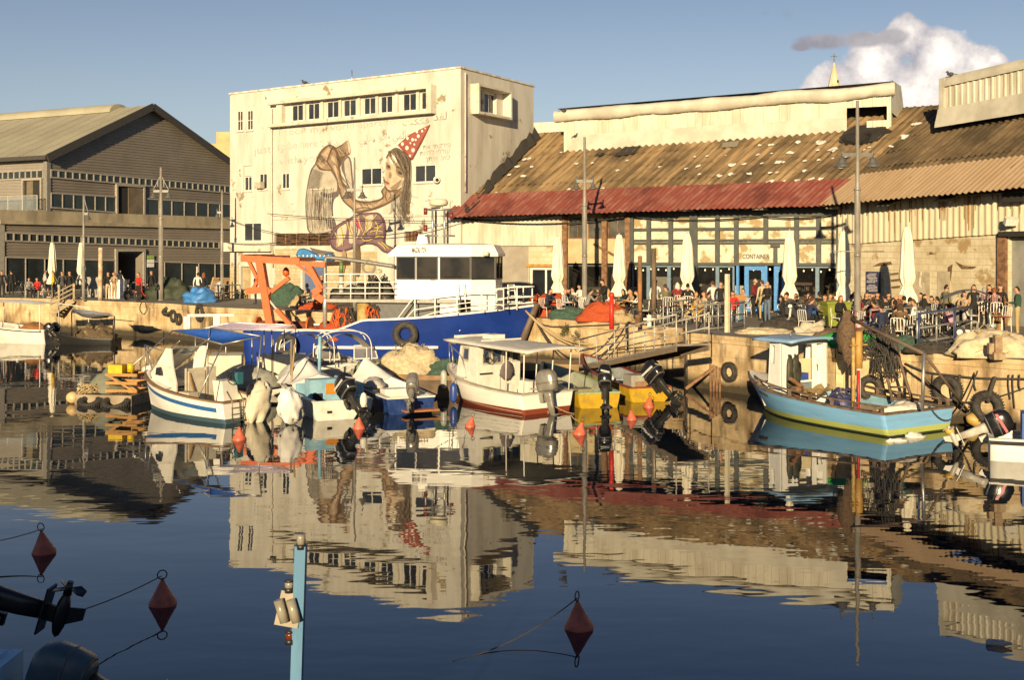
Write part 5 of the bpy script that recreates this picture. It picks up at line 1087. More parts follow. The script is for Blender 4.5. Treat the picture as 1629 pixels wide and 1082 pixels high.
def boat_blue():
 f=boatframe(1405,698,-.54,.842,3.0);T=f.thing('wooden_fishing_boat','light blue wooden fishing boat with a white wheelhouse and tall mast','boat','boats moored stern out in the harbour')
 S=hullf(6.6,3.0,lambda t:.63+.5*t**2.2,.4,1.0,.95,.5)
 paint=mat('worn_sky_blue_hull',(.16,.36,.62),(.24,.46,.68),sc=2.5,st=(.35,.35,3),th=(.45,.75),rough=.55,bump=.1,c3=(.30,.40,.45),sc3=3.5,th3=(.62,.70),st3=(.4,.4,4),bands=[(-1,(.02,.03,.015)),(.035,(.36,.41,.12)),(.20,(.17,.38,.64))])
 dkw=mat('dark_worn_gunwale',(.09,.06,.045),(.17,.12,.08),sc=4,rough=.8);lb=mat('inner_light_blue',(.20,.36,.46),(.14,.27,.36),sc=2,rough=.7,c3=(.3,.22,.13),sc3=2,th3=(.6,.7))
 hull(T,S,paint,dkw,lb,.22,capw=.17,deck_t=.80,deck_m=old_white,nt=34)
 mb=MB()
 pts=[S(t,1,1)+V((0,-.06,.20))for t in[i/24*.82 for i in range(25)]];mb.tube(pts,.03,6);pts2=[S(t,1,-1)+V((0,.06,.2))for t in[i/24*.82 for i in range(25)]];mb.tube(pts2,.03,6)
 for t in(.02,.06,.16,.28,.4,.52,.64,.76):
  for s in(1,-1):p=S(t,1,s);mb.bar(p+V((0,-s*.06,0)),p+V((0,-s*.06,.19)),.07)
 mb.build('low_rail',dkw,T)
 x0,x1,wz,y0=4.2,4.85,2.32,1.0;op=[(.36,.66,.0,.88)]
 def wall(pts,holes,nm,m,th):
  mb=MB();a,b,c,d=[V(p)for p in pts];g=lambda u,v:a.lerp(b,u).lerp(d.lerp(c,u),v)
  us=sorted({0,1}|{h for w_ in holes for h in w_[:2]});vs=sorted({0,1}|{h for w_ in holes for h in w_[2:]})
  for i in range(len(us)-1):
   for j in range(len(vs)-1):
    uc,vc=(us[i]+us[i+1])/2,(vs[j]+vs[j+1])/2
    if not any(w_[0]<uc<w_[1]and w_[2]<vc<w_[3]for w_ in holes):mb.prism([g(us[i],vs[j]),g(us[i+1],vs[j]),g(us[i+1],vs[j+1]),g(us[i],vs[j+1])],th)
  return mb.build(nm,m,T)
 wh=plain('wheelhouse_white',(.78,.78,.75),.4,k=.93)
 wall([(x0,y0,.25),(x0,-y0,.25),(x0,-y0,wz),(x0,y0,wz)],[(.36,.68,.0,.93),(.76,.93,.52,.93)],'rear_wall',wh,V((.05,0,0)))
 for s in(1,-1):wall([(x0,s*y0,.25),(x1,s*y0*.86,.7),(x1-.1,s*y0*.86,wz),(x0,s*y0,wz)],[(.62,.92,.58,.9)],'side_wall',wh,V((0,-s*.05,0)))
 wall([(x1,y0*.85,.7),(x1,-y0*.85,.7),(x1-.1,-y0*.85,wz),(x1-.1,y0*.85,wz)],[(.08,.46,.5,.9),(.54,.92,.5,.9)],'front_wall',wh,V((.05,0,0)))
 mb=MB();mb.quad((x1-.3,-.7,.3),(x1-.3,.7,.3),(x1-.3,.7,1.7),(x1-.3,-.7,1.7));mb.build('curtain',mat('cream_curtain',(.62,.55,.36),(.52,.45,.28),sc=4,st=(1,6,.3),rough=.9),T)
 mb=MB();mb.obox((x0+.12,-.3,1.0),(.5,0,0),(0,.5,0),(0,0,.28));mb.build('blue_cushion',plain('blue_box',(.03,.07,.3),.6),T)
 mb=MB();mb.obox((x0-.01,-.31,1.02),(.06,0,0),(0,.57,0),(0,0,.06));mb.obox((x0,-.31,.25),(.04,0,0),(0,.57,0),(0,0,.75),1);mb.build('half_door',[wh,plain('grey_door_blue',(.17,.22,.26),.6)],T)
 mb=MB();mb.cyl((x0-.05,-.62,1.62),(x0-.03,-.62,1.62),.13,None,16);mb.bar((x0-.02,-.66,1.0),(x0-.02,-.62,1.5),.06);mb.build('fan',wh,T)
 rfm=plain('pale_blue_roof',(.22,.36,.55),.5,k=.92);mb=MB();gr=lambda u,v:V((x0-.55+1.65*u,(1-2*v)*1.12,wz+.02+.08*(1-(1-2*v)**2)))
 mb.grid(gr,8,8);mb.grid(lambda u,v:gr(u,v)-V((0,0,.07)),8,8)
 for v in(0,1):mb.grid(lambda u,k:gr(u,v)-V((0,0,.07*k)),8,1)
 for u in(0,1):mb.grid(lambda v,k:gr(u,v)-V((0,0,.07*k)),8,1)
 r_=mb.build('wheelhouse_roof',rfm,T)
 mb=MB();mb.tube([(x0,.6,wz+.1),(x0,.6,wz+.2),(x0,-.6,wz+.2),(x0,-.6,wz+.1)],.015);mb.build('roof_rail',steel_grey,r_)
 mb=MB()
 for k,(y,w_)in enumerate(((.72,.15),(.46,.2))):lump(mb,(x0-.1,y,1.3),(.07,w_,.55),14,.3,2.2,3+k,False,folds=.05);mb.tube([(x0-.08,y,1.75),(x0-.04,y,1.9)],.03)
 mb.build('oilskins',mat('dark_olive_oilskin',(.05,.05,.03),(.02,.02,.017),sc=4,rough=.6),T)
 mb=MB();c=f.x(1232,600,3.6);mb.bar((3.6,.95,.3),(3.6,.95,1.0),.1);mb.bar((3.6,1.25,1.25),(3.6,.7,.95),.1);mb.cyl((3.6,1.1,.9),(3.6,.8,.9),.12);mb.build('line_hauler',rust,T)
 mb=MB();mb.obox((1.5,-.55,.22),(1.3,0,0),(0,1.25,0),(0,0,.26));mb.build('fish_hatch',mat('weathered_hatch',(.48,.40,.28),(.38,.31,.2),sc=3,rough=.8),T)
 mb=MB();a=V((3.4,.35,.95));sheet(mb,(3.7,.7,.85),(3.05,.75,.8),(3.0,.05,.95),(3.6,.0,1.0),.12,8,nz=.12);sheet(mb,(3.7,.7,.85),(3.05,.75,.8),(2.95,.85,.35),(3.6,.9,.4),.05,6,nz=.1);mb.build('brown_tarpaulin',mat('brown_tarp',(.30,.22,.10),(.2,.14,.06),sc=3,rough=.9),T)
 mb=MB()
 for s in(.75,.15):
  for x in(3.65,3.05):mb.tube([(x,s,.22),(x,s,.85)],.02)
 mb.build('tarp_stand',old_white,T)
 mb=MB();mb.ell((2.75,-.05,.5),(.34,.36,.34),12);mb.cyl((2.75,.3,.5),(2.75,-.5,.5),.22,None,14);mb.build('engine',plain('navy_machine',(.03,.04,.15),.5),T)
 mb=MB();tangle(mb,(2.7,.0,.7),(.45,.45,.3),10,.022,4);mb.build('hose_coil',plain('dark_blue_hose',(.03,.035,.09),.6),T)
 mb=MB();mb.lathe((2.5,-.25,.22),[(.0,0),(.14,0),(.17,.5),(.0,.5)],12);mb.build('white_bin',old_white,T)
 mb=MB();p0,p1=f.y(1357,640,0),f.y(1357,520,0);xm=f.y(1362,640,0).x;mb.tube([(xm,.12,.2),(xm,.12,2.5)],.055,10);mb.build('bamboo_post',mat('bamboo',(.42,.29,.10),(.3,.2,.07),sc=6,rough=.6),T)
 mb=MB();z1=f.y(1366,586,-.1).z;zt_=f.y(1366,527,-.1).z;x2=f.y(1366,640,-.1).x;mb.cyl((x2,-.1,.2),(x2,-.1,z1),.06);mb.build('white_post',old_white,T)
 mb=MB();mb.cyl((x2,-.1,z1),(x2,-.1,zt_),.11,None,12);mb.bar((x2-.05,-.4,zt_-.4),(x2-.05,.3,zt_-.4),.04);mb.build('ochre_sleeve',mat('ochre_pipe',(.45,.27,.07),(.33,.19,.05),sc=4,rough=.6),T)
 mb=MB();mb.tube([(x2-.12,.03,.25),(x2-.1,.03,z1-.05)],.045);mb.build('red_pipe',plain('red_pipe',(.45,.02,.02),.5),T)
 mh=f.y(1348,508,.1);mb=MB();lump(mb,mh+V((0,0,-.55)),(.24,.28,.72),18,.4,2,9,False,folds=.12);mb.build('furled_net',mat('brown_net',(.13,.085,.05),(.07,.045,.03),sc=14,rough=.95,bump=.5),T)
 e=f.y(1470,563,.4);t_=f.y(1345,503,.1);st=f.x(1540,655,.05)
 mb=MB();mb.tube([t_,e],.05,8);mb.build('boom',plain('boom_timber',(.12,.085,.06),.7),T)
 mb=MB();mb.tube([e,st],.04,8);mb.build('stern_strut',plain('boom_timber',(.12,.085,.06),.7),T)
 mb=MB();bt=f.y(1467,652,.4);mb.tube([bt,e],.05,10);mb.build('steel_post',steel_grey,T)
 mb=MB();a0,a1=f.y(1422,545,-.9),f.y(1452,640,-.9);b0,b1=f.y(1400,545,-.9),f.y(1420,640,-.9)
 for p,q in((a0,a1),(b0,b1)):mb.tube([p,q],.045,8)
 for k in(.25,.5,.75):mb.tube([a0.lerp(a1,k),b0.lerp(b1,k)],.03,6)
 mb.build('ladder_frame',plain('boom_timber',(.12,.085,.06),.7),T)
 mb=MB();c=f.y(1410,560,-.9);tangle(mb,c+V((0,0,-.7)),(.55,.3,1.5),34,.014,21);c=f.y(1385,548,-.6);tangle(mb,c+V((0,0,-.3)),(.7,.25,.7),24,.014,22);mb.build('hanging_net',rope_dark,T)
 mb=MB();lump(mb,(.55,-.1,.5),(.5,.9,.32),22,.3,2.2,11,True,folds=.05);mb.build('white_net_heap',mat('white_net',(.66,.62,.54),(.5,.46,.38),sc=8,rough=.9,bump=.4),T)
 mb=MB();mb.tube(sag(f.x(1475,640,0),f.x(1555,590,-.3),.9,14),.022,6);mb.build('stern_line',rope_dark,T)
 cu=[(1240,643),(1247,648)];mb=MB()
 for i in range(9):t=.79-.012*i;mb.quad(S(t,.80,1,.012),S(t-.008,.80,1,.012),S(t-.008,.88+.04*(i%3==0),1,.012),S(t,.88,1,.012))
 mb.build('name_lettering',plain('name_brown',(.12,.08,.05),.7),T)
boat_blue()
# ========== the trawler
def trawler():
 st,bw=P(384,560,52.5),P(838,560,50.0);h=V((bw.x-st.x,bw.y-st.y,0));L=h.length;rz=math.atan2(h.y,h.x);B=4.4;hn=h.normalized()
 o=V((st.x,st.y,0))+V((-hn.y,hn.x,0))*(B/2);f=Fr(o,rz)
 T=f.thing('fishing_trawler','big blue hulled fishing trawler with a white wheelhouse and orange stern gantry','boat','boats moored stern out in the harbour');T.pop('group')if 'group' in T else None
 N=-B/2
 zg=lambda t:1.45 if t<.34 else(1.45+(t-.34)/.10*.5 if t<.44 else 1.95+.62*((t-.44)/.56)**1.5)
 S=hullf(L,B,zg,.8,1.3,.92,.55,.12,.55)
 blue=mat('royal_blue_hull',(.006,.028,.19),(.009,.036,.23),sc=1.2,rough=.4,c3=(.04,.07,.24),sc3=4,th3=(.70,.74),st3=(.5,.5,3))
 deckm=mat('stained_deck',(.16,.11,.07),(.1,.07,.045),sc=2,rough=.85);wp=plain('trawler_white',(.78,.76,.70),.4,k=.93)
 hull(T,S,blue,wp,deckm,.95,nt=44,capw=.16,capz=.06,deck_t=.62,deck_m=plain('deck_grey',(.34,.33,.3),.7))
 mb=MB();z=.72;v0=(z+.8)/(zg(.3)+.8)
 rub=[]
 for i in range(26):
  t=.26+.44*i/25;v=(z+.8+.10*max(0,(t-.5))*2)/(zg(t)+.8);rub.append(S(t,v,-1,.05))
 mb.tube(rub,.075,6);mb.build('rub_rail',wp,T)
 mb=MB();mb.tube([S(1,.42,1),S(1,.7,1),S(1,1.0,1)+V((.05,0,.1))],.16,8);mb.build('stem_guard',plain('stem_brown',(.12,.085,.06),.6),T)
 zd=f.y(600,477,N+.4).z;xa,xb=f.y(518,477,N+.4).x,f.y(732,477,N+.5).x
 mb=MB();mb.obox((xa,N+.35,zd-.12),(xb-xa,0,0),(0,B-.7,0),(0,0,.14));mb.build('upper_deck',plain('deck_edge_grey',(.33,.32,.29),.6),T)
 xc0,xc1=f.y(597,500,N+.6).x,f.y(730,500,N+.6).x
 mb=MB();mb.obox((xc0,N+.7,.95),(xc1-xc0,0,0),(0,B-1.4,0),(0,0,zd-.13-.95));dh=mb.build('deckhouse',plain('dark_grey_house',(.10,.10,.105),.6),T)
 mb=MB();x=f.y(614,500,N+.7).x;mb.obox((x,N+.68,1.2),(.35,0,0),(0,.03,0),(0,0,.7));mb.build('red_panel',plain('red_panel',(.3,.05,.03),.6),dh)
 x=f.y(700,500,N+.6).x;mb=MB();mb.obox((x,N+.62,1.5),(xc1-x+.05,0,0),(0,.08,0),(0,0,zd-.14-1.5));mb.build('white_panel',wp,dh)
 yN=N+.75;X=lambda px,yy=yN:f.y(px,430,yy).x
 plan=[(X(628),yN),(X(699),yN),(X(748),yN+.12),(X(790,-.5),-.75),(X(790,-.5),.75),(X(748),-yN-.12),(X(628),-yN)]
 z1,z2,z3=f.y(680,444,yN).z,f.y(680,409,yN).z,f.y(680,474,yN).z
 mb=MB();zs=[zd+.02,z1,z2,z2+.06]
 wins={0:[(.05,.46),(.50,.96)],1:[(.03,.985)],2:[(.02,.99)],3:[(.05,.48),(.52,.95)],4:[(.02,.99)],5:[(.03,.985)]}
 n=len(plan);glass=mat('wheelhouse_glass',(.02,.022,.026),(.045,.042,.04),sc=.8,rough=.05);panes=[];fr=MB()
 zf=lambda x,z:z if z>z1 else z
 for i in range(n):
  a,b=V((*plan[i],0)),V((*plan[(i+1)%n],0))
  if i in(2,3,4):za=.95
  else:za=zd+.02
  mb.quad(V((a.x,a.y,za)),V((b.x,b.y,za)),V((b.x,b.y,z1)),V((a.x,a.y,z1)))
  d=(b-a);nn=V((d.y,-d.x,0)).normalized()
  ws=wins.get(i,[])
  us=sorted({0,1}|{u for w_ in ws for u in w_})
  tip=V((.10,0,0))if i in(1,2,3,4)else V((0,0,0))
  for j in range(len(us)-1):
   p,q=a.lerp(b,us[j]),a.lerp(b,us[j+1]);ua=(us[j]+us[j+1])/2
   if any(w_[0]<ua<w_[1]for w_ in ws):
    g=MB();g.quad(V((p.x,p.y,z1+.03)),V((q.x,q.y,z1+.03)),V((q.x,q.y,z2-.03)),V((p.x,p.y,z2-.03)));panes.append(g)
    for(r,s_)in((V((p.x,p.y,z1)),V((q.x,q.y,z1))),(V((p.x,p.y,z2)),V((q.x,q.y,z2))),(V((p.x,p.y,z1)),V((p.x,p.y,z2))),(V((q.x,q.y,z1)),V((q.x,q.y,z2)))):fr.bar(r,s_,.09,.05)
   else:mb.quad(V((p.x,p.y,z1)),V((q.x,q.y,z1)),V((q.x,q.y,z2)),V((p.x,p.y,z2)))
 whs=mb.build('wheelhouse',wp,T)
 for g in panes:g.build('window',glass,whs)
 fr.build('window_frame',plain('black_window_rubber',(.02,.02,.02),.5),whs)
 mb=MB();x,=(X(689),);mb.obox((x-.12,yN-.012,z1-.05),(.24,0,0),(0,.01,0),(0,0,z2-z1-.1));mb.build('side_light_window',glass,whs)
 ctr=V((sum(p[0]for p in plan)/n,0,0));top=[V((*p,0))for p in plan]
 def off(p,k,dx=0):return V((ctr.x+(p.x-ctr.x)*k+dx,p.y*k,0))
 zt=f.y(720,389,yN).z
 r0=[off(p,1.07)+V((0,0,z2+.03))for p in top];r1=[off(p,1.07)+V((0,0,z2+.14))for p in top];r2=[off(p,.95)+V((0,0,zt-.02))for p in top];r3=[off(p,.5)+V((0,0,zt+.06))for p in top]
 r0[0].x=r1[0].x=r0[-1].x=r1[-1].x=X(618);mb=MB();mb.loft([r0,r1,r2,r3],0,True,False);rf=mb.build('wheelhouse_roof',wp,T)
 cu=bpy.data.curves.new('c','FONT');cu.body='MAZAL TOV';cu.size=.34;cu.offset=.006;cu.extrude=.006;ob=bpy.data.objects.new('tmp',cu);C.objects.link(ob)
 me=bpy.data.meshes.new_from_object(ob.evaluated_get(bpy.context.evaluated_depsgraph_get()));bpy.data.objects.remove(ob);xs=[v.co.x for v in me.vertices]
 xl,xr=X(656),X(679);nf=(r1[1]-r1[0]).cross(r2[0]-r1[0]).normalized();nf=nf if nf.y<0 else-nf
 for v in me.vertices:
  k=(v.co.x-min(xs))/(max(xs)-min(xs));zz=.06+v.co.y*.9
  p=r1[0].lerp(r1[1],0);q=V((xl+(xr-xl)*k,r1[0].y+(r2[0].y-r1[0].y)*zz/(r2[0].z-r1[0].z),r1[0].z+zz));v.co=q+nf*(.012+v.co.z)
 me.materials.append(plain('name_black',(.02,.02,.03),.6));ob=bpy.data.objects.new('name_lettering',me);C.objects.link(ob);ob.parent=rf
 mb=MB();a=[f.y(x,y,0)for x,y in((663,392),(683,392),(681,373),(668,373))];mb.prism([V((p.x,-.25,p.z))for p in a],(0,.5,0));mb.build('funnel',wp,rf)
 mb=MB();lz=zt+.05
 for px in(688,707):p=f.y(px,388,-.3);q=f.y(px,333,-.3);mb.tube([V((p.x,-.3,lz)),V((q.x,-.3,q.z))],.05,8);mb.tube([V((p.x,.3,lz)),V((q.x,.3,q.z))],.05,8)
 for y_ in(333,358,375):
  for s in(-.3,.3):p,q=f.y(676 if y_!=358 else 688,y_,-.3),f.y(719 if y_!=358 else 707,y_,-.3);mb.tube([V((p.x,s,p.z)),V((q.x,s,q.z))],.045,6)
 mb.build('radar_mast',steel_grey,rf)
 c=f.y(698,327,0);mb=MB();mb.lathe((c.x,0,c.z),[(.1,-.05),(.36,0),(.42,.06),(.42,.2),(.36,.28),(.1,.32)],18);mb.build('radar_dome',mat('cream_radar',(.66,.60,.44),(.6,.54,.4),rough=.4),rf)
 for x,y in((677,336),(677,363),(718,343)):c=f.y(x,y,-.3);mb=MB();mb.cyl(c-V((0,0,.15)),c+V((0,0,.15)),.09,None,10);mb.build('mast_lamp',plain('dark_red_lamp',(.16,.03,.02),.4),rf)
 mb=MB()
 for x,y0,y1 in((672,372,350),(694,333,316),(704,333,322),(716,376,320)):p,q=f.y(x,y0,0),f.y(x,y1,0);mb.tube([p,q],.015,5)
 mb.build('aerial',steel_grey,rf)
 mb=MB();c=f.y(773,404,N+.9);mb.cyl(c-V((0,0,.08)),c+V((0,0,.1)),.13,None,10);mb.build('deck_lamp',mat('cream_radar',(.66,.6,.44),None,rough=.4),rf)
 def railing(name,posts,tops,rails,yy,rad=.03):
  mb=MB()
  for p,q in posts:mb.tube([f.y(*p,yy),f.y(*q,yy)],rad,6)
  for r in[tops]+rails:mb.tube([f.y(x,y,yy)for x,y in r],rad if r is tops else rad*.8,6)
  return mb.build(name,wp,T)
 for yy,nm in((N+.1,'bow_railing'),(-N-.1,'bow_railing')):
  railing(nm,[((660,508),(660,476)),((692,505),(692,471)),((727,500),(727,466)),((766,496),(766,462)),((801,493),(801,460))],[(628,513),(656,476),(692,471),(766,462),(801,460)],[[(640,513),(658,493),(692,488),(766,479),(801,477)],[(650,511),(692,497),(766,487),(801,485)]],yy)
 mb=MB();zr=f.y(801,460,N+.1).z;bx=S(1,1).x
 for k,zz in enumerate((zr,zr-.45,zr-.72)):
  pts=[V((f.y(801,470,N+.1).x,N+.1,zz)),V((bx-1.5,N*.62,zz)),V((bx-.25,-.35,zz+.05)),V((bx-.1,0,zz+.05)),V((bx-.25,.35,zz+.05)),V((bx-1.5,-N*.62,zz)),V((f.y(801,470,N+.1).x,-N-.1,zz))];mb.tube(spline(pts,4),.03,6)
 for p in(V((bx-1.5,N*.62,0)),V((bx-.7,N*.35,0)),V((bx-.15,0,0)),V((bx-.7,-N*.35,0)),V((bx-1.5,-N*.62,0))):mb.tube([V((p.x,p.y,2.4)),V((p.x,p.y,zr))],.03,6)
 mb.build('bow_pulpit',wp,T)
 railing('deck_railing',[((517,476),(517,436)),((558,476),(558,436)),((581,476),(581,436)),((604,476),(604,449))],[(517,436),(598,436),(607,449),(629,449)],[[(517,449),(607,449)],[(517,458),(629,458)],[(517,467),(629,467)]],N+.4)
 mb=MB()
 for x0,x1 in((727,730),(737,742)):mb.tube([f.y(x1,497,N+.45),f.y(x0,450,N+.45)],.025,6)
 mb.tube([f.y(808,490,-.5),f.y(808,453,-.5),f.y(818,453,-.5),f.y(822,490,-.5)],.03,6)
 for y in(462,471,480):mb.tube([f.y(808,y,-.5),f.y(820,y,-.5)],.02,6)
 mb.build('ladder',wp,T)
 c=S(f.y(646,532,N).x/L,.62,-1,.2);tyre(V((c.x,c.y-.05,f.y(646,532,N).z)),(0,-1,.1),'',.42,.17,parent=T)
 c=f.y(456,548,N-.15);tyre(V((c.x,N-.2,c.z)),(0,-1,.1),'',.36,.15,parent=T)
 mb=MB();mb.tube(spline([f.y(517,521,N+.5),f.y(517,440,N+.5),f.y(518,414,N+.5),f.y(526,410,N+.5),f.y(575,416,N+.5),f.y(628,424,N+.5)],5),.09,8);mb.build('pipe_arch',plain('weathered_grey_pipe',(.23,.22,.2),.5,.4),T)
 mb=MB();mb.tube([f.y(517,521,N+.45),f.y(517,450,N+.45)],.1,10);mb.build('white_post',plain('post_silver',(.5,.49,.46),.35,.5),T)
 c=f.y(586,424,N+.5);mb=MB();mb.torus(c,(0,-1,0),.28,.035,18,6);mb.torus(c+V((.05,-.05,-.05)),(.2,-1,0),.26,.035,18,6);mb.build('hose_ring',plain('grey_hose',(.2,.19,.17),.6),T)
 mb=MB()
 for px,h_,sd in((540,.55,1),(556,.6,2),(572,.7,3),(596,.85,4),(612,.85,5)):c=f.y(px,476,N+1.2);lump(mb,V((c.x,N+1.2,zd)),(.42,.5,h_),14,.35,2.2,sd)
 mb.build('gear_heap',mat('black_gear',(.05,.045,.04),(.2,.18,.14),sc=5,th=(.55,.7),rough=.8),T)
 mb=MB();c=f.y(600,476,N+1.1);tangle(mb,V((c.x,N+1.1,zd)),(.9,.6,1.1),26,.022,12);mb.build('black_net',rope_dark,T)
 mb=MB();c=f.y(543,476,N+.9);mb.cyl(V((c.x,N+.9,zd)),V((c.x,N+.9,zd+1.1)),.11,None,10);mb.cyl(V((c.x,N+.9,zd+1.1)),V((c.x,N+.9,zd+1.7)),.09,None,10,1);mb.build('gas_bottle',[plain('pale_bottle',(.5,.48,.42),.4),plain('green_bottle',(.12,.2,.06),.4)],T)
 on=mat('orange_net',(.38,.068,.016),(.30,.045,.012),sc=16,th=(.4,.6),rough=.9,bump=.6)
 mb=MB();c=f.y(540,515,N+.9);lump(mb,V((c.x-.1,N+1.0,1.0)),(.9,.8,1.0),20,.35,2.2,3);lump(mb,V((c.x-1.2,N+1.3,1.0)),(.8,.7,.5),16,.35,2,4);mb.build('net_heap',on,T)
 mb=MB();tangle(mb,V((c.x+.3,N+.7,1.0)),(.8,.4,1.5),26,.03,5);tangle(mb,V((c.x+1.7,N+.7,1.0)),(.5,.4,1.5),14,.03,6);mb.build('dark_ropes',rope_dark,T)
 mb=MB();tangle(mb,V((c.x+.2,N+.62,1.0)),(.7,.3,1.4),20,.03,7);tangle(mb,V((c.x+1.6,N+.62,1.0)),(.5,.3,1.5),16,.028,8);mb.build('orange_ropes',plain('orange_rope',(.55,.10,.02),.8),T)
 mb=MB();x=f.y(578,500,N+.8).x;mb.cyl((x,N+.85,.95),(x,N+.85,zd-.15),.3,None,14);mb.build('drum',mat('ochre_drum',(.40,.29,.1),(.28,.2,.07),sc=3,rough=.6),T)
 mb=MB();x=f.y(551,516,N+.6).x;mb.prism([(x-.5,N+.5,1.0),(x+.4,N+.45,1.0),(x+.3,N+.7,1.55),(x-.2,N+.8,1.4)],(.05,.3,0));mb.build('canvas_sheet',plain('tan_canvas',(.42,.33,.16),.9),T)
 og=plain('gantry_orange',(.60,.10,.012),.45,k=.85)
 def beam(pts,w_,yy,name='gantry_beam',h_=None):
  mb=MB();q=[f.y(x,y,yy)for x,y in pts]
  for a,b in zip(q,q[1:]):mb.bar(a,b,w_,h_ or w_)
  return mb
 G1,G2=N+.45,-N-.45
 for yy in(G1,G2):
  mb=beam([(431,520),(414,415)],.34,yy);a=f.y(414,415,yy);mb.build('gantry_leg',og,T)
  mb=beam([(393,463),(419,461)],.32,yy,h_=.3);mb.bar(f.y(419,463,yy),f.y(396,415,yy),.14);mb.bar(f.y(432,464,yy),f.y(460,442,yy),.18);mb.prism([V((p.x,yy-.1,p.z))for p in[f.y(x,y,yy)for x,y in((418,448),(433,462),(421,482))]],(0,.2,0));mb.bar(f.y(402,461,yy),f.y(418,432,yy),.14);mb.build('gantry_bracket',og,T)
  mb=beam([(385,411),(478,416)],.3,yy);mb.build('top_beam',og,T)
  mb=beam([(490,420),(512,460)],.26,yy);mb.bar(f.y(512,458,yy),f.y(500,467,yy),.4,.3);mb.bar(f.y(500,467,yy),f.y(516,478,yy),.3);mb.build('gantry_leg',og,T)
  mb=beam([(475,419),(518,421)],.22,yy);mb.bar(f.y(472,420,yy),f.y(497,440,yy),.1);mb.build('top_beam',og,T)
  mb=beam([(429,478),(444,497)],.08,yy);mb.build('ram_rod',steel_grey,T);mb=beam([(440,492),(462,517)],.2,yy);mb.build('ram_cylinder',og,T)
 mb=MB()
 for x,y in((386,408),(412,410),(455,413),(514,420)):a,b=f.y(x,y,G1),f.y(x,y,G1);mb.bar(V((a.x,G1,a.z)),V((a.x,G2,a.z)),.2)
 mb.build('cross_beam',og,T)
 mb=MB();c=f.y(455,420,0);mb.lathe((c.x,0,c.z-.6),[(.02,0),(.16,.1),(.16,.3),(.05,.45)],10);mb.build('hanging_block',og,T)
 mb=MB();p,q=f.y(414,506,0),f.y(495,512,0);mb.cyl((p.x,-.2,1.5),(q.x,-.2,1.5),.26,None,16);dr=mb.build('net_roller',plain('roller_brown',(.25,.07,.03),.6),T)
 for x in(p.x,q.x):mb=MB();mb.cyl((x-.04,-.2,1.5),(x+.04,-.2,1.5),.45,None,18);mb.build('roller_flange',og,dr)
 mb=MB()
 for x in(p.x-.3,q.x+.3,p.x+2):mb.prism([(x-.3,-.3,.95),(x+.3,-.3,.95),(x+.1,-.3,1.5),(x-.1,-.3,1.5)],(0,.2,0))
 mb.build('roller_stand',og,T)
 for i,(q,s_)in enumerate((((985,545),1.2),((1045,512),1.6))):
  p=f.w(V((bx-.4,-.3,2.35)));e=Q(1030+i*8,516+i);mb=MB();mb.tube(sag(p,e+V((0,0,.1)),1.2+.15*i,20),.05,6);tag(mb.build('mooring_rope',rope_tan),('thick tan mooring rope sagging from the trawler bow to the quay, upper of two','thick tan mooring rope sagging from the trawler bow to the quay, lower of two')[i],'rope','mooring ropes of the trawler')
 for i in range(2):
  p=f.w(V((bx-.2,0,2.3)));e=Q(985+i*10,519);mb=MB();mb.tube(sag(p,e,1.7+.3*i,18),.03,5);tag(mb.build('mooring_rope',rope_dark),'dark mooring rope drooping in front of the quay wall from the trawler bow','rope','mooring ropes of the trawler')
trawler()
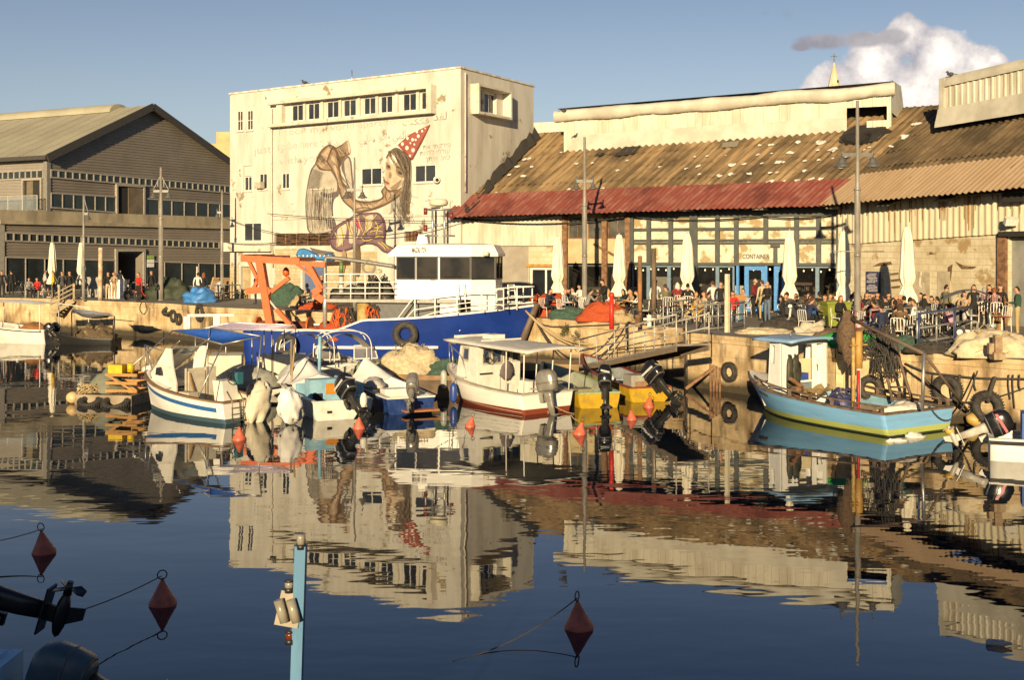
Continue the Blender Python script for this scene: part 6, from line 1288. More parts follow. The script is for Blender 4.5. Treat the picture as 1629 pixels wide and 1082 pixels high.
# ========== people
def person_mesh(key,pel=.95,lean=0.,knees=None,ankles=None,elbows=None,wrists=None,head_yaw=0.,head_dip=0.):
 """one continuous skinned body facing +x; slots: 0 skin 1 top 2 trousers 3 shoes 4 forearm 5 shin"""
 vs=[];es=[];rad=[];seg=[]
 def add(p,r,par=None,m=None):
  vs.append(V(p));rad.append(r if isinstance(r,tuple)else(r,r));i=len(vs)-1
  if par is not None:es.append((par,i));seg.append((par,i,m))
  return i
 L=lambda z:lean*(z-pel)*1.0
 pz=lambda z:V((L(z),0,z))
 pe=add((0,0,pel),(.15,.115),None,2);wa=add(pz(pel+.17),(.135,.10),pe,1);ch=add(pz(pel+.38),(.165,.115),wa,1);ub=add(pz(pel+.48),(.12,.09),ch,1)
 nk=add(pz(pel+.56),.052,ub,0);c,s_=math.cos(head_yaw),math.sin(head_yaw);hb=pz(pel+.63)+V((.02*c,.02*s_,0))
 h1=add(hb,(.080,.088),nk,0);h2=add(hb+V((.015*c+head_dip*.05,.015*s_,.075)),(.092,.108),h1,0);h3=add(hb+V((head_dip*.1,0,.155)),(.074,.084),h2,0)
 add(hb+V((.105*c+head_dip*.05,.105*s_,.045-head_dip*.05)),.014,h2,0)
 for sy in(1,-1):add(hb+V((-s_*.082*sy,c*.082*sy,.06)),.014,h2,0)
 for k,sy in enumerate((1,-1)):
  sh=add(pz(pel+.465)+V((0,sy*.185,0)),.062,ub,1);e=V(elbows[k]);w_=V(wrists[k])
  el=add(e,.043,sh,1);wr=add(w_,.029,el,4);d=(w_-e).normalized();pl=add(w_+d*.055,(.036,.022),wr,0)
  side=d.cross(V((0,0,1)));side=side.normalized()if side.length>.1 else V((1,0,0));dn=d.cross(side)
  for j,ln in enumerate((.062,.074,.07,.055)):
   b=w_+d*.10+side*(j-1.5)*.018;f1=add(b,.0085,pl,0);f2=add(b+d*ln*.55-dn*.006,.008,f1,0);add(b+d*ln*.9-dn*.024,.006,f2,0)
  t1=add(w_+d*.05+side*-.038,.009,pl,0);add(w_+d*.085+side*-.052-dn*.012,.007,t1,0)
  hp=add((0,sy*.095,pel-.05),.092,pe,2);kn=add(knees[k],.06,hp,2);an=add(ankles[k],.042,kn,5);a=V(ankles[k]);hl=add(a+V((-.02,0,-.045)),.04,an,3);add(a+V((.15,sy*.02,-.055)),(.036,.028),hl,3)
 me=bpy.data.meshes.new('body');me.from_pydata([tuple(v)for v in vs],es,[]);o=bpy.data.objects.new('tmp',me);C.objects.link(o)
 sk=o.modifiers.new('s','SKIN');sk.use_smooth_shade=True;sk.branch_smoothing=.3
 for i,r in enumerate(rad):me.skin_vertices[0].data[i].radius=r
 me.skin_vertices[0].data[0].use_root=True
 ss=o.modifiers.new('u','SUBSURF');ss.levels=1;ss.render_levels=1
 out=bpy.data.meshes.new_from_object(o.evaluated_get(bpy.context.evaluated_depsgraph_get()));bpy.data.objects.remove(o)
 S=[(vs[a],vs[b],m)for a,b,m in seg]
 out.materials.clear()
 for i in range(6):out.materials.append(None)
 for p in out.polygons:
  c_=p.center;best=9;bm=1
  for a,b,m in S:
   d=b-a;t=max(0,min(1,(c_-a).dot(d)/max(d.length_squared,1e-9)));q=(c_-(a+d*t)).length
   if m==0 and(a.z>pel+.5 and a.z<pel+.62):q*=1.0
   if q<best:best=q;bm=m
  p.material_index=bm;p.use_smooth=True
 out.name='body_'+key
 return out,hb
ST=dict(knees=((.02,.10,.50),(.02,-.10,.50)),ankles=((0,.11,.09),(0,-.11,.09)))
SIT=dict(pel=.52,knees=((.43,.12,.50),(.43,-.12,.50)),ankles=((.42,.13,.09),(.38,-.13,.09)))
POSES=dict(stand=dict(ST,elbows=((-.03,.25,1.15),(-.03,-.25,1.15)),wrists=((.05,.26,.90),(.05,-.26,.90))),phone=dict(ST,elbows=((.03,.25,1.15),(.03,-.25,1.15)),wrists=((.27,.10,1.17),(.27,-.08,1.17)),head_dip=.5),hips=dict(ST,elbows=((-.08,.34,1.18),(-.08,-.34,1.18)),wrists=((.06,.2,1.0),(.06,-.2,1.0))),walk=dict(knees=((.16,.10,.52),(-.06,-.10,.50)),ankles=((.22,.11,.10),(-.30,-.11,.16)),elbows=((-.14,.24,1.16),(.08,-.24,1.15)),wrists=((-.10,.24,.92),(.24,-.2,.98))),serve=dict(ST,lean=.12,elbows=((.12,.26,1.17),(.05,-.26,1.15)),wrists=((.36,.16,1.10),(.28,-.12,1.0)),head_dip=.4),sit=dict(SIT,lean=.06,elbows=((.08,.26,.74),(.08,-.26,.74)),wrists=((.34,.15,.72),(.34,-.15,.72))),sitlean=dict(SIT,lean=.35,elbows=((.3,.27,.80),(.3,-.27,.80)),wrists=((.52,.08,.86),(.55,-.05,.82)),head_dip=.5),sitback=dict(SIT,lean=-.12,elbows=((.0,.29,.74),(.02,-.28,.76)),wrists=((.22,.20,.64),(.25,-.12,.70))),sitface=dict(SIT,lean=.22,elbows=((.25,.25,.80),(.2,-.26,.76)),wrists=((.22,.06,1.06),(.45,-.12,.80))),perch=dict(pel=.86,knees=((.38,.13,.72),(.36,-.13,.70)),ankles=((.28,.13,.30),(.30,-.13,.34)),lean=.2,elbows=((.26,.27,1.14),(.26,-.27,1.14)),wrists=((.50,.10,1.12),(.5,-.1,1.1))),)
PM={k:person_mesh(k,**v)for k,v in POSES.items()}
def hair_mesh(kind,hb,yaw=0):
 mb=MB();c=hb+V((-.014,0,.082))
 if kind=='bald':
  mb.grid(lambda a,b:c+V((-math.cos((a-.5)*3.6)*.092,math.sin((a-.5)*3.6)*.098,-.05+.07*b)),10,3);return mb
 if kind in('short','cap','long','bun'):
  def cap(a,b):
   th=2*math.pi*a;ph=(math.pi/2)*b;fr=.5+.5*math.cos(th);lo=.05 if kind!='cap' else.06
   z=-lo*(1-fr)*1.7+.035*fr;r=math.cos(ph*.999)
   return c+V((.090*r*math.cos(th),.083*r*math.sin(th),(.098)*math.sin(ph)+z*(1-b)+.01*noise.noise(V((a*9,b*5,1)))))
  mb.grid(cap,16,5)
 if kind=='long':
  mb.grid(lambda a,b:c+V((-(.092+.02*b)*math.cos((a-.5)*3.4),(.094+.03*b)*math.sin((a-.5)*3.4),.02-.30*b+.015*noise.noise(V((a*8,b*3,2))))),12,5)
 if kind=='bun':mb.ell(c+V((-.11,0,.03)),(.05,.05,.05),8)
 if kind=='cap':mb.prism([c+V((.07,-.06,.035)),c+V((.17,-.045,.02)),c+V((.17,.045,.02)),c+V((.07,.06,.035))],(0,0,.012))
 return mb
HM={}
def cm(nm,c,k=.8):return mat('cloth_'+nm,c,tuple(x*k for x in c),sc=14,th=(.35,.65),rough=.9,bump=.2,bs=20)
COL=dict(black=(.012,.011,.012),white=(.66,.64,.60),grey=(.22,.21,.20),lgrey=(.42,.41,.40),navy=(.015,.022,.06),jeans=(.10,.14,.20),beige=(.45,.36,.23),khaki=(.38,.29,.13),red=(.50,.02,.015),maroon=(.15,.012,.02),burg=(.20,.015,.025),yellow=(.55,.36,.02),blue=(.05,.30,.52),tan=(.36,.25,.14),brown=(.12,.075,.04),green=(.02,.06,.04),olive=(.13,.12,.07),pink=(.6,.3,.3),dgrey=(.06,.058,.055),sand=(.5,.4,.26),lblue=(.40,.45,.50))
HC=dict(k=(.012,.009,.007),b=(.06,.035,.018),g=(.34,.32,.29),w=(.6,.57,.5),y=(.40,.27,.11),r=(.20,.07,.03),c=(.3,.29,.27))
skin_m=mat('skin_tone',(.46,.25,.15),(.40,.21,.12),sc=9,rough=.6);shoe_m=plain('dark_shoes',(.04,.035,.03),.6);shoe_w=plain('pale_shoes',(.5,.48,.44),.6)
plaid=None
def plaid_mat(nm,a,b,c):
 m,nt,bs=_new(nm);k=_coord(nt,(1,1,1));cols=a
 for ax,cc in(('X',b),('Z',b),('Y',c)):
  wv=nt.nodes.new('ShaderNodeTexWave');wv.bands_direction=ax;wv.inputs['Scale'].default_value=4.2;nt.links.new(k,wv.inputs['Vector'])
  cols=_mix(nt,_ramp(nt,wv.outputs['Fac'],[(.78,0.),(.84,1.)]),cols,cc)
 nt.links.new(cols,bs.inputs['Base Color']);bs.inputs['Roughness'].default_value=.9;return m
MATC=dict(plaid1=plaid_mat('plaid_dark',(.09,.03,.05),(.40,.36,.34),(.03,.03,.10)),plaid2=plaid_mat('plaid_red',(.17,.035,.035),(.44,.36,.30),(.06,.04,.08)),stripes=mat('striped_white',(.66,.64,.58),(.52,.49,.42),sc=3,st=(.2,.2,5),th=(.48,.52),rough=.9))
def clothes(k):return MATC.get(k)or cm(k,COL[k])
PEOPLE=[]
def person(x,yh,pose,deg,top,bot,hair,hc,label,Y=None,sc=1.0,short=False,shorts=False,group=None,base=None,shoes=None):
 me,hb=PM[pose];ht=hb.z+.19
 s=(yh-HY)/(3-ht*sc)if Y is None else F/Y
 for(xa,ya),(xb,yb)in zip(EDGE,EDGE[1:]):
  if xa<=x<xb:s=min(s,F/(F*3/(ya+(yb-ya)*(x-xa)/(xb-xa)-HY)+.5))
 loc=base if base is not None else P(x,HY,F/s);loc=V((loc.x,loc.y,ZQ if base is None else base.z))
 o=bpy.data.objects.new('person',me);C.objects.link(o);o.location=loc;o.rotation_euler=(0,0,R(deg));o.scale=(sc,sc,sc)
 tag(o,label,'person',group)
 ms=[skin_m,clothes(top),clothes(bot),shoes or shoe_m,skin_m if short else clothes(top),skin_m if shorts else clothes(bot)]
 for i,m in enumerate(ms):o.material_slots[i].link='OBJECT';o.material_slots[i].material=m
 k=(hair,pose)
 if k not in HM:
  mb=hair_mesh(hair,hb);h=mb.build('hair',[None]);HM[k]=h.data;bpy.data.objects.remove(h)
  e=MB()
  for sy in(1,-1):e.ell(hb+V((.083,sy*.033,.078)),(.012,.016,.011),6)
  e.box(hb+V((.088,0,.005)),(.012,.045,.01));eo=e.build('face',plain('eye_and_lip_dark',(.05,.025,.02),.5));HM[('face',pose)]=eo.data;bpy.data.objects.remove(eo)
 h=bpy.data.objects.new('cap' if hair=='cap' else 'hair',HM[k]);C.objects.link(h);h.parent=o;h.material_slots[0].link='OBJECT';h.material_slots[0].material=cm('hair_'+hc,HC[hc],.7)
 fc=bpy.data.objects.new('face',HM[('face',pose)]);C.objects.link(fc);fc.parent=o
 PEOPLE.append((o,pose,label));return o
white_tube=plain('white_chair_tube',(.62,.60,.54),.4)
def make_chair(name,label,sh=.45,bh=.86,m=None,seat_m=None,grp='cafe chairs on the quay'):
 T=thing(name,label,'chair',(0,0,-50),0,grp);m=m or white_tube
 mb=MB();mb.box((0,0,sh),(.42,.42,.03));mb.build('seat',seat_m or m,T)
 mb=MB();mb.tube(spline([(-.2,-.2,sh),(-.24,-.2,bh-.05),(-.25,-.12,bh),(-.25,.12,bh),(-.24,.2,bh-.05),(-.2,.2,sh)],4),.016,6)
 for y in(-.1,0,.1):mb.bar((-.21,y,sh),(-.25,y,bh-.01),.03,.012)
 mb.build('backrest',m,T)
 for sx in(1,-1):
  for sy in(1,-1):mb=MB();mb.tube([(sx*.19,sy*.19,sh),(sx*.23,sy*.21,0)],.016,6);mb.build('leg',m,T)
 if sh>.6:mb=MB();mb.tube([(.21,.2,.25),(.21,-.2,.25),(-.21,-.2,.25),(-.21,.2,.25),(.21,.2,.25)],.012,5);mb.build('foot_ring',m,T)
 return T
chair_p=make_chair('cafe_chair','x');stool_p=make_chair('bar_chair','x',.76,1.12,None,plain('red_seat',(.22,.03,.03),.6),'tall bar chairs by the scooter')
used={'c':False,'s':False}
def put_chair(loc,rz,label,tall=False):
 k='s' if tall else 'c';p=stool_p if tall else chair_p
 if not used[k]:used[k]=True;p.location=loc;p.rotation_euler=(0,0,rz);p['label']=label;return p
 return dup(p,loc,rz,label)
def table(x,y_top,s,label,w=.75,top=None,leg=None):
 loc=P(x,HY,F/s);T=thing('cafe_table',label,'table',V((loc.x,loc.y,ZQ)),R(25),'cafe tables on the quay')
 mb=MB();mb.box((0,0,.745),(w*1.3,w,.035));mb.build('table_top',top or plain('table_wood',(.34,.24,.12),.6),T)
 mb=MB();mb.box((0,0,.37),(.12,.3,.71));mb.box((0,0,.02),(.5,.4,.04));mb.build('leg',leg or plain('table_leg',(.36,.22,.08),.7),T)
 return T
E='person'
person(3,433,'stand',300,'black','black','short','k','standing person in black cut off by the left photo edge')
person(18,429,'stand',120,'black','black','short','k','person in black seen from behind with a white bag, near the rope barrier')
person(46,441,'sit',300,'grey','black','short','k','seated person in grey by the bicycles, left of the first umbrella')
person(60,442,'sit',250,'red','black','long','b','seated person in dark red between grey seated person and grey shirted walker')
person(72,429,'walk',20,'lgrey','dgrey','short','b','walker in grey shirt and shorts left of the first closed umbrella',shorts=True,short=True,shoes=shoe_w)
person(85,434,'stand',200,'yellow','black','short','b','person in a yellow jacket beside the first closed umbrella')
person(99,431,'stand',280,'dgrey','dgrey','short','k','person in dark grey just left of the stair rail')
person(111,431,'stand',260,'black','black','bald','g','balding person in black behind the wooden stair rail')
person(172,432,'stand',300,'black','beige','short','b','person in black jacket and beige trousers left of the white box')
person(182,433,'phone',250,'tan','tan','short','r','person in tan directly behind the white box')
person(189,424,'serve',330,'white','black','short','b','person in white shirt in front of the dark warehouse doorway',Y=79)
person(221,433,'phone',230,'red','black','short','b','person in a bright red jacket beside the black motorbike')
person(241,428,'stand',270,'black','black','short','b','person in black jacket right of the red jacketed person',Y=76)
person(315,433,'stand',95,'white','dgrey','short','k','person in a white shirt seen from behind beyond the blue tarpaulin')
person(324,433,'stand',80,'black','black','long','r','red haired person in black beside the white shirted one')
person(350,437,'sit',80,'lblue','dgrey','short','k','person in pale blue top near the white building corner',Y=74)
person(407,432,'stand',200,'black','navy','short','b','person in black jacket standing behind the orange gantry',Y=66.5)
person(490,446,'sit',220,'beige','dgrey','short','b','seated person in beige jacket under the orange gantry',Y=61)
person(512,439,'stand',250,'black','black','bald','b','person in black before the blue door',Y=62.5)
R1=[(897,459,'sit',330,'lgrey','dgrey','bald','g','seated person in pale grey left of the first terrace lamp post'),(905,458,'sit',250,'dgrey','black','short','k','dark clothed person seated behind the pale grey one'),(869,458,'sitlean',320,'navy','black','short','k','seated person in navy hood before the glass door'),(916,456,'sitface',200,'white','white','short','k','seated person in white clothes leaning on one hand by the lamp post'),(923,452,'sit',210,'white','dgrey','short','k','person in white half hidden behind the lamp post'),(941,456,'sit',300,'tan','black','long','b','seated person in tan just right of the lamp post'),(952,457,'sit',240,'brown','black','long','r','seated person in brown left of the standing waiter'),(962,444,'serve',200,'black','black','short','k','waiter in black standing over the terrace tables'),(968,459,'sit',100,'white','white','long','y','blond person in white seen from behind by the red post'),(983,457,'sitlean',5,'blue','khaki','short','b','seated person in bright blue t-shirt facing right'),(997,459,'sitface',190,'black','black','long','k','dark haired person in black facing the blue shirted one'),(1022,461,'sitlean',185,'white','dgrey','short','k','seated person in white shirt right of the rusty pile'),(1043,452,'stand',60,'white','beige','short','k','person in a white shirt right of the dark wooden pile',50.5),(1060,451,'perch',100,'olive','dgrey','short','b','person in olive jacket seen from behind above the black bench'),(1079,449,'perch',95,'burg','dgrey','long','w','white haired person in burgundy top seen from behind'),(1094,450,'perch',80,'black','beige','bun','k','person in black top with hair up seen from behind'),(1106,463,'sit',300,'tan','tan','long','r','seated person in tan under the third umbrella'),(1118,463,'sitback',200,'sand','tan','long','r','red haired person in sand colours left of the striped sweater'),(1134,446,'stand',95,'stripes','lgrey','short','b','person in white striped sweater seen from behind by the bicycles'),(1146,447,'stand',290,'black','black','short','b','person in black right beside the striped sweater'),(1198,443,'serve',330,'maroon','black','short','g','grey haired person in maroon sweater at the blue door'),(1213,445,'stand',110,'sand','khaki','short','b','person in sand jacket seen from behind at the blue door'),(1221,447,'phone',215,'black','jeans','cap','c','person in black jacket and jeans looking at a phone in the open'),(1249,466,'sit',280,'dgrey','black','short','k','dark person seated behind the motorbike'),(1256,464,'sitlean',100,'dgrey','black','short','k','person in dark grey bent over behind the motorbike seat'),(1292,465,'sitface',200,'black','black','long','b','dark haired person with raised hand left of the green bin'),(1304,463,'sit',90,'black','black','short','k','broad person in black seen from behind beside the green bin'),(1320,466,'sit',280,'tan','brown','short','b','person in tan with dark glasses behind the green bin'),(1329,464,'sit',100,'brown','black','short','k','person in brown seen from behind above the green bin'),(1347,467,'sitlean',20,'white','dgrey','short','b','person in white shirt just left of the tall lamp post'),(1358,464,'sit',60,'black','black','short','k','person in black half behind the tall lamp post'),(1376,464,'sitface',280,'black','dgrey','long','b','long haired person with glasses just right of the tall lamp'),(1387,466,'sit',265,'dgrey','black','bald','b','balding person in dark top under the chalkboard'),(1396,464,'sit',250,'black','black','long','k','long black haired person under the chalkboard edge'),(1409,468,'sit',100,'black','black','short','k','person in black seen from behind right of the chalkboard'),(1414,464,'sit',240,'dgrey','black','cap','k','person in dark cap right of the chalkboard'),(1424,468,'sit',290,'lgrey','grey','bald','w','bald person in pale grey between chalkboard and fifth umbrella'),(1433,468,'sit',230,'beige','tan','long','y','blond person in beige beside the bald one'),(1440,470,'sitlean',80,'grey','dgrey','short','k','person in a grey sweater seen from behind at a white table'),(1451,465,'sit',250,'black','black','short','b','dark clad person just right of the last umbrella'),(1463,467,'sitlean',300,'black','black','long','k','dark haired person in black at the white table'),(1474,465,'sitlean',190,'lblue','jeans','short','k','person in pale blue sweater reading at the white table'),(1430,482,'sitlean',60,'brown','tan','long','b','long haired person in brown coat beside the railing'),(1403,482,'sit',110,'navy','navy','short','k','person in navy seen from behind above the child'),(1505,454,'stand',20,'olive','maroon','short','k','person in olive shirt standing behind the scooter canopy',43.8),(1525,459,'sit',310,'black','black','long','k','dark haired person seen through the scooter canopy'),(1549,457,'stand',270,'black','black','long','k','person in open black jacket facing the camera by the plaid shirts',43.8),(1566,456,'perch',70,'plaid1','black','cap','c','person in purple plaid shirt and grey cap on a tall chair'),(1574,458,'stand',240,'black','black','long','k','dark haired person in black between the two plaid shirts',43.8),(1583,457,'perch',80,'plaid2','black','cap','r','person in red plaid shirt and dark cap on a tall chair'),(1592,458,'stand',220,'black','black','long','b','person in black behind the red plaid shirt',43.8)]
R2=[(1268,466,'sit',220,'dgrey','black','short','b','dark person seated between the two motor scooters'),(1283,467,'sitlean',300,'brown','black','long','k','long haired person in brown left of the raised hand'),(1312,468,'sitback',250,'grey','black','short','b','person in grey leaning back behind the green bin'),(1336,469,'sit',300,'black','black','long','r','red haired person in black behind the right edge of the bin'),(1369,468,'sit',200,'maroon','black','short','k','person in maroon at the right foot of the tall lamp'),(1400,472,'sitlean',150,'grey','jeans','short','b','person in grey and jeans behind the navy clad one'),(1418,473,'sit',320,'brown','black','long','k','person in brown with long black hair near the bald one'),(1446,472,'sit',30,'dgrey','black','short','k','dark grey clad person at the near side of the white table'),(1484,470,'sit',200,'black','jeans','short','k','person in black and jeans right of the pale blue reader'),(1516,461,'sit',350,'brown','black','long','b','person in brown seated left of the canopy opening'),(1534,463,'sit',250,'tan','black','short','k','person in tan under the scooter canopy edge'),(932,459,'sitlean',20,'grey','black','short','k','person in grey bent behind the lamp post'),(1010,460,'sitlean',200,'tan','black','long','y','blond person in tan between dark haired one and piles'),(1086,462,'sit',260,'beige','black','short','b','person in beige beyond the black bench'),(1126,463,'sit',30,'dgrey','black','short','k','dark person seated just left of the striped sweater'),(1166,462,'sit',250,'red','black','short','k','person in red seated behind the blue barrel')]
R3=[(1284,472,'sitlean',30,'navy','black','short','b','person in navy bent forward well left of the bin front'),(1380,474,'sitlean',20,'black','black','long','b','person in black with brown hair at the near side below the chalkboard'),(1392,476,'sit',120,'maroon','jeans','short','k','person in maroon and jeans in the front row under the chalkboard'),(1424,476,'sit',70,'black','black','short','k','person in black in the front row before the bald one'),(1437,478,'sitlean',100,'tan','jeans','long','r','red haired person in tan in the front row by the railing'),(1456,475,'sit',150,'white','dgrey','short','b','person in white in the front row at the white table'),(1470,474,'sit',60,'dgrey','black','long','k','long haired person in dark grey with back to the camera at the white table'),(1493,471,'sit',120,'brown','black','short','k','person in brown in the front row left of the scooter'),(1509,470,'sitback',200,'grey','black','bald','g','bald person in grey beside the pink backpack'),(1246,470,'sit',160,'black','black','long','k','long haired person in black left of the black motor scooter'),(1184,458,'sit',200,'lgrey','black','short','b','person in pale grey seated right of the blue barrel')]
for a in R1+R2+R3:person(*a)
person(1404,493,'sit',215,'navy','navy','short','r','small red haired child in navy by the steel railing',Y=40,sc=.72)
person(1619,455,'phone',150,'green','khaki','short','k','person in dark green sweater and khaki trousers standing at the right edge')
for o,pose,label in PEOPLE:
 if pose.startswith('sit')and 'child' not in label and 'scooter canopy' not in label:put_chair(o.location.copy()-V((math.cos(o.rotation_euler[2])*.03,math.sin(o.rotation_euler[2])*.03,0)),o.rotation_euler[2],'white metal chair under the '+' '.join(label.replace('seated ','').split()[:10]))
 if pose=='perch':put_chair(o.location.copy(),o.rotation_euler[2],'tall white bar chair under the '+label.split(' seen')[0].split(' on a')[0],True)
for x,s,ds in((880,33.5,'beside the navy hooded person'),(908,34.5,'between the pale grey and white clothed people'),(946,34,'right of the first terrace lamp'),(991,35.5,'between the bright blue shirt and the dark haired person'),(1030,36,'in front of the white shirt by the piles'),(1112,35,'below the third umbrella'),(1285,38.5,'left of the green bin'),(1325,39,'behind the green bin'),(1383,39.5,'below the chalkboard with bottles'),(1420,40,'beside the bald person'),(1458,41,'of the pale blue reader'),(1586,45,'between the plaid shirts and green sweater')):
 T=table(x,0,s,'wooden cafe table '+ds,.8 if x!=1586 else.6)
 mb=MB();rr=random.Random(x)
 for i in range(4):p=(rr.uniform(-.4,.4),rr.uniform(-.3,.3),.763);mb.lathe(p,[(.03,0),(.032,.14),(.012,.19),(.012,.24)]if i%2 else[(.04,0),(.045,.1),(.04,.1)],8)
 o=mb.build('glassware',plain('bottle_glass',(.20,.16,.08),.15));o.location=T.location;tag(o,'bottles and glasses on the table '+ds,'glassware')
for x,s,d,ds in((1268,39.5,20,'empty white slatted chair behind the motorbikes'),(1492,43,170,'empty white metal chair at the end of the white table'),(1352,41,100,'empty metal chair left of the tall lamp base'),(974,36,60,'empty white chair near the red post'),(929,35,250,'empty chair beside the first terrace lamp')):put_chair(V(P(x,HY,F/s)).xy.to_3d()+V((0,0,ZQ)),R(d),ds)
for x,s,d,ds in((1594,46.5,200,'empty tall white bar chair left of the green sweater'),(1497,44.5,20,'empty tall chair behind the steel railing')):put_chair(V(P(x,HY,F/s)).xy.to_3d()+V((0,0,ZQ)),R(d),ds,True)
# ========== lamps, umbrellas, posts, rails
lampsteel=mat('lamp_post_steel',(.36,.33,.28),(.24,.22,.18),sc=4,st=(1,1,.3),rough=.45,metal=.35)
bell_m=plain('grey_lamp_bell',(.12,.12,.115),.45,.2);bulb_m=plain('lamp_lens',(.6,.55,.42),.3)
def lamp(x,yb,s,ytop,yarm,arms,label,r=.09,hw=.62,bell=.34,extra=None):
 loc=V((P(x,HY,F/s).x,F/s,ZQ));T=thing('street_lamp',label,'street lamp',loc,0,'street lamps along the quay');h=3+(HY-ytop)/s;ha=3+(HY-yarm)/s
 mb=MB();k=h*.62;mb.lathe((0,0,0),[(r*2,0),(r*2,.03),(r*1.25,.04),(r*1.2,k),(r*.85,k+.05),(r*.62,h)],12);mb.lathe((0,0,k-.1),[(r*1.4,0),(r*1.4,.12)],12);mb.lathe((0,0,k*.52),[(r*1.35,0),(r*1.35,.1)],12);mb.build('post',lampsteel,T)
 for sd in arms:
  mb=MB();mb.box((sd*hw/2,0,ha),(hw,.06,.14));mb.tube([(sd*hw,0,ha+.25),(sd*hw,0,ha-.12)],.035,8);(mb.bar((sd*.05,0,ha+.9),(sd*hw,0,ha+.1),.03)if x<300 else 0);a=mb.build('arm',bell_m,T)
  mb=MB();z=ha-.12-bell*1.15;mb.lathe((sd*hw,0,z),[(bell*.98,0),(bell,.04),(bell*.72,bell*.3),(bell*.42,bell*.75),(bell*.36,bell*1.15),(.03,bell*1.2)],16);mb.build('lamp_shade',bell_m,a);mb=MB();mb.ell((sd*hw,0,z+.03),(bell*.6,bell*.6,.06),10);mb.build('bulb',bulb_m,a)
 if extra:mb=MB();z=3+(HY-extra)/s;mb.tube([(-.9,0,z),(1.0,0,z)],.025,6);mb.build('cross_bar',lampsteel,T)
 return T
lamp(1364,524,42,160,246,(1,-1),'tall steel double bell lamp in front of the block shed',.095,.58,.30,400)
lamp(930,498,33,218,288,(1,-1),'steel double bell lamp before the dark upper windows of the hall',.10,.40,.23)
lamp(256,470,26,266,304,(1,-1),'steel double bell lamp before the grey warehouse',.12,.46,.26)
lamp(133,470,26,311,340,(1,),'single bell lamp near the left umbrellas',.08,.27,.2)
lamp(353,470,25.5,302,338,(-1,),'single bell lamp beside the white building edge',.08,.3,.22)
lamp(564,480,31,250,302,(1,-1),'steel double bell lamp standing in front of the mural',.07,.40,.26)
um_c=mat('cream_umbrella_cloth',(.72,.67,.54),(.60,.54,.41),sc=3,st=(4,4,.4),rough=.9,bump=.2)
def make_umbrella():
 T=thing('closed_umbrella','x','umbrella',(0,0,-60),0,'closed cream umbrellas on the terrace')
 mb=MB();prof=[(.10,3.7),(.14,3.55),(.20,3.2),(.25,2.4),(.29,1.85),(.24,1.68),(.17,1.55),(.22,1.40),(.33,1.15),(.36,.95),(.30,.90)]
 mb.grid(lambda a,b:(lambda i,f:V(((1+.16*math.sin(a*2*math.pi*8+.6*math.sin(i))+.07*math.sin(a*2*math.pi*3+i*.4))*(prof[i][0]*(1-f)+prof[min(i+1,10)][0]*f)*math.cos(a*2*math.pi),(1+.16*math.sin(a*2*math.pi*8+.6*math.sin(i)))*(prof[i][0]*(1-f)+prof[min(i+1,10)][0]*f)*math.sin(a*2*math.pi),prof[i][1]*(1-f)+prof[min(i+1,10)][1]*f)))(min(int(b*10),9),b*10-min(int(b*10),9)),48,20)
 mb.build('canopy',um_c,T)
 mb=MB();mb.cyl((0,0,.05),(0,0,3.78),.035,None,8);mb.build('pole',plain('umbrella_pole',(.5,.46,.38),.5),T)
 mb=MB();mb.torus((0,0,1.57),(0,0,1),.18,.025,16,6);mb.build('tie',um_c,T);mb=MB();mb.box((0,0,.04),(.6,.6,.08));mb.build('base',concrete,T);return T
um=make_umbrella()
for i,(x,s,yt,ds)in enumerate(((887,33.5,375,'leftmost on the terrace, before the glass door'),(985,34.5,372,'right of the first terrace lamp, before the rusty column'),(1093,36,370,'behind the burgundy and black tops'),(1256,37,366,'right of the blue doors'),(1342,38.5,366,'left of the tall lamp post'),(1443,40.5,359,'in front of the peeling block wall'),(83,24.5,385,'at the far left by the grey warehouse'),(129,24.8,385,'second from the left, by the grey screen'))):
 loc=V((P(x,HY,F/s).x,F/s,ZQ));o=um if i==0 else dup(um,loc);o.location=loc;o['label']='closed cream umbrella '+ds;k=(3+(HY-yt)/s)/3.75;o.scale=(1.0 if x>200 else.85,1.0 if x>200 else.85,k)
def post(name,x,yt,s,r,m,label,cat,tilt=0,n=12,top=None,yb=None):
 loc=V((P(x,HY,F/s).x,F/s,ZQ if yb is None else H-(yb-HY)/s));h=H-(yt-HY)/s-loc.z;mb=MB();mb.cyl((0,0,0),(tilt*h,0,h),r,r*.92,n)
 if top:mb.ell((tilt*h,0,h),(r*1.25,r*1.25,r*1.4),10)
 o=mb.build(name,m);o.location=loc;return tag(o,label,cat)
timber=mat('weathered_pile_timber',(.16,.11,.07),(.08,.055,.035),sc=3,st=(3,3,.4),rough=.9)
post('wooden_pile',1018,407,37,.10,mat('pile_rust_wood',(.30,.14,.05),(.12,.08,.05),sc=2,st=(1,1,.5),rough=.9),'short rusty brown wooden pile before the shop windows','post')
post('wooden_pile',1040,395,37,.11,timber,'taller dark wooden pile right of the rusty one','post')
post('red_post',973,470,44,.085,plain('red_post_paint',(.50,.03,.02),.5),'red post with a round head on the quay edge','post',top=1,yb=524)
post('white_post',1157,436,43,.10,plain('cream_post',(.62,.56,.40),.6),'square topped cream post by the quay railing','post',n=4)
post('white_post',160,394,26,.14,mat('peeling_white_post',(.60,.54,.42),(.35,.2,.1),sc=2,rough=.8),'peeling white post left of the white box','post')
post('white_pole',312,424,26.5,.05,plain('thin_white_pole',(.6,.57,.5),.5),'thin leaning white pole rising in front of the blue tarpaulin','pole',.02,yb=500)
post('thin_pole',1038,395,60,.001,timber,'','')if 0 else None
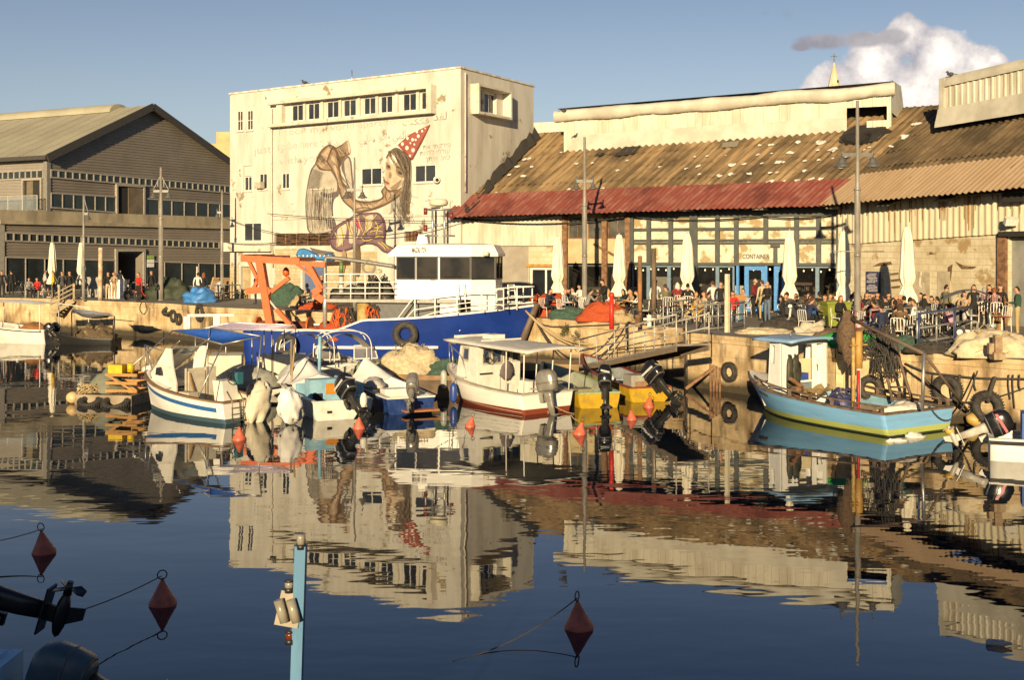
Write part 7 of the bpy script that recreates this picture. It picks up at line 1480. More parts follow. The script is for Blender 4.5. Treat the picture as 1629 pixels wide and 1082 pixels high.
def rail(name,segs,label,m=None,posts=(),r=.03):
 pts=[q for sgm in segs for q in sgm];base=V(pts[0]);base.z=ZQ;T=thing(name,label,'railing',base)
 mb=MB()
 for sgm in segs:mb.tube([V(p)-base for p in sgm],r,8)
 mb.build('rails',m or rail_grey,T)
 for p in posts:mb=MB();p=V(p)-base;mb.tube([V((p.x,p.y,0)),p],r*1.15,8);mb.build('rail_post',m or rail_grey,T)
 return T
def rpx(xs,yb,h):return[V(Q(x,yb+(0 if not hasattr(yb,'__len__')else 0)))+V((0,0,h))for x in xs]
def quayrail(x0,x1,y0,y1,n,label,hs=(1.0,.55),m=None,r=.03):
 a,b=Q(x0,y0),Q(x1,y1);segs=[[a+V((0,0,h)),b+V((0,0,h))]for h in hs];return rail('steel_railing',segs,label,m,[a.lerp(b,i/n)+V((0,0,hs[0]))for i in range(n+1)],r)
quayrail(1121,1184,528,522,3,'low steel railing round the steps left of the blue boat',(1.0,.55,.1))
quayrail(1062,1108,520,514,2,'steel railing above the gangway beside the black bicycle')
quayrail(1108,1156,527,512,2,'sloping handrail by the leaning bicycles',(1.0,))
quayrail(1183,1207,510,503,1,'short sloping handrail behind the cream post',(1.0,))
quayrail(1459,1545,553,538,3,'steel railing in front of the mobility scooter',(1.05,.6,.15),None,.035)
quayrail(1385,1505,540,530,3,'long steel railing beside the small child',(1.0,.5))
quayrail(1462,1568,560,536,2,'blue painted handrail crossing before the scooter',(1.15,),plain('navy_rail_paint',(.03,.05,.13),.4))
quayrail(330,382,478,476,3,'grey railing in front of the brown slatted boards',(.9,.45),None,.035)
quayrail(100,118,474,470,1,'short grey railing left of the wooden stair',(.9,.5))
f=Fr(Q(332,474),R(-10));T=f.thing('timber_panel','brown slatted timber panel leaning behind a grey railing','panel');mb=MB()
bm_=mat('brown_board_slats',(.22,.14,.07),(.15,.09,.045),sc=2,st=(.5,4,4),rough=.8)
for i in range(9):mb.obox((-.1+.02*i,.05*i,.1+i*.135),(1.95,0,0),(0,.05,.0),(0,0,.125))
mb.build('slats',bm_,T)
for x in(0,1.75):mb=MB();mb.bar((x,-.03,.05),(x+.15,.42,1.33),.09,.05);mb.build('batten',plain('pale_batten',(.42,.3,.12),.8),T)
mb=MB();mb.bar((2.0,-.03,.05),(2.15,.42,1.33),.05,.05);mb.build('red_edge',plain('red_edge',(.35,.05,.06),.7),T)
def heap(x,y,s_or_r,label,m,name='net_heap',cat='fishing net',amp=.3,seed=1,folds=0,n=26,tang=None,z=None):
 loc=Q(x,y)if z is None else G(x,y,z);mb=MB();lump(mb,(0,0,0),s_or_r,n,amp,2.2,seed,True,folds=folds)
 o=mb.build(name,m);o.location=loc;tag(o,label,cat)
 if tang:mb=MB();tangle(mb,(0,0,0),tuple(k*1.04 for k in s_or_r),tang[0],tang[1],seed);mb.build('loose_lines',tang[2],o)
 return o
onet=mat('orange_net',(.38,.068,.016),None);onet_r=plain('orange_line',(.52,.10,.02),.9);gnet=mat('green_net',(.05,.10,.07),(.03,.06,.045),sc=12,rough=.95,bump=.6);tnet=mat('tan_net',(.50,.42,.28),(.36,.29,.18),sc=9,rough=.95,bump=.5)
heap(872,503,(1.5,.8,.95),'heap of orange fishing net on the quay beside the trawler bow',onet,seed=2,tang=(26,.014,onet_r))
heap(905,507,(.9,.5,.5),'small dark green net heap in front of the orange nets',gnet,seed=3,tang=(10,.012,rope_dark))
heap(962,511,(1.1,.6,.78),'orange fishing net spread over a pallet by the red post',onet,seed=5,tang=(20,.014,onet_r))
heap(990,513,(.5,.4,.45),'tangle of tan rope between the red post and the black bench',rope_tan,'rope_heap','rope',.4,6,tang=(14,.02,rope_dark))
heap(273,477,(1.45,.9,1.25),'large dark green tarpaulin over a heap behind the quay edge',mat('dark_green_tarp',(.035,.045,.025),(.02,.028,.017),sc=3,rough=.7,bump=.4),'tarpaulin','tarpaulin',.3,7,.04,32)
heap(318,481,(1.0,.7,.85),'bright blue tarpaulin over a low heap right of the green one',mat('bright_blue_tarp',(.05,.20,.50),(.035,.15,.40),sc=3,rough=.5,bump=.3),'tarpaulin','tarpaulin',.3,8,.05,32)
heap(1578,566,(1.2,.75,.74),'big pale canvas covered net heap at the right quay edge',mat('pale_net_canvas',(.56,.48,.33),(.42,.35,.23),sc=4,rough=.95,bump=.6),'covered_net_heap','fishing net',.26,9,.02,34,tang=(14,.012,rope_tan))
heap(1352,550,(1.1,.5,.42),'bright green tarpaulin low on the quay edge behind the blue boat',mat('bright_green_tarp',(.04,.33,.05),(.03,.24,.05),sc=3,rough=.6,bump=.3),'tarpaulin','tarpaulin',.2,10,.05)
heap(1250,527,(.95,.5,.5),'black net heap in front of the motorbike',mat('black_net',(.025,.022,.02),(.05,.04,.035),sc=9,rough=.95,bump=.5),seed=11,tang=(8,.012,rope_dark))
heap(1215,531,(1.0,.5,.22),'low sand coloured net spread by the cream post',tnet,seed=12)
heap(1290,533,(.6,.45,.42),'heap of stones and rags left of the green tarpaulin',concrete,'rubble_heap','rubble',.5,13)
heap(455,486,(1.25,.8,1.15),'dark green net heap on the quay behind the orange gantry',gnet,seed=14,tang=(18,.016,rope_dark))
heap(485,489,(.8,.5,.62),'tan rope pile right of the dark green net heap',rope_tan,'rope_heap','rope',.35,15,tang=(18,.02,rope_tan))
heap(507,492,(1.0,.5,.36),'low orange net in front of the tan rope pile',onet,seed=16,tang=(12,.014,onet_r))
heap(1370,536,(.7,.45,.42),'heap of red and orange gear at the foot of the tall lamp',mat('red_gear',(.40,.05,.03),(.5,.45,.4),sc=5,th=(.5,.56),rough=.8),'gear_heap','fishing gear',.45,17,tang=(8,.015,rope_dark))
heap(1432,556,(.8,.4,.42),'dark net heap on the quay edge above the blue boat ladder',gnet,seed=23,tang=(16,.014,rope_dark));heap(1478,561,(.7,.35,.3),'black rope pile on the quay edge left of the canvas covered heap',MATS['black_net'],'rope_heap','rope',.4,24,tang=(16,.02,rope_dark));heap(1520,562,(.6,.35,.28),'flat black net at the foot of the steel railing',MATS['black_net'],seed=25,tang=(12,.014,rope_dark));heap(1328,542,(.7,.35,.4),'brown net and rag heap behind the bright green tarpaulin',mat('brown_net',(.13,.085,.05),None),seed=26,tang=(12,.014,rope_dark));heap(1395,545,(.9,.4,.5),'brown driftwood and net heap beside the railing',mat('brown_net',(.13,.085,.05),None),seed=18,tang=(10,.03,timber))
def crate(name,x,y,size,m,label,cat,rz=0,extra=None,z=ZQ):
 T=thing(name,label,cat,G(x,y,z),rz);mb=MB();mb.box((0,0,size[2]/2),size);mb.build('body',m,T)
 mb=MB();mb.box((0,0,size[2]+.03),(size[0]*1.04,size[1]*1.04,.05));mb.build('lid',m,T)
 if extra:extra(T)
 return T
crate('white_box',189,475,(1.05,.7,1.15),plain('white_box_paint',(.68,.66,.60),.6),'plain white waist high box on the left quay','box',R(-8))
def slab(T):pass
mb=MB();mb.box((0,0,.55),(.06,.9,1.4),R(75));mb.box((0,0,1.28),(.1,.95,.08),R(75));o=mb.build('grey_screen',plain('grey_board',(.30,.28,.24),.8));o.location=Q(149,473);tag(o,'grey upright board screen left of the peeling post','screen')
f=Fr(Q(1047,511),R(-6));T=f.thing('black_bench','long black slatted bench on the quay behind the bicycle','bench');bk=mat('black_timber',(.016,.015,.014),(.03,.028,.025),sc=6,rough=.8)
mb=MB()
for i in range(6):mb.obox((-.95,.25+.02*i,.30+i*.105),(1.95,0,0),(0,.04,0),(0,0,.09))
mb.build('backrest',bk,T);mb=MB()
for i in range(4):mb.obox((-.95,-.25+i*.12,.40),(1.95,0,0),(0,.1,0),(0,0,.04))
mb.build('seat',bk,T)
for x in(-.85,.85):mb=MB();mb.box((x,0,.2),(.08,.5,.4));mb.build('leg',bk,T)
f=Fr(Q(952,503),R(0));T=f.thing('padded_wind_screen','dark padded wind screen right of the first terrace lamp','screen');mb=MB();pm=plain('dark_quilt',(.035,.033,.026),.8)
for i in range(6):mb.tube([(-.5,0,.15+i*.22),(0,-.05,.15+i*.22),(.5,.06,.15+i*.22)],.115,8)
mb.build('padding',pm,T)
T=thing('blue_barrel','blue steel barrel with a wooden crate on top by the blue doors','barrel',V((P(1174,HY,F/37).x,F/37,ZQ)));mb=MB();mb.lathe((0,0,0),[(.29,0),(.30,.02),(.29,.28),(.31,.30),(.29,.32),(.29,.58),(.31,.60),(.29,.62),(.30,.88),(.27,.9),(0,.88)],18);mb.build('drum',mat('worn_blue_drum',(.05,.13,.26),(.1,.15,.2),sc=4,rough=.5),T)
o=MB();o.box((0,0,.10),(.62,.45,.2));o.box((0,0,.21),(.5,.35,.06));q=o.build('wooden_crate',plain('orange_crate_wood',(.36,.17,.05),.8));q.location=T.location+V((0,0,.9));tag(q,'small orange brown crate standing on the blue barrel','crate')
T=thing('green_bin','olive green wheeled rubbish bin in front of the crowd','bin',V((P(1327,HY,F/41).x,F/41,ZQ)),R(12));gb=mat('olive_green_plastic',(.22,.25,.035),(.17,.20,.03),sc=4,rough=.5)
mb=MB();mb.loft([[V((x*.40,y*.36,.12))for x,y in((-1,-1),(1,-1),(1,1),(-1,1))],[V((x*.50,y*.44,1.0))for x,y in((-1,-1),(1,-1),(1,1),(-1,1))]],0,True,False);mb.box((0,0,.99),(1.1,.95,.05));mb.box((0,-.43,.6),(.5,.03,.12));mb.build('body',gb,T)
mb=MB();mb.grid(lambda a,b:V((-.56+1.12*a,-.5+1.0*b,1.03+.09*math.sin(a*3.14)*math.sin(b*3.14)**.5)),8,8);mb.obox((-.56,-.52,1.0),(1.12,0,0),(0,.06,0),(0,0,.06));mb.build('lid',gb,T)
for x in(-.35,.35):
 for y in(-.3,.3):mb=MB();mb.cyl((x-.03,y,.08),(x+.03,y,.08),.08,None,12);mb.build('wheel',black_rubber,T)
def bollard(x,y,z,label,m,kind):
 T=G(x,y,z);mb=MB()
 if kind=='cross':mb.lathe((0,0,0),[(.12,0),(.085,.06),(.085,.38),(.10,.42),(.06,.48)],12);mb.cyl((-.24,0,.30),(.24,0,.30),.055,None,10)
 elif kind=='square':mb.box((0,0,.1),(.32,.32,.2));mb.box((0,.0,.4),(.2,.2,.55));mb.box((-.18,.04,.3),(.14,.16,.3))
 else:mb.lathe((0,0,0),[(.13,0),(.1,.05),(.1,.36),(.14,.40),(.13,.46),(.03,.48)],12)
 o=mb.build('mooring_bollard',m);o.location=T;return tag(o,label,'bollard','mooring bollards on the quay')
bollard(1033,520,ZQ,'white cross shaped mooring bollard on the quay edge',plain('white_bollard',(.7,.68,.6),.5),'cross');bollard(1015,520,ZQ,'rusty round mooring bollard left of the white cross bollard',rust,'round');bollard(1587,572,ZQ,'brown square mooring post before the canvas covered heap',mat('brown_bollard',(.22,.14,.08),(.32,.25,.15),sc=5,rough=.8),'square')
def bicycle(x,y,rz,col,label,Y=None,lean=.08):
 T=thing('bicycle',label,'bicycle',Q(x,y),rz,'bicycles on the quay');m=plain('bike_'+label.split()[0],col,.4);ch=plain('bike_chrome',(.35,.34,.32),.3,.7)
 for xx in(-.52,.52):
  mb=MB();mb.torus((xx,0,.34),(0,1,0),.32,.022,24,6);w_=mb.build('wheel',black_rubber,T);mb=MB()
  for i in range(10):a=i*math.pi/5;mb.bar((xx,0,.34),(xx+.31*math.cos(a),0,.34+.31*math.sin(a)),.006)
  mb.build('spokes',ch,w_)
 mb=MB();bb,st,hd,ra,fa=V((-.08,0,.30)),V((-.22,0,.82)),V((.36,0,.80)),V((-.52,0,.34)),V((.52,0,.34))
 for p,q in((bb,st),(bb,hd-V((0,0,.1))),(st-V((-.02,0,.08)),hd),(ra,bb),(ra,st-V((-.02,0,.08)))):mb.tube([p,q],.02,6)
 mb.build('frame',m,T);mb=MB();mb.tube([fa,hd-V((0,0,.1)),hd+V((-.03,0,.14))],.017,6);mb.build('fork',ch,T)
 mb=MB();mb.tube([(.30,-.3,.98),(.36,-.2,.95),(.33,0,.94),(.36,.2,.95),(.30,.3,.98)],.014,6);mb.build('handlebar',ch,T);mb=MB();mb.ell((-.24,0,.90),(.14,.07,.035),8);mb.tube([(-.22,0,.8),(-.24,0,.9)],.014);mb.build('saddle',leg_black,T);return T
bicycle(1068,516,R(168),(.04,.04,.04),'black bicycle with fat tyres below the black bench');bicycle(1108,516,R(12),(.55,.33,.02),'yellow bicycle leaning behind the railing');bicycle(1143,519,R(70),(.10,.10,.10),'dark bicycle seen nearly end on by the cream post');bicycle(56,471,R(15),(.20,.2,.2),'grey bicycle parked before the seated people at far left');bicycle(40,471,R(160),(.05,.05,.06),'dark bicycle beside the rope barrier at far left')
def motorbike(x,y,rz,col,label,shield=True):
 T=thing('motor_scooter',label,'motorbike',Q(x,y),rz,'motorbikes on the quay');m=plain('scooter_'+label.split()[0],col,.3)
 for xx in(-.6,.62):
  mb=MB();mb.torus((xx,0,.27),(0,1,0),.20,.07,20,8);w_=mb.build('wheel',black_rubber,T);mb=MB();mb.cyl((xx,-.04,.27),(xx,.04,.27),.13,None,12);mb.build('rim',plain('bike_chrome',(.35,.34,.32),.3,.7),w_)
 mb=MB();mb.loft([[V((x_,y_*w_,z_))for y_,z_ in((-1,a),(1,a),(1,b),(-1,b))]for x_,w_,a,b in((-.95,.05,.62,.70),(-.7,.15,.45,.76),(-.3,.17,.30,.74),(-.1,.15,.22,.42),(.25,.15,.22,.34))],0,True,True);mb.build('body',m,T)
 mb=MB();mb.loft([[V((x_,y_*w_,z_))for y_ in(-1,-.4,.4,1)]+[V((x_+.05,y_*w_,z_))for y_ in(1,.4,-.4,-1)]for x_,w_,z_ in((.25,.17,.28),(.40,.22,.55),(.42,.2,.85),(.34,.12,1.0))],0,True,False);mb.ell((.62,0,.5),(.24,.09,.08),10);mb.build('front_shield',m,T)
 mb=MB();mb.ell((-.42,0,.80),(.42,.16,.09),12);mb.build('saddle',leg_black,T);mb=MB();mb.tube([(.28,-.33,1.05),(.34,0,1.02),(.28,.33,1.05)],.02);mb.tube([(.34,0,1.0),(.58,0,.3)],.035);mb.build('handlebar',leg_black,T)
 mb=MB();mb.ell((.49,0,.86),(.05,.09,.08),10);mb.build('headlight',plain('pale_headlight',(.7,.7,.66),.2),T)
 for s in(1,-1):mb=MB();mb.tube([(.3,s*.26,1.05),(.27,s*.32,1.22)],.01);mb.ell((.27,s*.33,1.25),(.015,.07,.045),8);mb.build('mirror',leg_black,T)
 return T
motorbike(1255,521,R(262),(.015,.015,.016),'black motor scooter with a round headlight facing the camera');motorbike(1296,520,R(235),(.03,.09,.26),'blue and black motor scooter left of the green bin');motorbike(1274,523,R(285),(.05,.05,.055),'dark grey motor scooter between the black and the blue ones');motorbike(1418,536,R(190),(.02,.02,.02),'black motor scooter behind the long railing near the child');bicycle(1452,538,R(20),(.03,.03,.03),'black bicycle behind the steel railing before the white table');bicycle(1372,530,R(150),(.3,.05,.04),'dull red bicycle leaning by the tall lamp post foot');motorbike(214,477,R(240),(.012,.012,.014),'black motorbike beside the red jacketed person');motorbike(236,477,R(205),(.4,.05,.04),'red and white scooter in front of the dark green tarpaulin')
def mobility():
 f=Fr(Q(1541,537),R(-12));T=f.thing('mobility_scooter','silver mobility scooter with an arched grey canopy and pink bag','scooter');sv=plain('scooter_silver',(.40,.40,.38),.35,.4)
 for x,y in((-.35,-.3),(-.35,.3),(.72,0)):mb=MB();mb.torus((x,y,.2),(0,1,0),.15,.055,18,8);w_=mb.build('wheel',black_rubber,T);mb=MB();mb.cyl((x,y-.05,.2),(x,y+.05,.2),.10,None,12);mb.build('rim',sv,w_)
 mb=MB();mb.box((.1,0,.24),(.95,.5,.07));mb.loft([[V((x,y*w_,z))for y in(-1,-.3,.3,1)]+[V((x+.07,y*w_,z))for y in(1,.3,-.3,-1)]for x,w_,z in((.52,.2,.26),(.66,.24,.5),(.62,.18,.85),(.55,.08,1.0))],0,True,True);mb.ell((.76,0,.42),(.2,.12,.1),10);mb.build('body',sv,T)
 mb=MB();mb.tube([(.5,-.3,1.0),(.56,0,1.02),(.5,.3,1.0)],.02);mb.build('handlebar',leg_black,T)
 mb=MB();mb.box((-.15,0,.52),(.45,.48,.1));mb.box((-.4,0,.8),(.09,.46,.5));mb.box((-.2,0,.38),(.12,.2,.22));mb.build('seat',leg_black,T)
 cp=plain('canopy_grey',(.16,.16,.165),.6);mb=MB();mb.grid(lambda a,b:V((-.85+1.55*a,-.42+.84*b,1.22+.42*math.sin(.35+a*2.2)+.05*math.sin(b*3.14))),14,4);mb.build('canopy',cp,T)
 mb=MB()
 for y in(-.4,.4):mb.tube(spline([(-.6,y,.35),(-.86,y,.9),(-.84,y,1.35),(-.2,y,1.62)],5),.025);mb.tube([(.62,y*.5,.8),(.66,y,1.45)],.018)
 mb.build('canopy_frame',leg_black,T)
 b=MB();lump(b,(-.66,-.1,.62),(.17,.24,.25),16,.12,2,4,False);bg_=b.build('pink_backpack',plain('pink_bag',(.55,.28,.36),.8));bg_.location=f.o;bg_.rotation_euler=(0,0,f.rz);tag(bg_,'pink backpack hanging behind the mobility scooter seat','backpack')
 person(1541,467,'sit',-12,'lgrey','grey','bald','g','old person in a grey suit seated on the mobility scooter',base=f.w((-.15,0,.05)),shoes=shoe_w)
mobility()
def gangway():
 u=G(1102,548,1.95);l=G(945,581,.62);d=l-u;dh=V((d.x,d.y,0));f=Fr(u,math.atan2(d.y,d.x));Lh=dh.length;T=f.thing('gangway','grey steel gangway with rails sloping down from the quay','gangway')
 W_=.62;mb=MB();dk=mat('gangway_deck',(.23,.21,.19),(.15,.13,.12),sc=2,rough=.85);mb.obox((0,-W_,-.05),(Lh,0,d.z),(0,2*W_,0),(0,0,.07));mb.build('deck',dk,T)
 for s in(1,-1):
  mb=MB();mb.obox((0,s*W_-.03,-.22),(Lh,0,d.z),(0,.06,0),(0,0,.18));mb.build('side_beam',plain('beam_grey_brown',(.17,.13,.09),.8),T)
  mb=MB()
  for h in(1.0,.55):mb.tube([(0,s*W_,h),(Lh,s*W_,d.z+h)],.028,6)
  mb.build('handrail',plain('rail_pale_grey',(.46,.43,.37),.5,.3),T)
  for i in range(6):x=Lh*i/5;z=d.z*i/5;mb=MB();mb.tube([(x,s*W_,z),(x,s*W_,z+1.0)],.026,6);mb.build('rail_post',plain('rail_pale_grey',(.46,.43,.37),.5,.3),T)
 p=G(900,579,.5);T2=thing('floating_pontoon','brown timber pontoon below the quay wall holding the gangway end','pontoon',V((p.x,p.y,0)),R(-15));mb=MB();mb.box((-1.2,1.0,.32),(5.5,1.8,.3));mb.build('deck',mat('brown_pontoon',(.30,.20,.10),(.2,.13,.06),sc=2,st=(.4,3,1),rough=.85),T2);mb=MB();mb.box((-1.2,1.0,.08),(5.2,1.6,.3));mb.build('float',black_rubber,T2)
gangway()
def wallpt(x,z,out=.1):
 best=None
 for i in range(len(EDGE)-1):
  if EDGE[i][0]<=x<=EDGE[i+1][0]:
   W=Wall(ep[i],ep[i+1]);return W,W.pt(W.uv(x,560)[0],z,out)
for i,(x,y,R0,ds)in enumerate(((318,498,.38,'tyre hung on the left quay wall right of the tyre cluster'),(268,494,.30,'tilted tyre topping the cluster on the left quay wall'),(276,503,.28,'tyre in the middle of the cluster on the left quay wall'),(284,508,.26,'small tyre on the right of the left quay cluster'),(1160,592,.27,'small tyre beside the rusty iron on the quay wall'),(1507,622,.36,'tyre hung on the wall behind the blue boat stern'),(1571,648,.36,'tyre with a strap on the wall right of the blue boat'),(1287,598,.30,'tyre low on the wall beside the blue boat wheelhouse'),(1385,618,.30,'dark tyre behind the blue boat ladder'))):
 W,p0=wallpt(x,1,.22);d=p0.y;z=H-(y-HY)*d/F;n=W.n if i!=1 else(W.n+V((.2,0,1)));tyre(V((P(x,HY,d).x,d,z)),n,ds,R0*.95,R0*.36)
p=G(1543,645,1.0);
W,p=wallpt(1545,1.0,.35);d=p.y;mb=MB();mb.lathe((0,0,-.55),[(.03,0),(.16,.1),(.19,.35),(.19,.8),(.12,1.05),(.04,1.1)],14,0,(.8,.1,-.35));o=mb.build('yellow_fender',mat('dirty_yellow_fender',(.42,.27,.05),(.28,.22,.13),sc=3,rough=.5));o.location=V((P(1543,HY,d).x-.1,d,H-(632-HY)*d/F));tag(o,'dirty yellow fender lying against the wall behind the blue stern','fender')
W,p=wallpt(1300,1.0,.3);d=p.y;mb=MB();lump(mb,(0,0,-.3),(.17,.15,.32),12,.1,2,3,False);o=mb.build('yellow_can',plain('yellow_plastic',(.6,.40,.01),.4));o.location=V((P(1297,HY,d).x,d,H-(575-HY)*d/F));tag(o,'yellow plastic can hanging on the wall beside the wheelhouse','can')
W,p=wallpt(1140,.6,.2);d=p.y;T=thing('rusty_ironwork','rusty iron posts leaning at the waterline of the quay wall','ironwork',V((P(1143,HY,d).x,d-.1,0)));mb=MB()
for i in range(5):mb.bar((-.3+i*.11,0,-.3),(-.3+i*.11,.05,1.0-.05*i),.07)
mb.build('posts',rust,T);mb=MB();mb.bar((-1.2,-.05,.1),(-.2,-.02,.85),.1);mb.build('brace',rust,T)
def swag(pxs,r,m,label,out=.18,cat='rope',sg=.12,name='wall_rope'):
 pts=[]
 for x,y in pxs:W,p=wallpt(x,1,out);d=p.y;pts.append(V((P(x,HY,d).x,d,H-(y-HY)*d/F)))
 mb=MB();mb.tube(spline(pts,6),r,5);tag(mb.build(name,m),label,cat,'ropes and chains on the quay wall')
swag([(1440,578),(1475,592),(1520,598),(1560,602),(1629,603),(1680,602)],.03,rope_dark,'dark chain swagged along the right quay wall',name='wall_chain');swag([(1470,600),(1500,632),(1545,640),(1600,628),(1660,606)],.022,rope_dark,'thin black line drooping behind the blue boat stern',.35)
for i,x in enumerate((1484,1512,1527,1551,1605,1612,1622)):swag([(x,596),(x-1,612),(x+2,622+(i%3)*14)],.035 if i in(2,)else.018,rope_dark,'short rope end %s on the right quay wall'%['left of the first hanging tyre','above the yellow fender','thick and frayed left of the strap','with a hook by the strap','long and thin near the right edge','straight and dark near the right edge','closest to the right edge'][i])
swag([(1583,600),(1577,618),(1572,640)],.06,rope_dark,'thick strap holding the right tyre',.3)
swag([(225,480),(222,492),(228,500),(233,492),(231,482)],.02,rope_dark,'looped line hanging over the left quay edge')
def wall_plant(x,y,r,label,seed):
 W,p=wallpt(x,1,.1);d=p.y;c=V((P(x,HY,d).x,d-.1,H-(y-HY)*d/F));T=thing('wall_plant',label,'plant',c);rr=random.Random(seed);mb=MB();st=MB()
 for i in range(14):
  t=V((rr.uniform(-1,1)*r,-rr.uniform(.05,.35)*r,rr.uniform(-1.0,.9)*r));st.tube([(0,.1,0),t*.5+V((0,-.03,.04)),t],.006,4)
  for j in range(16):
   q=t*rr.uniform(.4,1.05)+V((rr.gauss(0,.05),rr.gauss(0,.04),rr.gauss(0,.05)));a=V((rr.gauss(0,1),rr.gauss(0,1),rr.gauss(0,1))).normalized()*.045;b=a.orthogonal().normalized()*.022;mb.quad(q-a,q+b,q+a,q-b)
 mb.build('foliage',mat('dusty_green_leaf',(.10,.10,.035),(.05,.06,.02),sc=5,rough=.8),T,fix=False);st.build('stem',timber,T)
wall_plant(900,524,.3,'small dark plant growing from the top of the quay wall',1);wall_plant(922,541,.42,'larger straggly plant on the quay wall below the small one',2)
swag([(860,515),(880,520),(925,519),(985,516)],.03,rope_dark,'black pipe running along the quay wall behind the cabin boat')
def left_boat():
 f=Fr(G(84,546),R(170));T=f.thing('fishing_boat','white open boat with a white canopy at the left edge of the photo','boat','boats moored stern out in the harbour');S=hullf(5.0,2.0,lambda t:.75+.55*t**2,.35,.5,.85,.45)
 hull(T,S,old_white,old_white,mat('boat_grey_lining',(.4,.38,.34),(.3,.28,.25),sc=3,rough=.7),.15,capw=.14);stripe(T,S,leg_black,-.12,-.06,.03,.95)
 mb=MB();a,b=2.15,2.3;sheet(mb,(.2,.95,a),(.2,-.95,a),(3.6,-.9,b),(3.6,.9,b),-.12,8);mb.build('canopy',white_canvas,T);mb=MB()
 for x,y in((.2,.92),(.2,-.92),(3.5,.85),(3.5,-.85)):mb.tube([(x,y,.7),(x,y,2.15)],.03)
 mb.tube([(.2,-.95,2.12),(-1.6,-.9,1.9),(-1.6,-.9,.7)],.03);mb.build('canopy_frame',old_white,T)
 mb=MB();lump(mb,(1.0,.25,.5),(.85,.5,.62),16,.2,2,4,True,folds=.05);mb.build('brown_cover',mat('brown_canvas',(.24,.11,.035),(.17,.08,.03),sc=3,rough=.9),T)
 mb=MB();lump(mb,(1.85,.4,.6),(.15,.2,.45),10,.2,2,5);mb.build('white_can',old_white,T)
 outboard(T,(-.05,.35,.55),.7,.2,.8);outboard(T,(-.05,-.3,.55),.8,-.2,.8)
left_boat()
def left_dark_boat():
 f=Fr(G(186,548),R(176));T=f.thing('covered_boat','dark moored boat under a sagging grey canopy at the left quay','boat','boats moored stern out in the harbour');S=hullf(3.4,1.5,lambda t:.32+.3*t**2,.3,.4,.88,.45);hull(T,S,leg_black,leg_black,leg_black,.1)
 mb=MB();sheet(mb,f.y(183,502,.6),f.y(175,499,-.6),f.y(116,490,-.6),f.y(112,498,.6),.3,8,nz=.08);mb.build('grey_canopy',plain('canopy_slate',(.20,.21,.23),.8),T)
 mb=MB();a=f.y(182,503,.6);mb.tube([a,(a.x,a.y,-.2)],.035);b=f.y(114,498,.6);mb.tube([b,(b.x,b.y,.4)],.035);mb.build('canopy_pole',leg_black,T)
 mb=MB()
 for x,r in((.5,.4),(1.2,.5),(2.0,.36),(.9,.3)):lump(mb,(x,.2*math.sin(x*5),.15),(r*1.3,r,r*1.7),16,.6,2.6,int(r*100))
 mb.build('gear_pile',mat('gear_dark_brown',(.08,.055,.03),(.3,.24,.12),sc=4,th=(.55,.65),rough=.9),T)
left_dark_boat()
def stairs():
 T=thing('wooden_stair','weathered wooden stair with handrails down the left quay wall','stair',Q(112,476));o=T.location;wd=mat('grey_stair_wood',(.36,.29,.19),(.25,.2,.12),sc=3,st=(.5,3,3),rough=.9)
 W,p=wallpt(100,1,.3);d=p.y;f=lambda x,y,k=0:V((P(x,HY,d-k).x,d-k,H-(y-HY)*(d-k)/F))-V(o)
 mb=MB();mb.bar(f(118,478),f(82,500),.12,.25);mb.bar(f(118,478,1),f(82,500,1),.12,.25);mb.build('stringer',wd,T)
 mb=MB()
 for i in range(7):k=i/6;a=f(118-36*k,478+21*k);b=f(118-36*k,478+21*k,1);mb.bar(a,b,.3,.05)
 mb.build('tread',wd,T)
 mb=MB();mb.tube([f(119,458,.5),f(80,478,.5)],.05);mb.tube([f(119,465,.5),f(80,485,.5)],.05);mb.tube([f(119,451,.5),f(88,467,.5)],.04);mb.build('handrail',wd,T)
 for x,y0,y1 in((118,452,478),(94,453,490)):mb=MB();mb.bar(f(x,y0,.5),f(x,y1,.5),.12);mb.build('newel_post',wd,T)
stairs()
T=thing('rope_barrier','sagging tan rope barrier on short posts at far left','barrier',Q(3,464));o=V(T.location);pp_=[Q(3,464)-o,Q(33,463)-o]
for p in pp_:mb=MB();mb.cyl(p,p+V((0,0,.95)),.08,None,8);mb.build('barrier_post',plain('barrier_wood',(.4,.28,.12),.8),T)
mb=MB();mb.tube(sag(pp_[0]+V((0,0,.85)),pp_[1]+V((0,0,.9)),.28),.05,6);mb.tube(sag(pp_[0]+V((0,0,.85)),pp_[0]+V((-3,.2,.85)),.28),.05,6);mb.build('barrier_rope',rope_tan,T)
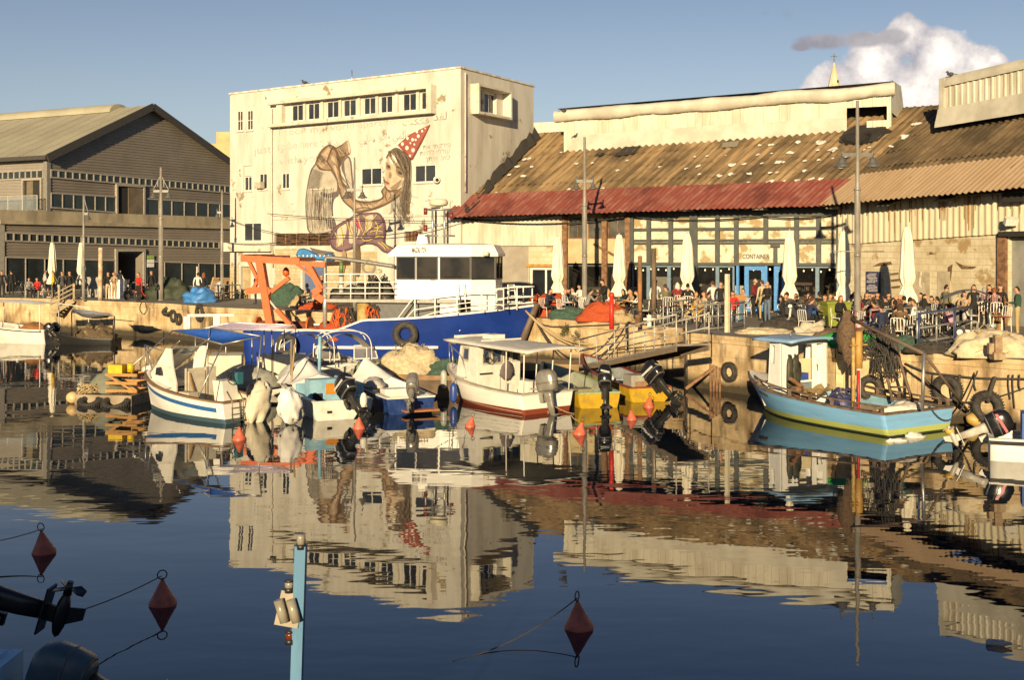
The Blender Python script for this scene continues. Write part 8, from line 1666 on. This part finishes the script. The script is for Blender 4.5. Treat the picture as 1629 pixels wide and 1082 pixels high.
def raft():
 f=Fr(G(226,640),R(170));T=f.thing('work_raft','low cluttered work raft with tyres beside the blue awning boat','raft');mb=MB();mb.obox((-.1,-.9,-.1),(2.0,0,0),(0,1.8,0),(0,0,.42));mb.build('deck',mat('grey_raft_timber',(.30,.25,.18),(.2,.16,.11),sc=2,st=(.5,3,1),rough=.9),T)
 mb=MB();yw=plain('orange_crate_timber',(.36,.19,.05),.7)
 for z in(.42,.68,.95):
  for q in(((-.1,.55,z),(1.0,.55,z)),((-.1,-.2,z),(1.0,-.2,z)),((-.1,.55,z),(-.1,-.2,z)),((1.0,.55,z),(1.0,-.2,z))):mb.bar(*q,.03,.1)
 mb.bar((0,.56,.42),(.95,.56,.95),.03,.07);mb.build('crate',yw,T)
 mb=MB();mb.box((.75,.2,1.12),(.5,.4,.28));mb.cyl((.35,.1,1.0),(.35,.1,1.3),.12);mb.build('yellow_can',plain('yellow_can_paint',(.6,.40,.01),.4),T)
 mb=MB();mb.cyl((.1,-.4,1.0),(-.3,-.3,1.05),.18,None,12);mb.build('white_drum',old_white,T)
 mb=MB();lump(mb,(1.3,-.2,.3),(.7,.6,.75),18,.3,2,6,True,folds=.05);mb.build('grey_sheet',plain('grey_green_sheet',(.16,.17,.13),.8),T)
 mb=MB();tangle(mb,(1.7,.3,.3),(.5,.5,.3),16,.02,4);mb.build('rope_tangle',rope_tan,T)
 for x,y,r in((.4,.95,.36),(1.3,.98,.28)):mb=MB();tyre_mesh(mb,(x,y,.12),(0,.5,1),r,.12);mb.build('raft_tyre',black_rubber,T)
 mb=MB();mb.ell((2.05,.75,.2),(.22,.2,.2),12);mb.build('cream_float',plain('cream_float',(.6,.42,.2),.5),T);mb=MB();mb.ell((2.0,.3,.2),(.18,.18,.2),12);mb.build('black_float',black_rubber,T)
raft()
def net_barge():
 p=G(655,632);f=Fr(V((p.x,p.y,0)),R(-10));T=f.thing('net_barge','low brown barge heaped with pale nets against the blue trawler','barge');mb=MB();mb.obox((-2.2,0,-.1),(4.0,0,0),(0,2.0,0),(0,0,.75));mb.build('barge_hull',mat('dark_barge',(.07,.05,.035),(.12,.08,.05),sc=2,rough=.8),T);mb=MB();mb.obox((-2.25,-.05,.6),(4.1,0,0),(0,.14,0),(0,0,.16));mb.build('rim_beam',mat('brown_beam',(.26,.16,.08),(.18,.1,.05),sc=3,rough=.8),T)
 for(x,y,r,m,sd,nm)in((-.3,1.0,(1.1,.7,1.0),tnet,3,'pale net on the barge'),(1.2,.9,(.9,.6,.55),gnet,4,'grey green net on the barge'),(-1.6,.9,(.8,.6,.5),mat('pale_green_net',(.28,.30,.22),(.2,.2,.15),sc=9,rough=.9,bump=.5),5,'x')):
  mb=MB();lump(mb,(0,0,0),r,24,.3,2.2,sd);o=mb.build('net_heap',m);o.location=f.w((x,y,.65));tag(o,('tall pale tan net heap on the barge beside the trawler hull','grey green net heap on the barge end by the cabin boat','pale green net heap on the barge behind the tarpaulin boat')[sd-3],'fishing net');mb=MB();tangle(mb,(0,0,0),tuple(k*1.05 for k in r),22,.01,sd);mb.build('loose_lines',rope_tan if sd==3 else rope_dark,o)
net_barge()
def rear_boats():
 p=G(352,640);f=Fr(G(300,634),R(22));f=Fr(G(306,628),R(10));T=f.thing('cabin_boat','white boat with a flat lilac awning on a pole frame behind the blue awning','boat','boats moored stern out in the harbour');S=hullf(6.0,2.1,lambda t:.6+.4*t**2,.35,.5,.88,.4);hull(T,S,old_white,old_white,inn2,.2)
 z=2.35;mb=MB();a,b,c,d=f.z(300,527,2.3),f.z(452,524,2.35),f.z(470,518,2.5),f.z(370,513,2.55);sheet(mb,a,b,c,d,.04,8);mb.build('lilac_awning',plain('pale_lilac_canvas',(.42,.36,.48),.8),T)
 mb=MB()
 for x0,x1,y in((358,358,522),(400,400,524),(421,421,524),(433,433,525),(452,452,526),(470,470,520),(313,313,522)):q=f.y(x1,y,0);mb.tube([(q.x,-.5 if x0%2 else.4,.5),(q.x,-.5 if x0%2 else.4,2.35)],.025,6)
 mb.tube([a,b,c,d,a],.025,6);mb.build('awning_frame',steel_grey,T)
 mb=MB();q=f.y(342,560,-.5);mb.obox((q.x-.2,-.7,.3),(1.1,0,0),(0,1.4,0),(0,0,1.1));q=f.y(412,572,-.4);mb.obox((q.x,-.5,.4),(1.6,0,0),(0,1.0,0),(0,0,.95));mb.build('white_cabin',inn2,T)
 mb=MB()
 for x in(298,345):q=f.y(x,520,.3);mb.box((q.x,.3,2.5),(.22,.3,.45))
 a1,b1=f.y(298,506,.3),f.y(372,506,.3);mb.bar(V((a1.x,.3,2.75)),V((b1.x,.3,2.75)),.09);mb.build('roof_gantry',old_white,T)
 mb=MB();q=f.y(400,585,-.9);lump(mb,(q.x,-.9,.35),(.95,.6,.7),20,.15,2,6,True,folds=.02);mb.build('grey_covered_gear',mat('grey_cover_cloth',(.30,.30,.26),(.22,.22,.19),sc=3,rough=.9),T)
 f=boatframe(508,626,-.35,.94,2.0);T=f.thing('speedboat','grey speedboat with two folded white hoods and tilted windscreens','boat','boats moored stern out in the harbour');S=hullf(5.2,2.0,lambda t:.75+.35*t**2,.35,.5,.9,.42);hull(T,S,old_white,old_white,mat('grey_mat',(.28,.27,.25),(.2,.2,.19),sc=3,rough=.8),.25,deck_t=.6,deck_m=plain('grey_deck',(.32,.31,.3),.7))
 for px,nm in((485,'left'),(545,'right')):
  q=f.x(px,527,1.6);w_=1.0;mb=MB()
  for x in(1.2,2.0):mb.tube(spline([(x,q.y+w_,.8),(x,q.y+w_*.95,q.z-.35),(x,q.y+w_*.5,q.z),(x,q.y-w_*.5,q.z),(x,q.y-w_*.95,q.z-.35),(x,q.y-w_,.8)],5),.02,6)
  mb.build('hood_frame',old_white,T);mb=MB();mb.grid(lambda a,b:V((1.1+1.0*b,q.y-w_*.9+1.8*w_*a,q.z-.05-.5*(2*a-1)**2-.1*b+.04*noise.noise(V((a*5,b*5,px))))),10,4);mb.build('hood_canvas',white_canvas if nm=='left' else plain('grey_hood',(.42,.40,.36),.8),T)
  c=f.x(px+35,566,2.6);mb=MB()
  pts=[V((2.4,c.y+.45,.95)),V((2.4,c.y-.45,.95)),V((2.7,c.y-.38,1.42)),V((2.7,c.y+.38,1.42))]
  for i in range(4):mb.bar(pts[i],pts[(i+1)%4],.04)
  ws=mb.build('windscreen_frame',old_white,T);mb=MB();mb.quad(*pts);mb.build('windscreen',mat('grey_acrylic',(.22,.21,.2),(.18,.17,.16),sc=1,rough=.2,alpha=.75),ws)
rear_boats()
def right_boat():
 f=Fr(G(1570,722),R(-22));f=Fr(G(1574,735)+V((.3,.75,0)),R(-20));T=f.thing('white_dinghy','white boat with a black rub rail and tilted outboard at the right edge','boat','boats moored stern out in the harbour');S=hullf(4.2,1.6,lambda t:.52+.25*t**2,.3,.4,.92,.4)
 hull(T,S,white_paint,old_white,old_white,.15);stripe(T,S,leg_black,-.12,-.01,.0,.97,off=.02)
 mb=MB();mb.obox((.9,-.5,.15),(.6,0,0),(0,1.0,0),(0,0,.95));mb.build('console',plain('pale_blue_console',(.45,.52,.58),.5),T);mb=MB();mb.obox((.72,-.35,.5),(.18,0,0),(0,.7,0),(0,0,.62));mb.build('blue_cushion',plain('royal_blue_cushion',(.02,.10,.40),.6),T)
 o=outboard(T,(-.02,.1,.5),1.15,.05,1.0,black_cowl,plain('pale_leg',(.42,.40,.35),.4),plain('red_stripe',(.45,.03,.06),.4));mb=MB();mb.ell((-.9,.1,.55),(.12,.1,.1),10);mb.build('yellow_float',plain('yellow_float',(.55,.34,.05),.5),o)
right_boat()
def make_buoy():
 T=thing('mooring_buoy','x','buoy',(0,0,-70),0,'conical mooring buoys')
 mb=MB();mb.lathe((0,0,0),[(.10,-.14),(.17,-.08),(.195,-.01),(.19,.04),(.16,.09),(.09,.22),(.03,.34),(.015,.36)],20);mb.build('cone',orange_buoy,T);mb=MB();mb.torus((0,0,.43),(.3,1,0),.065,.009,18,6);mb.cyl((0,0,.34),(0,0,.38),.02);mb.build('ring',plain('buoy_ring',(.1,.085,.06),.5,.6),T);return T
by=make_buoy();shade_buoy=mat('shaded_red_buoy',(.58,.13,.07),(.40,.09,.05),sc=8,rough=.5)  # duller copy of the buoy orange; shade put into the foreground buoys' colour
BL=[(70,880,1.0,'red buoy dulled by painted shade, farthest left in the foreground'),(259,962,1.0,'red buoy dulled by painted shade, with a line in the left foreground'),(921,1000,1.0,'red buoy in the foreground right of the blue mast'),(571,682,.92,'orange buoy in front of the black outboard'),(922,691,.95,'orange buoy right of the cabin boat stern'),(748,679,.8,'orange buoy left of the cabin boat bow'),(1032,648,.95,'orange buoy below the second yellow skiff'),(1005,668,.8,'orange buoy between the skiffs and the cabin boat buoy'),(381,700,.95,'dark red buoy by the ladder of the blue awning boat'),(119,547,.95,'orange buoy beside the left edge boat')]
for i,(x,y,k,ds)in enumerate(BL):
 p=G(x,y);o=by if i==0 else dup(by,p);o.location=p;o['label']=ds;o.scale=(k,k,k);o.rotation_euler=(R(4*math.sin(i*2)),R(-7+5*math.sin(i)),R(i*40))
 if i in(0,1,2,8):c=[q for q in o.children if q.name.startswith('cone')][0];c.material_slots[0].link='OBJECT';c.material_slots[0].material=shade_buoy
def bline(i,q,s_,label,r=.008,m=None):x,y,k,_=BL[i];p=G(x,y)+V((-.02,0,.40*k));mb=MB();mb.tube(sag(p,q,s_,16),r,5);tag(mb.build('buoy_line',m or rope_dark),label,'rope','mooring lines of the buoys')
bline(0,G(-60,868,.3),.05,'thin tan mooring line running left from the farthest left buoy',.009,rope_tan);bline(1,P(70,988,14.2),.06,'dark mooring line from the left foreground buoy to the outboard');bline(2,G(720,1053,.0),.12,'dark mooring line slanting from the foreground red buoy into the water');bline(5,G(690,668,.4),.1,'short dark line from the orange buoy left of the cabin boat');bline(4,G(908,660,.5),.05,'short line from the orange buoy to the cabin boat stern',.01,rope_tan);bline(8,G(374,672,.3),.03,'short line from the dark red buoy to the ladder boat')
mb=MB();mb.lathe((0,0,0),[(.02,0),(.045,.02),(.045,.2),(.02,.27),(.018,.31)],12,0,(.9,-.35,.05));o=mb.build('plastic_bottle',mat('clear_bottle_plastic',(.45,.5,.55),(.35,.4,.46),sc=6,rough=.2,alpha=.7));o.location=G(1568,1026)+V((0,0,.03));tag(o,'clear plastic bottle floating at the lower right','bottle')
for i,(x,y,r,ds)in enumerate(((1455,696,.30,'larger white foam scrap floating below the blue stern'),(1430,702,.24,'flat white foam scrap floating left of the larger one'),(1512,698,.09,'tiny white scrap floating at the yellow stripe corner'),(1416,703,.1,'small pinkish scrap floating by the boat corner'))):
 mb=MB();lump(mb,(0,0,0),(r,r*.5,.07+.05*(i==0)),12,.5,2.5,i);o=mb.build('foam_scrap',old_white);o.location=G(x,y);tag(o,ds,'litter','floating scraps by the blue boat')
def foreground():
 lb=plain('sky_blue_paint',(.34,.58,.74),.5,k=.9)
 f=Fr(V((P(-70,HY,13.6).x,13.6,0)),R(178));T=f.thing('moored_boat','dark boat mostly out of frame with a tilted black outboard at far left','boat','foreground boats');S=hullf(3.6,1.5,lambda t:.6+.2*t,.3,.3,.9,.4);hull(T,S,leg_black,leg_black,leg_black,.15);outboard(T,(-.30,.0,.78),1.28,.0,1.2,black_cowl,plain('matt_black_leg',(.012,.012,.013),.35))
 f=Fr(V((P(8,HY,11.6).x-.2,11.6,0)),R(179));T=f.thing('moored_boat','light blue boat corner with a tilted blue grey outboard at lower left','boat','foreground boats');S=hullf(3.6,1.6,lambda t:.62+.2*t,.3,.3,.92,.4);hull(T,S,lb,lb,lb,.15)
 q=f.y(37,1034,-.4);mb=MB();mb.obox((q.x,-.4,.5),(.7,0,0),(0,.85,0),(0,0,q.z-.5));mb.obox((q.x+.12,-.3,q.z),(.5,0,0),(0,.6,0),(0,0,.03));mb.build('blue_locker',lb,T)
 qc=f.y(92,1056,-.1);outboard(T,(qc.x-.30,-.1,qc.z-.42),1.22,-.04,1.0,mat('blue_grey_cowling',(.05,.09,.11),(.07,.10,.12),sc=5,rough=.4),plain('bronze_black_leg',(.05,.04,.03),.35))
 Y=8.0;b=P(466,1082,Y);T=thing('light_mast','light blue pole with navigation lamps and twin floodlights in the foreground','pole',V((b.x,b.y,-.8)));o=V(T.location);k=lambda x,y,dy=0:P(x,y,Y+dy)-o
 mb=MB();mb.bar((k(465,1300)),k(479,868),.085,.075);mb.build('pole',mat('worn_sky_blue_pole',(.055,.165,.30),(.085,.21,.35),sc=5,st=(1,1,.4),rough=.45),T)
 cl=mat('frosted_lamp',(.26,.24,.19),(.2,.18,.14),sc=8,rough=.25);bk=plain('lamp_black_collar',(.02,.02,.02),.4)
 def navlamp(x,y,h,col,nm):
  c=k(x,y,-.02);mb=MB();mb.lathe(c,[(.03,0),(.03,h*.75),(.024,h)],14);l_=mb.build('nav_lamp',col,T);mb=MB();mb.lathe(c,[(.034,-.03),(.034,.005)],14);mb.lathe(c,[(.033,h*.96),(.033,h+.012)],14)if nm else None;mb.build('lamp_collar',bk,l_)
 navlamp(479,867,.07,cl,False);navlamp(460,936,.045,cl,True);navlamp(461,1018,.05,plain('red_brown_lens',(.12,.03,.015),.2),True)
 mb=MB();mb.bar(k(462,940),k(476,948),.03);mb.bar(k(462,1004),k(474,1004),.025);mb.build('lamp_bracket',bk,T)
 c=k(458,972,-.07);mb=MB();mb.box(c+V((.005,.03,0)),(.16,.02,.23),R(6),0,R(12),R(-8));pl=mb.build('flood_panel',plain('cream_panel',(.3,.26,.2),.6),T)
 for dx in(-.042,.04):mb=MB();mb.tube([c+V((dx-.022,-.01,.075)),c+V((dx+.022,-.01,-.075))],.033,14);mb.build('flood_lens',cl,pl)
 mb=MB();p=P(378,1078,10);mb.cyl((0,0,-1),(0,0,.0),.02,None,8)
foreground()
def cable(pts,s_,label,r=.02):mb=MB();mb.tube(sag(pts[0],pts[1],s_,16),r,5);tag(mb.build('overhead_cable',cable_black),label,'cable','overhead cables at the white building')
cable((WF.px(366,345,.6),WF.px(560,374,.8)),.5,'overhead cable drooping across the lower left of the white wall');cable((WF.px(435,340,.5),WF.px(700,352,.5)),.1,'nearly level cable below the mural hands');cable((WF.px(560,374,.8),HWL.px(760,345,1.2)),.4,'overhead cable running from the mural to the white cladding',.025);cable((WF.px(372,386,.6),WF.px(520,372,.6)),.3,'cable above the ledge of the white building')
def bird(p,rz,label):
 T=thing('bird',label,'bird',p,rz,'birds on the roofs');mb=MB();mb.ell((0,0,.14),(.17,.08,.09),10,0,0,.0);mb.ell((.14,0,.25),(.06,.05,.055),8);mb.cyl((.19,0,.25),(.26,0,.24),.015,.004,6);mb.prism([(-.12,-.04,.13),(-.34,-.03,.08),(-.34,.03,.08),(-.12,.04,.13)],(0,0,.03));mb.tube([(.1,0,.18),(.13,0,.24)],.05,8);mb.tube([(0,.03,.08),(0,.03,0)],.01,4);mb.tube([(0,-.03,.08),(0,-.03,0)],.01,4);mb.build('body',plain('dark_feathers',(.05,.045,.04),.7),T)
bird(WF.pt(WF.uv(483,136)[0],ZT+.1,-.1),R(200),'dark bird perched on the white building parapet');bird(P(897,180,63.2),R(30),'small dark bird on the left end of the roof membrane');bird(P(1512,122,56),R(150),'pale bird on the corner of the right clerestory')
mb=MB();mb.tube([(0,0,0),(0,0,1.1)],.03,5);o=mb.build('roof_vent',steel_grey);o.location=WF.pt(WF.uv(545,128)[0],ZT-.3,-.8);tag(o,'thin vent pipe on the white building roof','pipe')
T=thing('security_camera','round security camera at the right mural window','camera',WF.px(699,286,.25));mb=MB();mb.lathe((0,.0,0),[(.16,-.1),(.2,0),(.15,.12)],12,0,(.3,-1,-.2));mb.build('housing',old_white,T);mb=MB();mb.ell((.03,-.12,-.02),(.1,.06,.1),10);mb.build('lens',dark_void,T)
for x0,x1,ds in((-60,-9.6,'added unseen shed shading the foreground, behind the viewpoint left of the gap'),(-7.5,60,'added unseen shed shading the foreground, behind the viewpoint right of the gap')):  # unseen blocks added to shade the foreground; gap lets sun reach the mast
 T=thing('foreground_shade_shed',ds,'shed',((x0+x1)/2,-26,0));mb=MB();mb.obox((x0,-32,0),(x1-x0,0,0),(0,6,0),(0,0,10.4));mb.build('wall',concrete,T,True);mb=MB();mb.prism([(x0,-33,10.4),(x0,-25,10.4),(x0,-29,11.0)],(x1-x0,0,0));mb.build('roof',brown_roof,T,True)
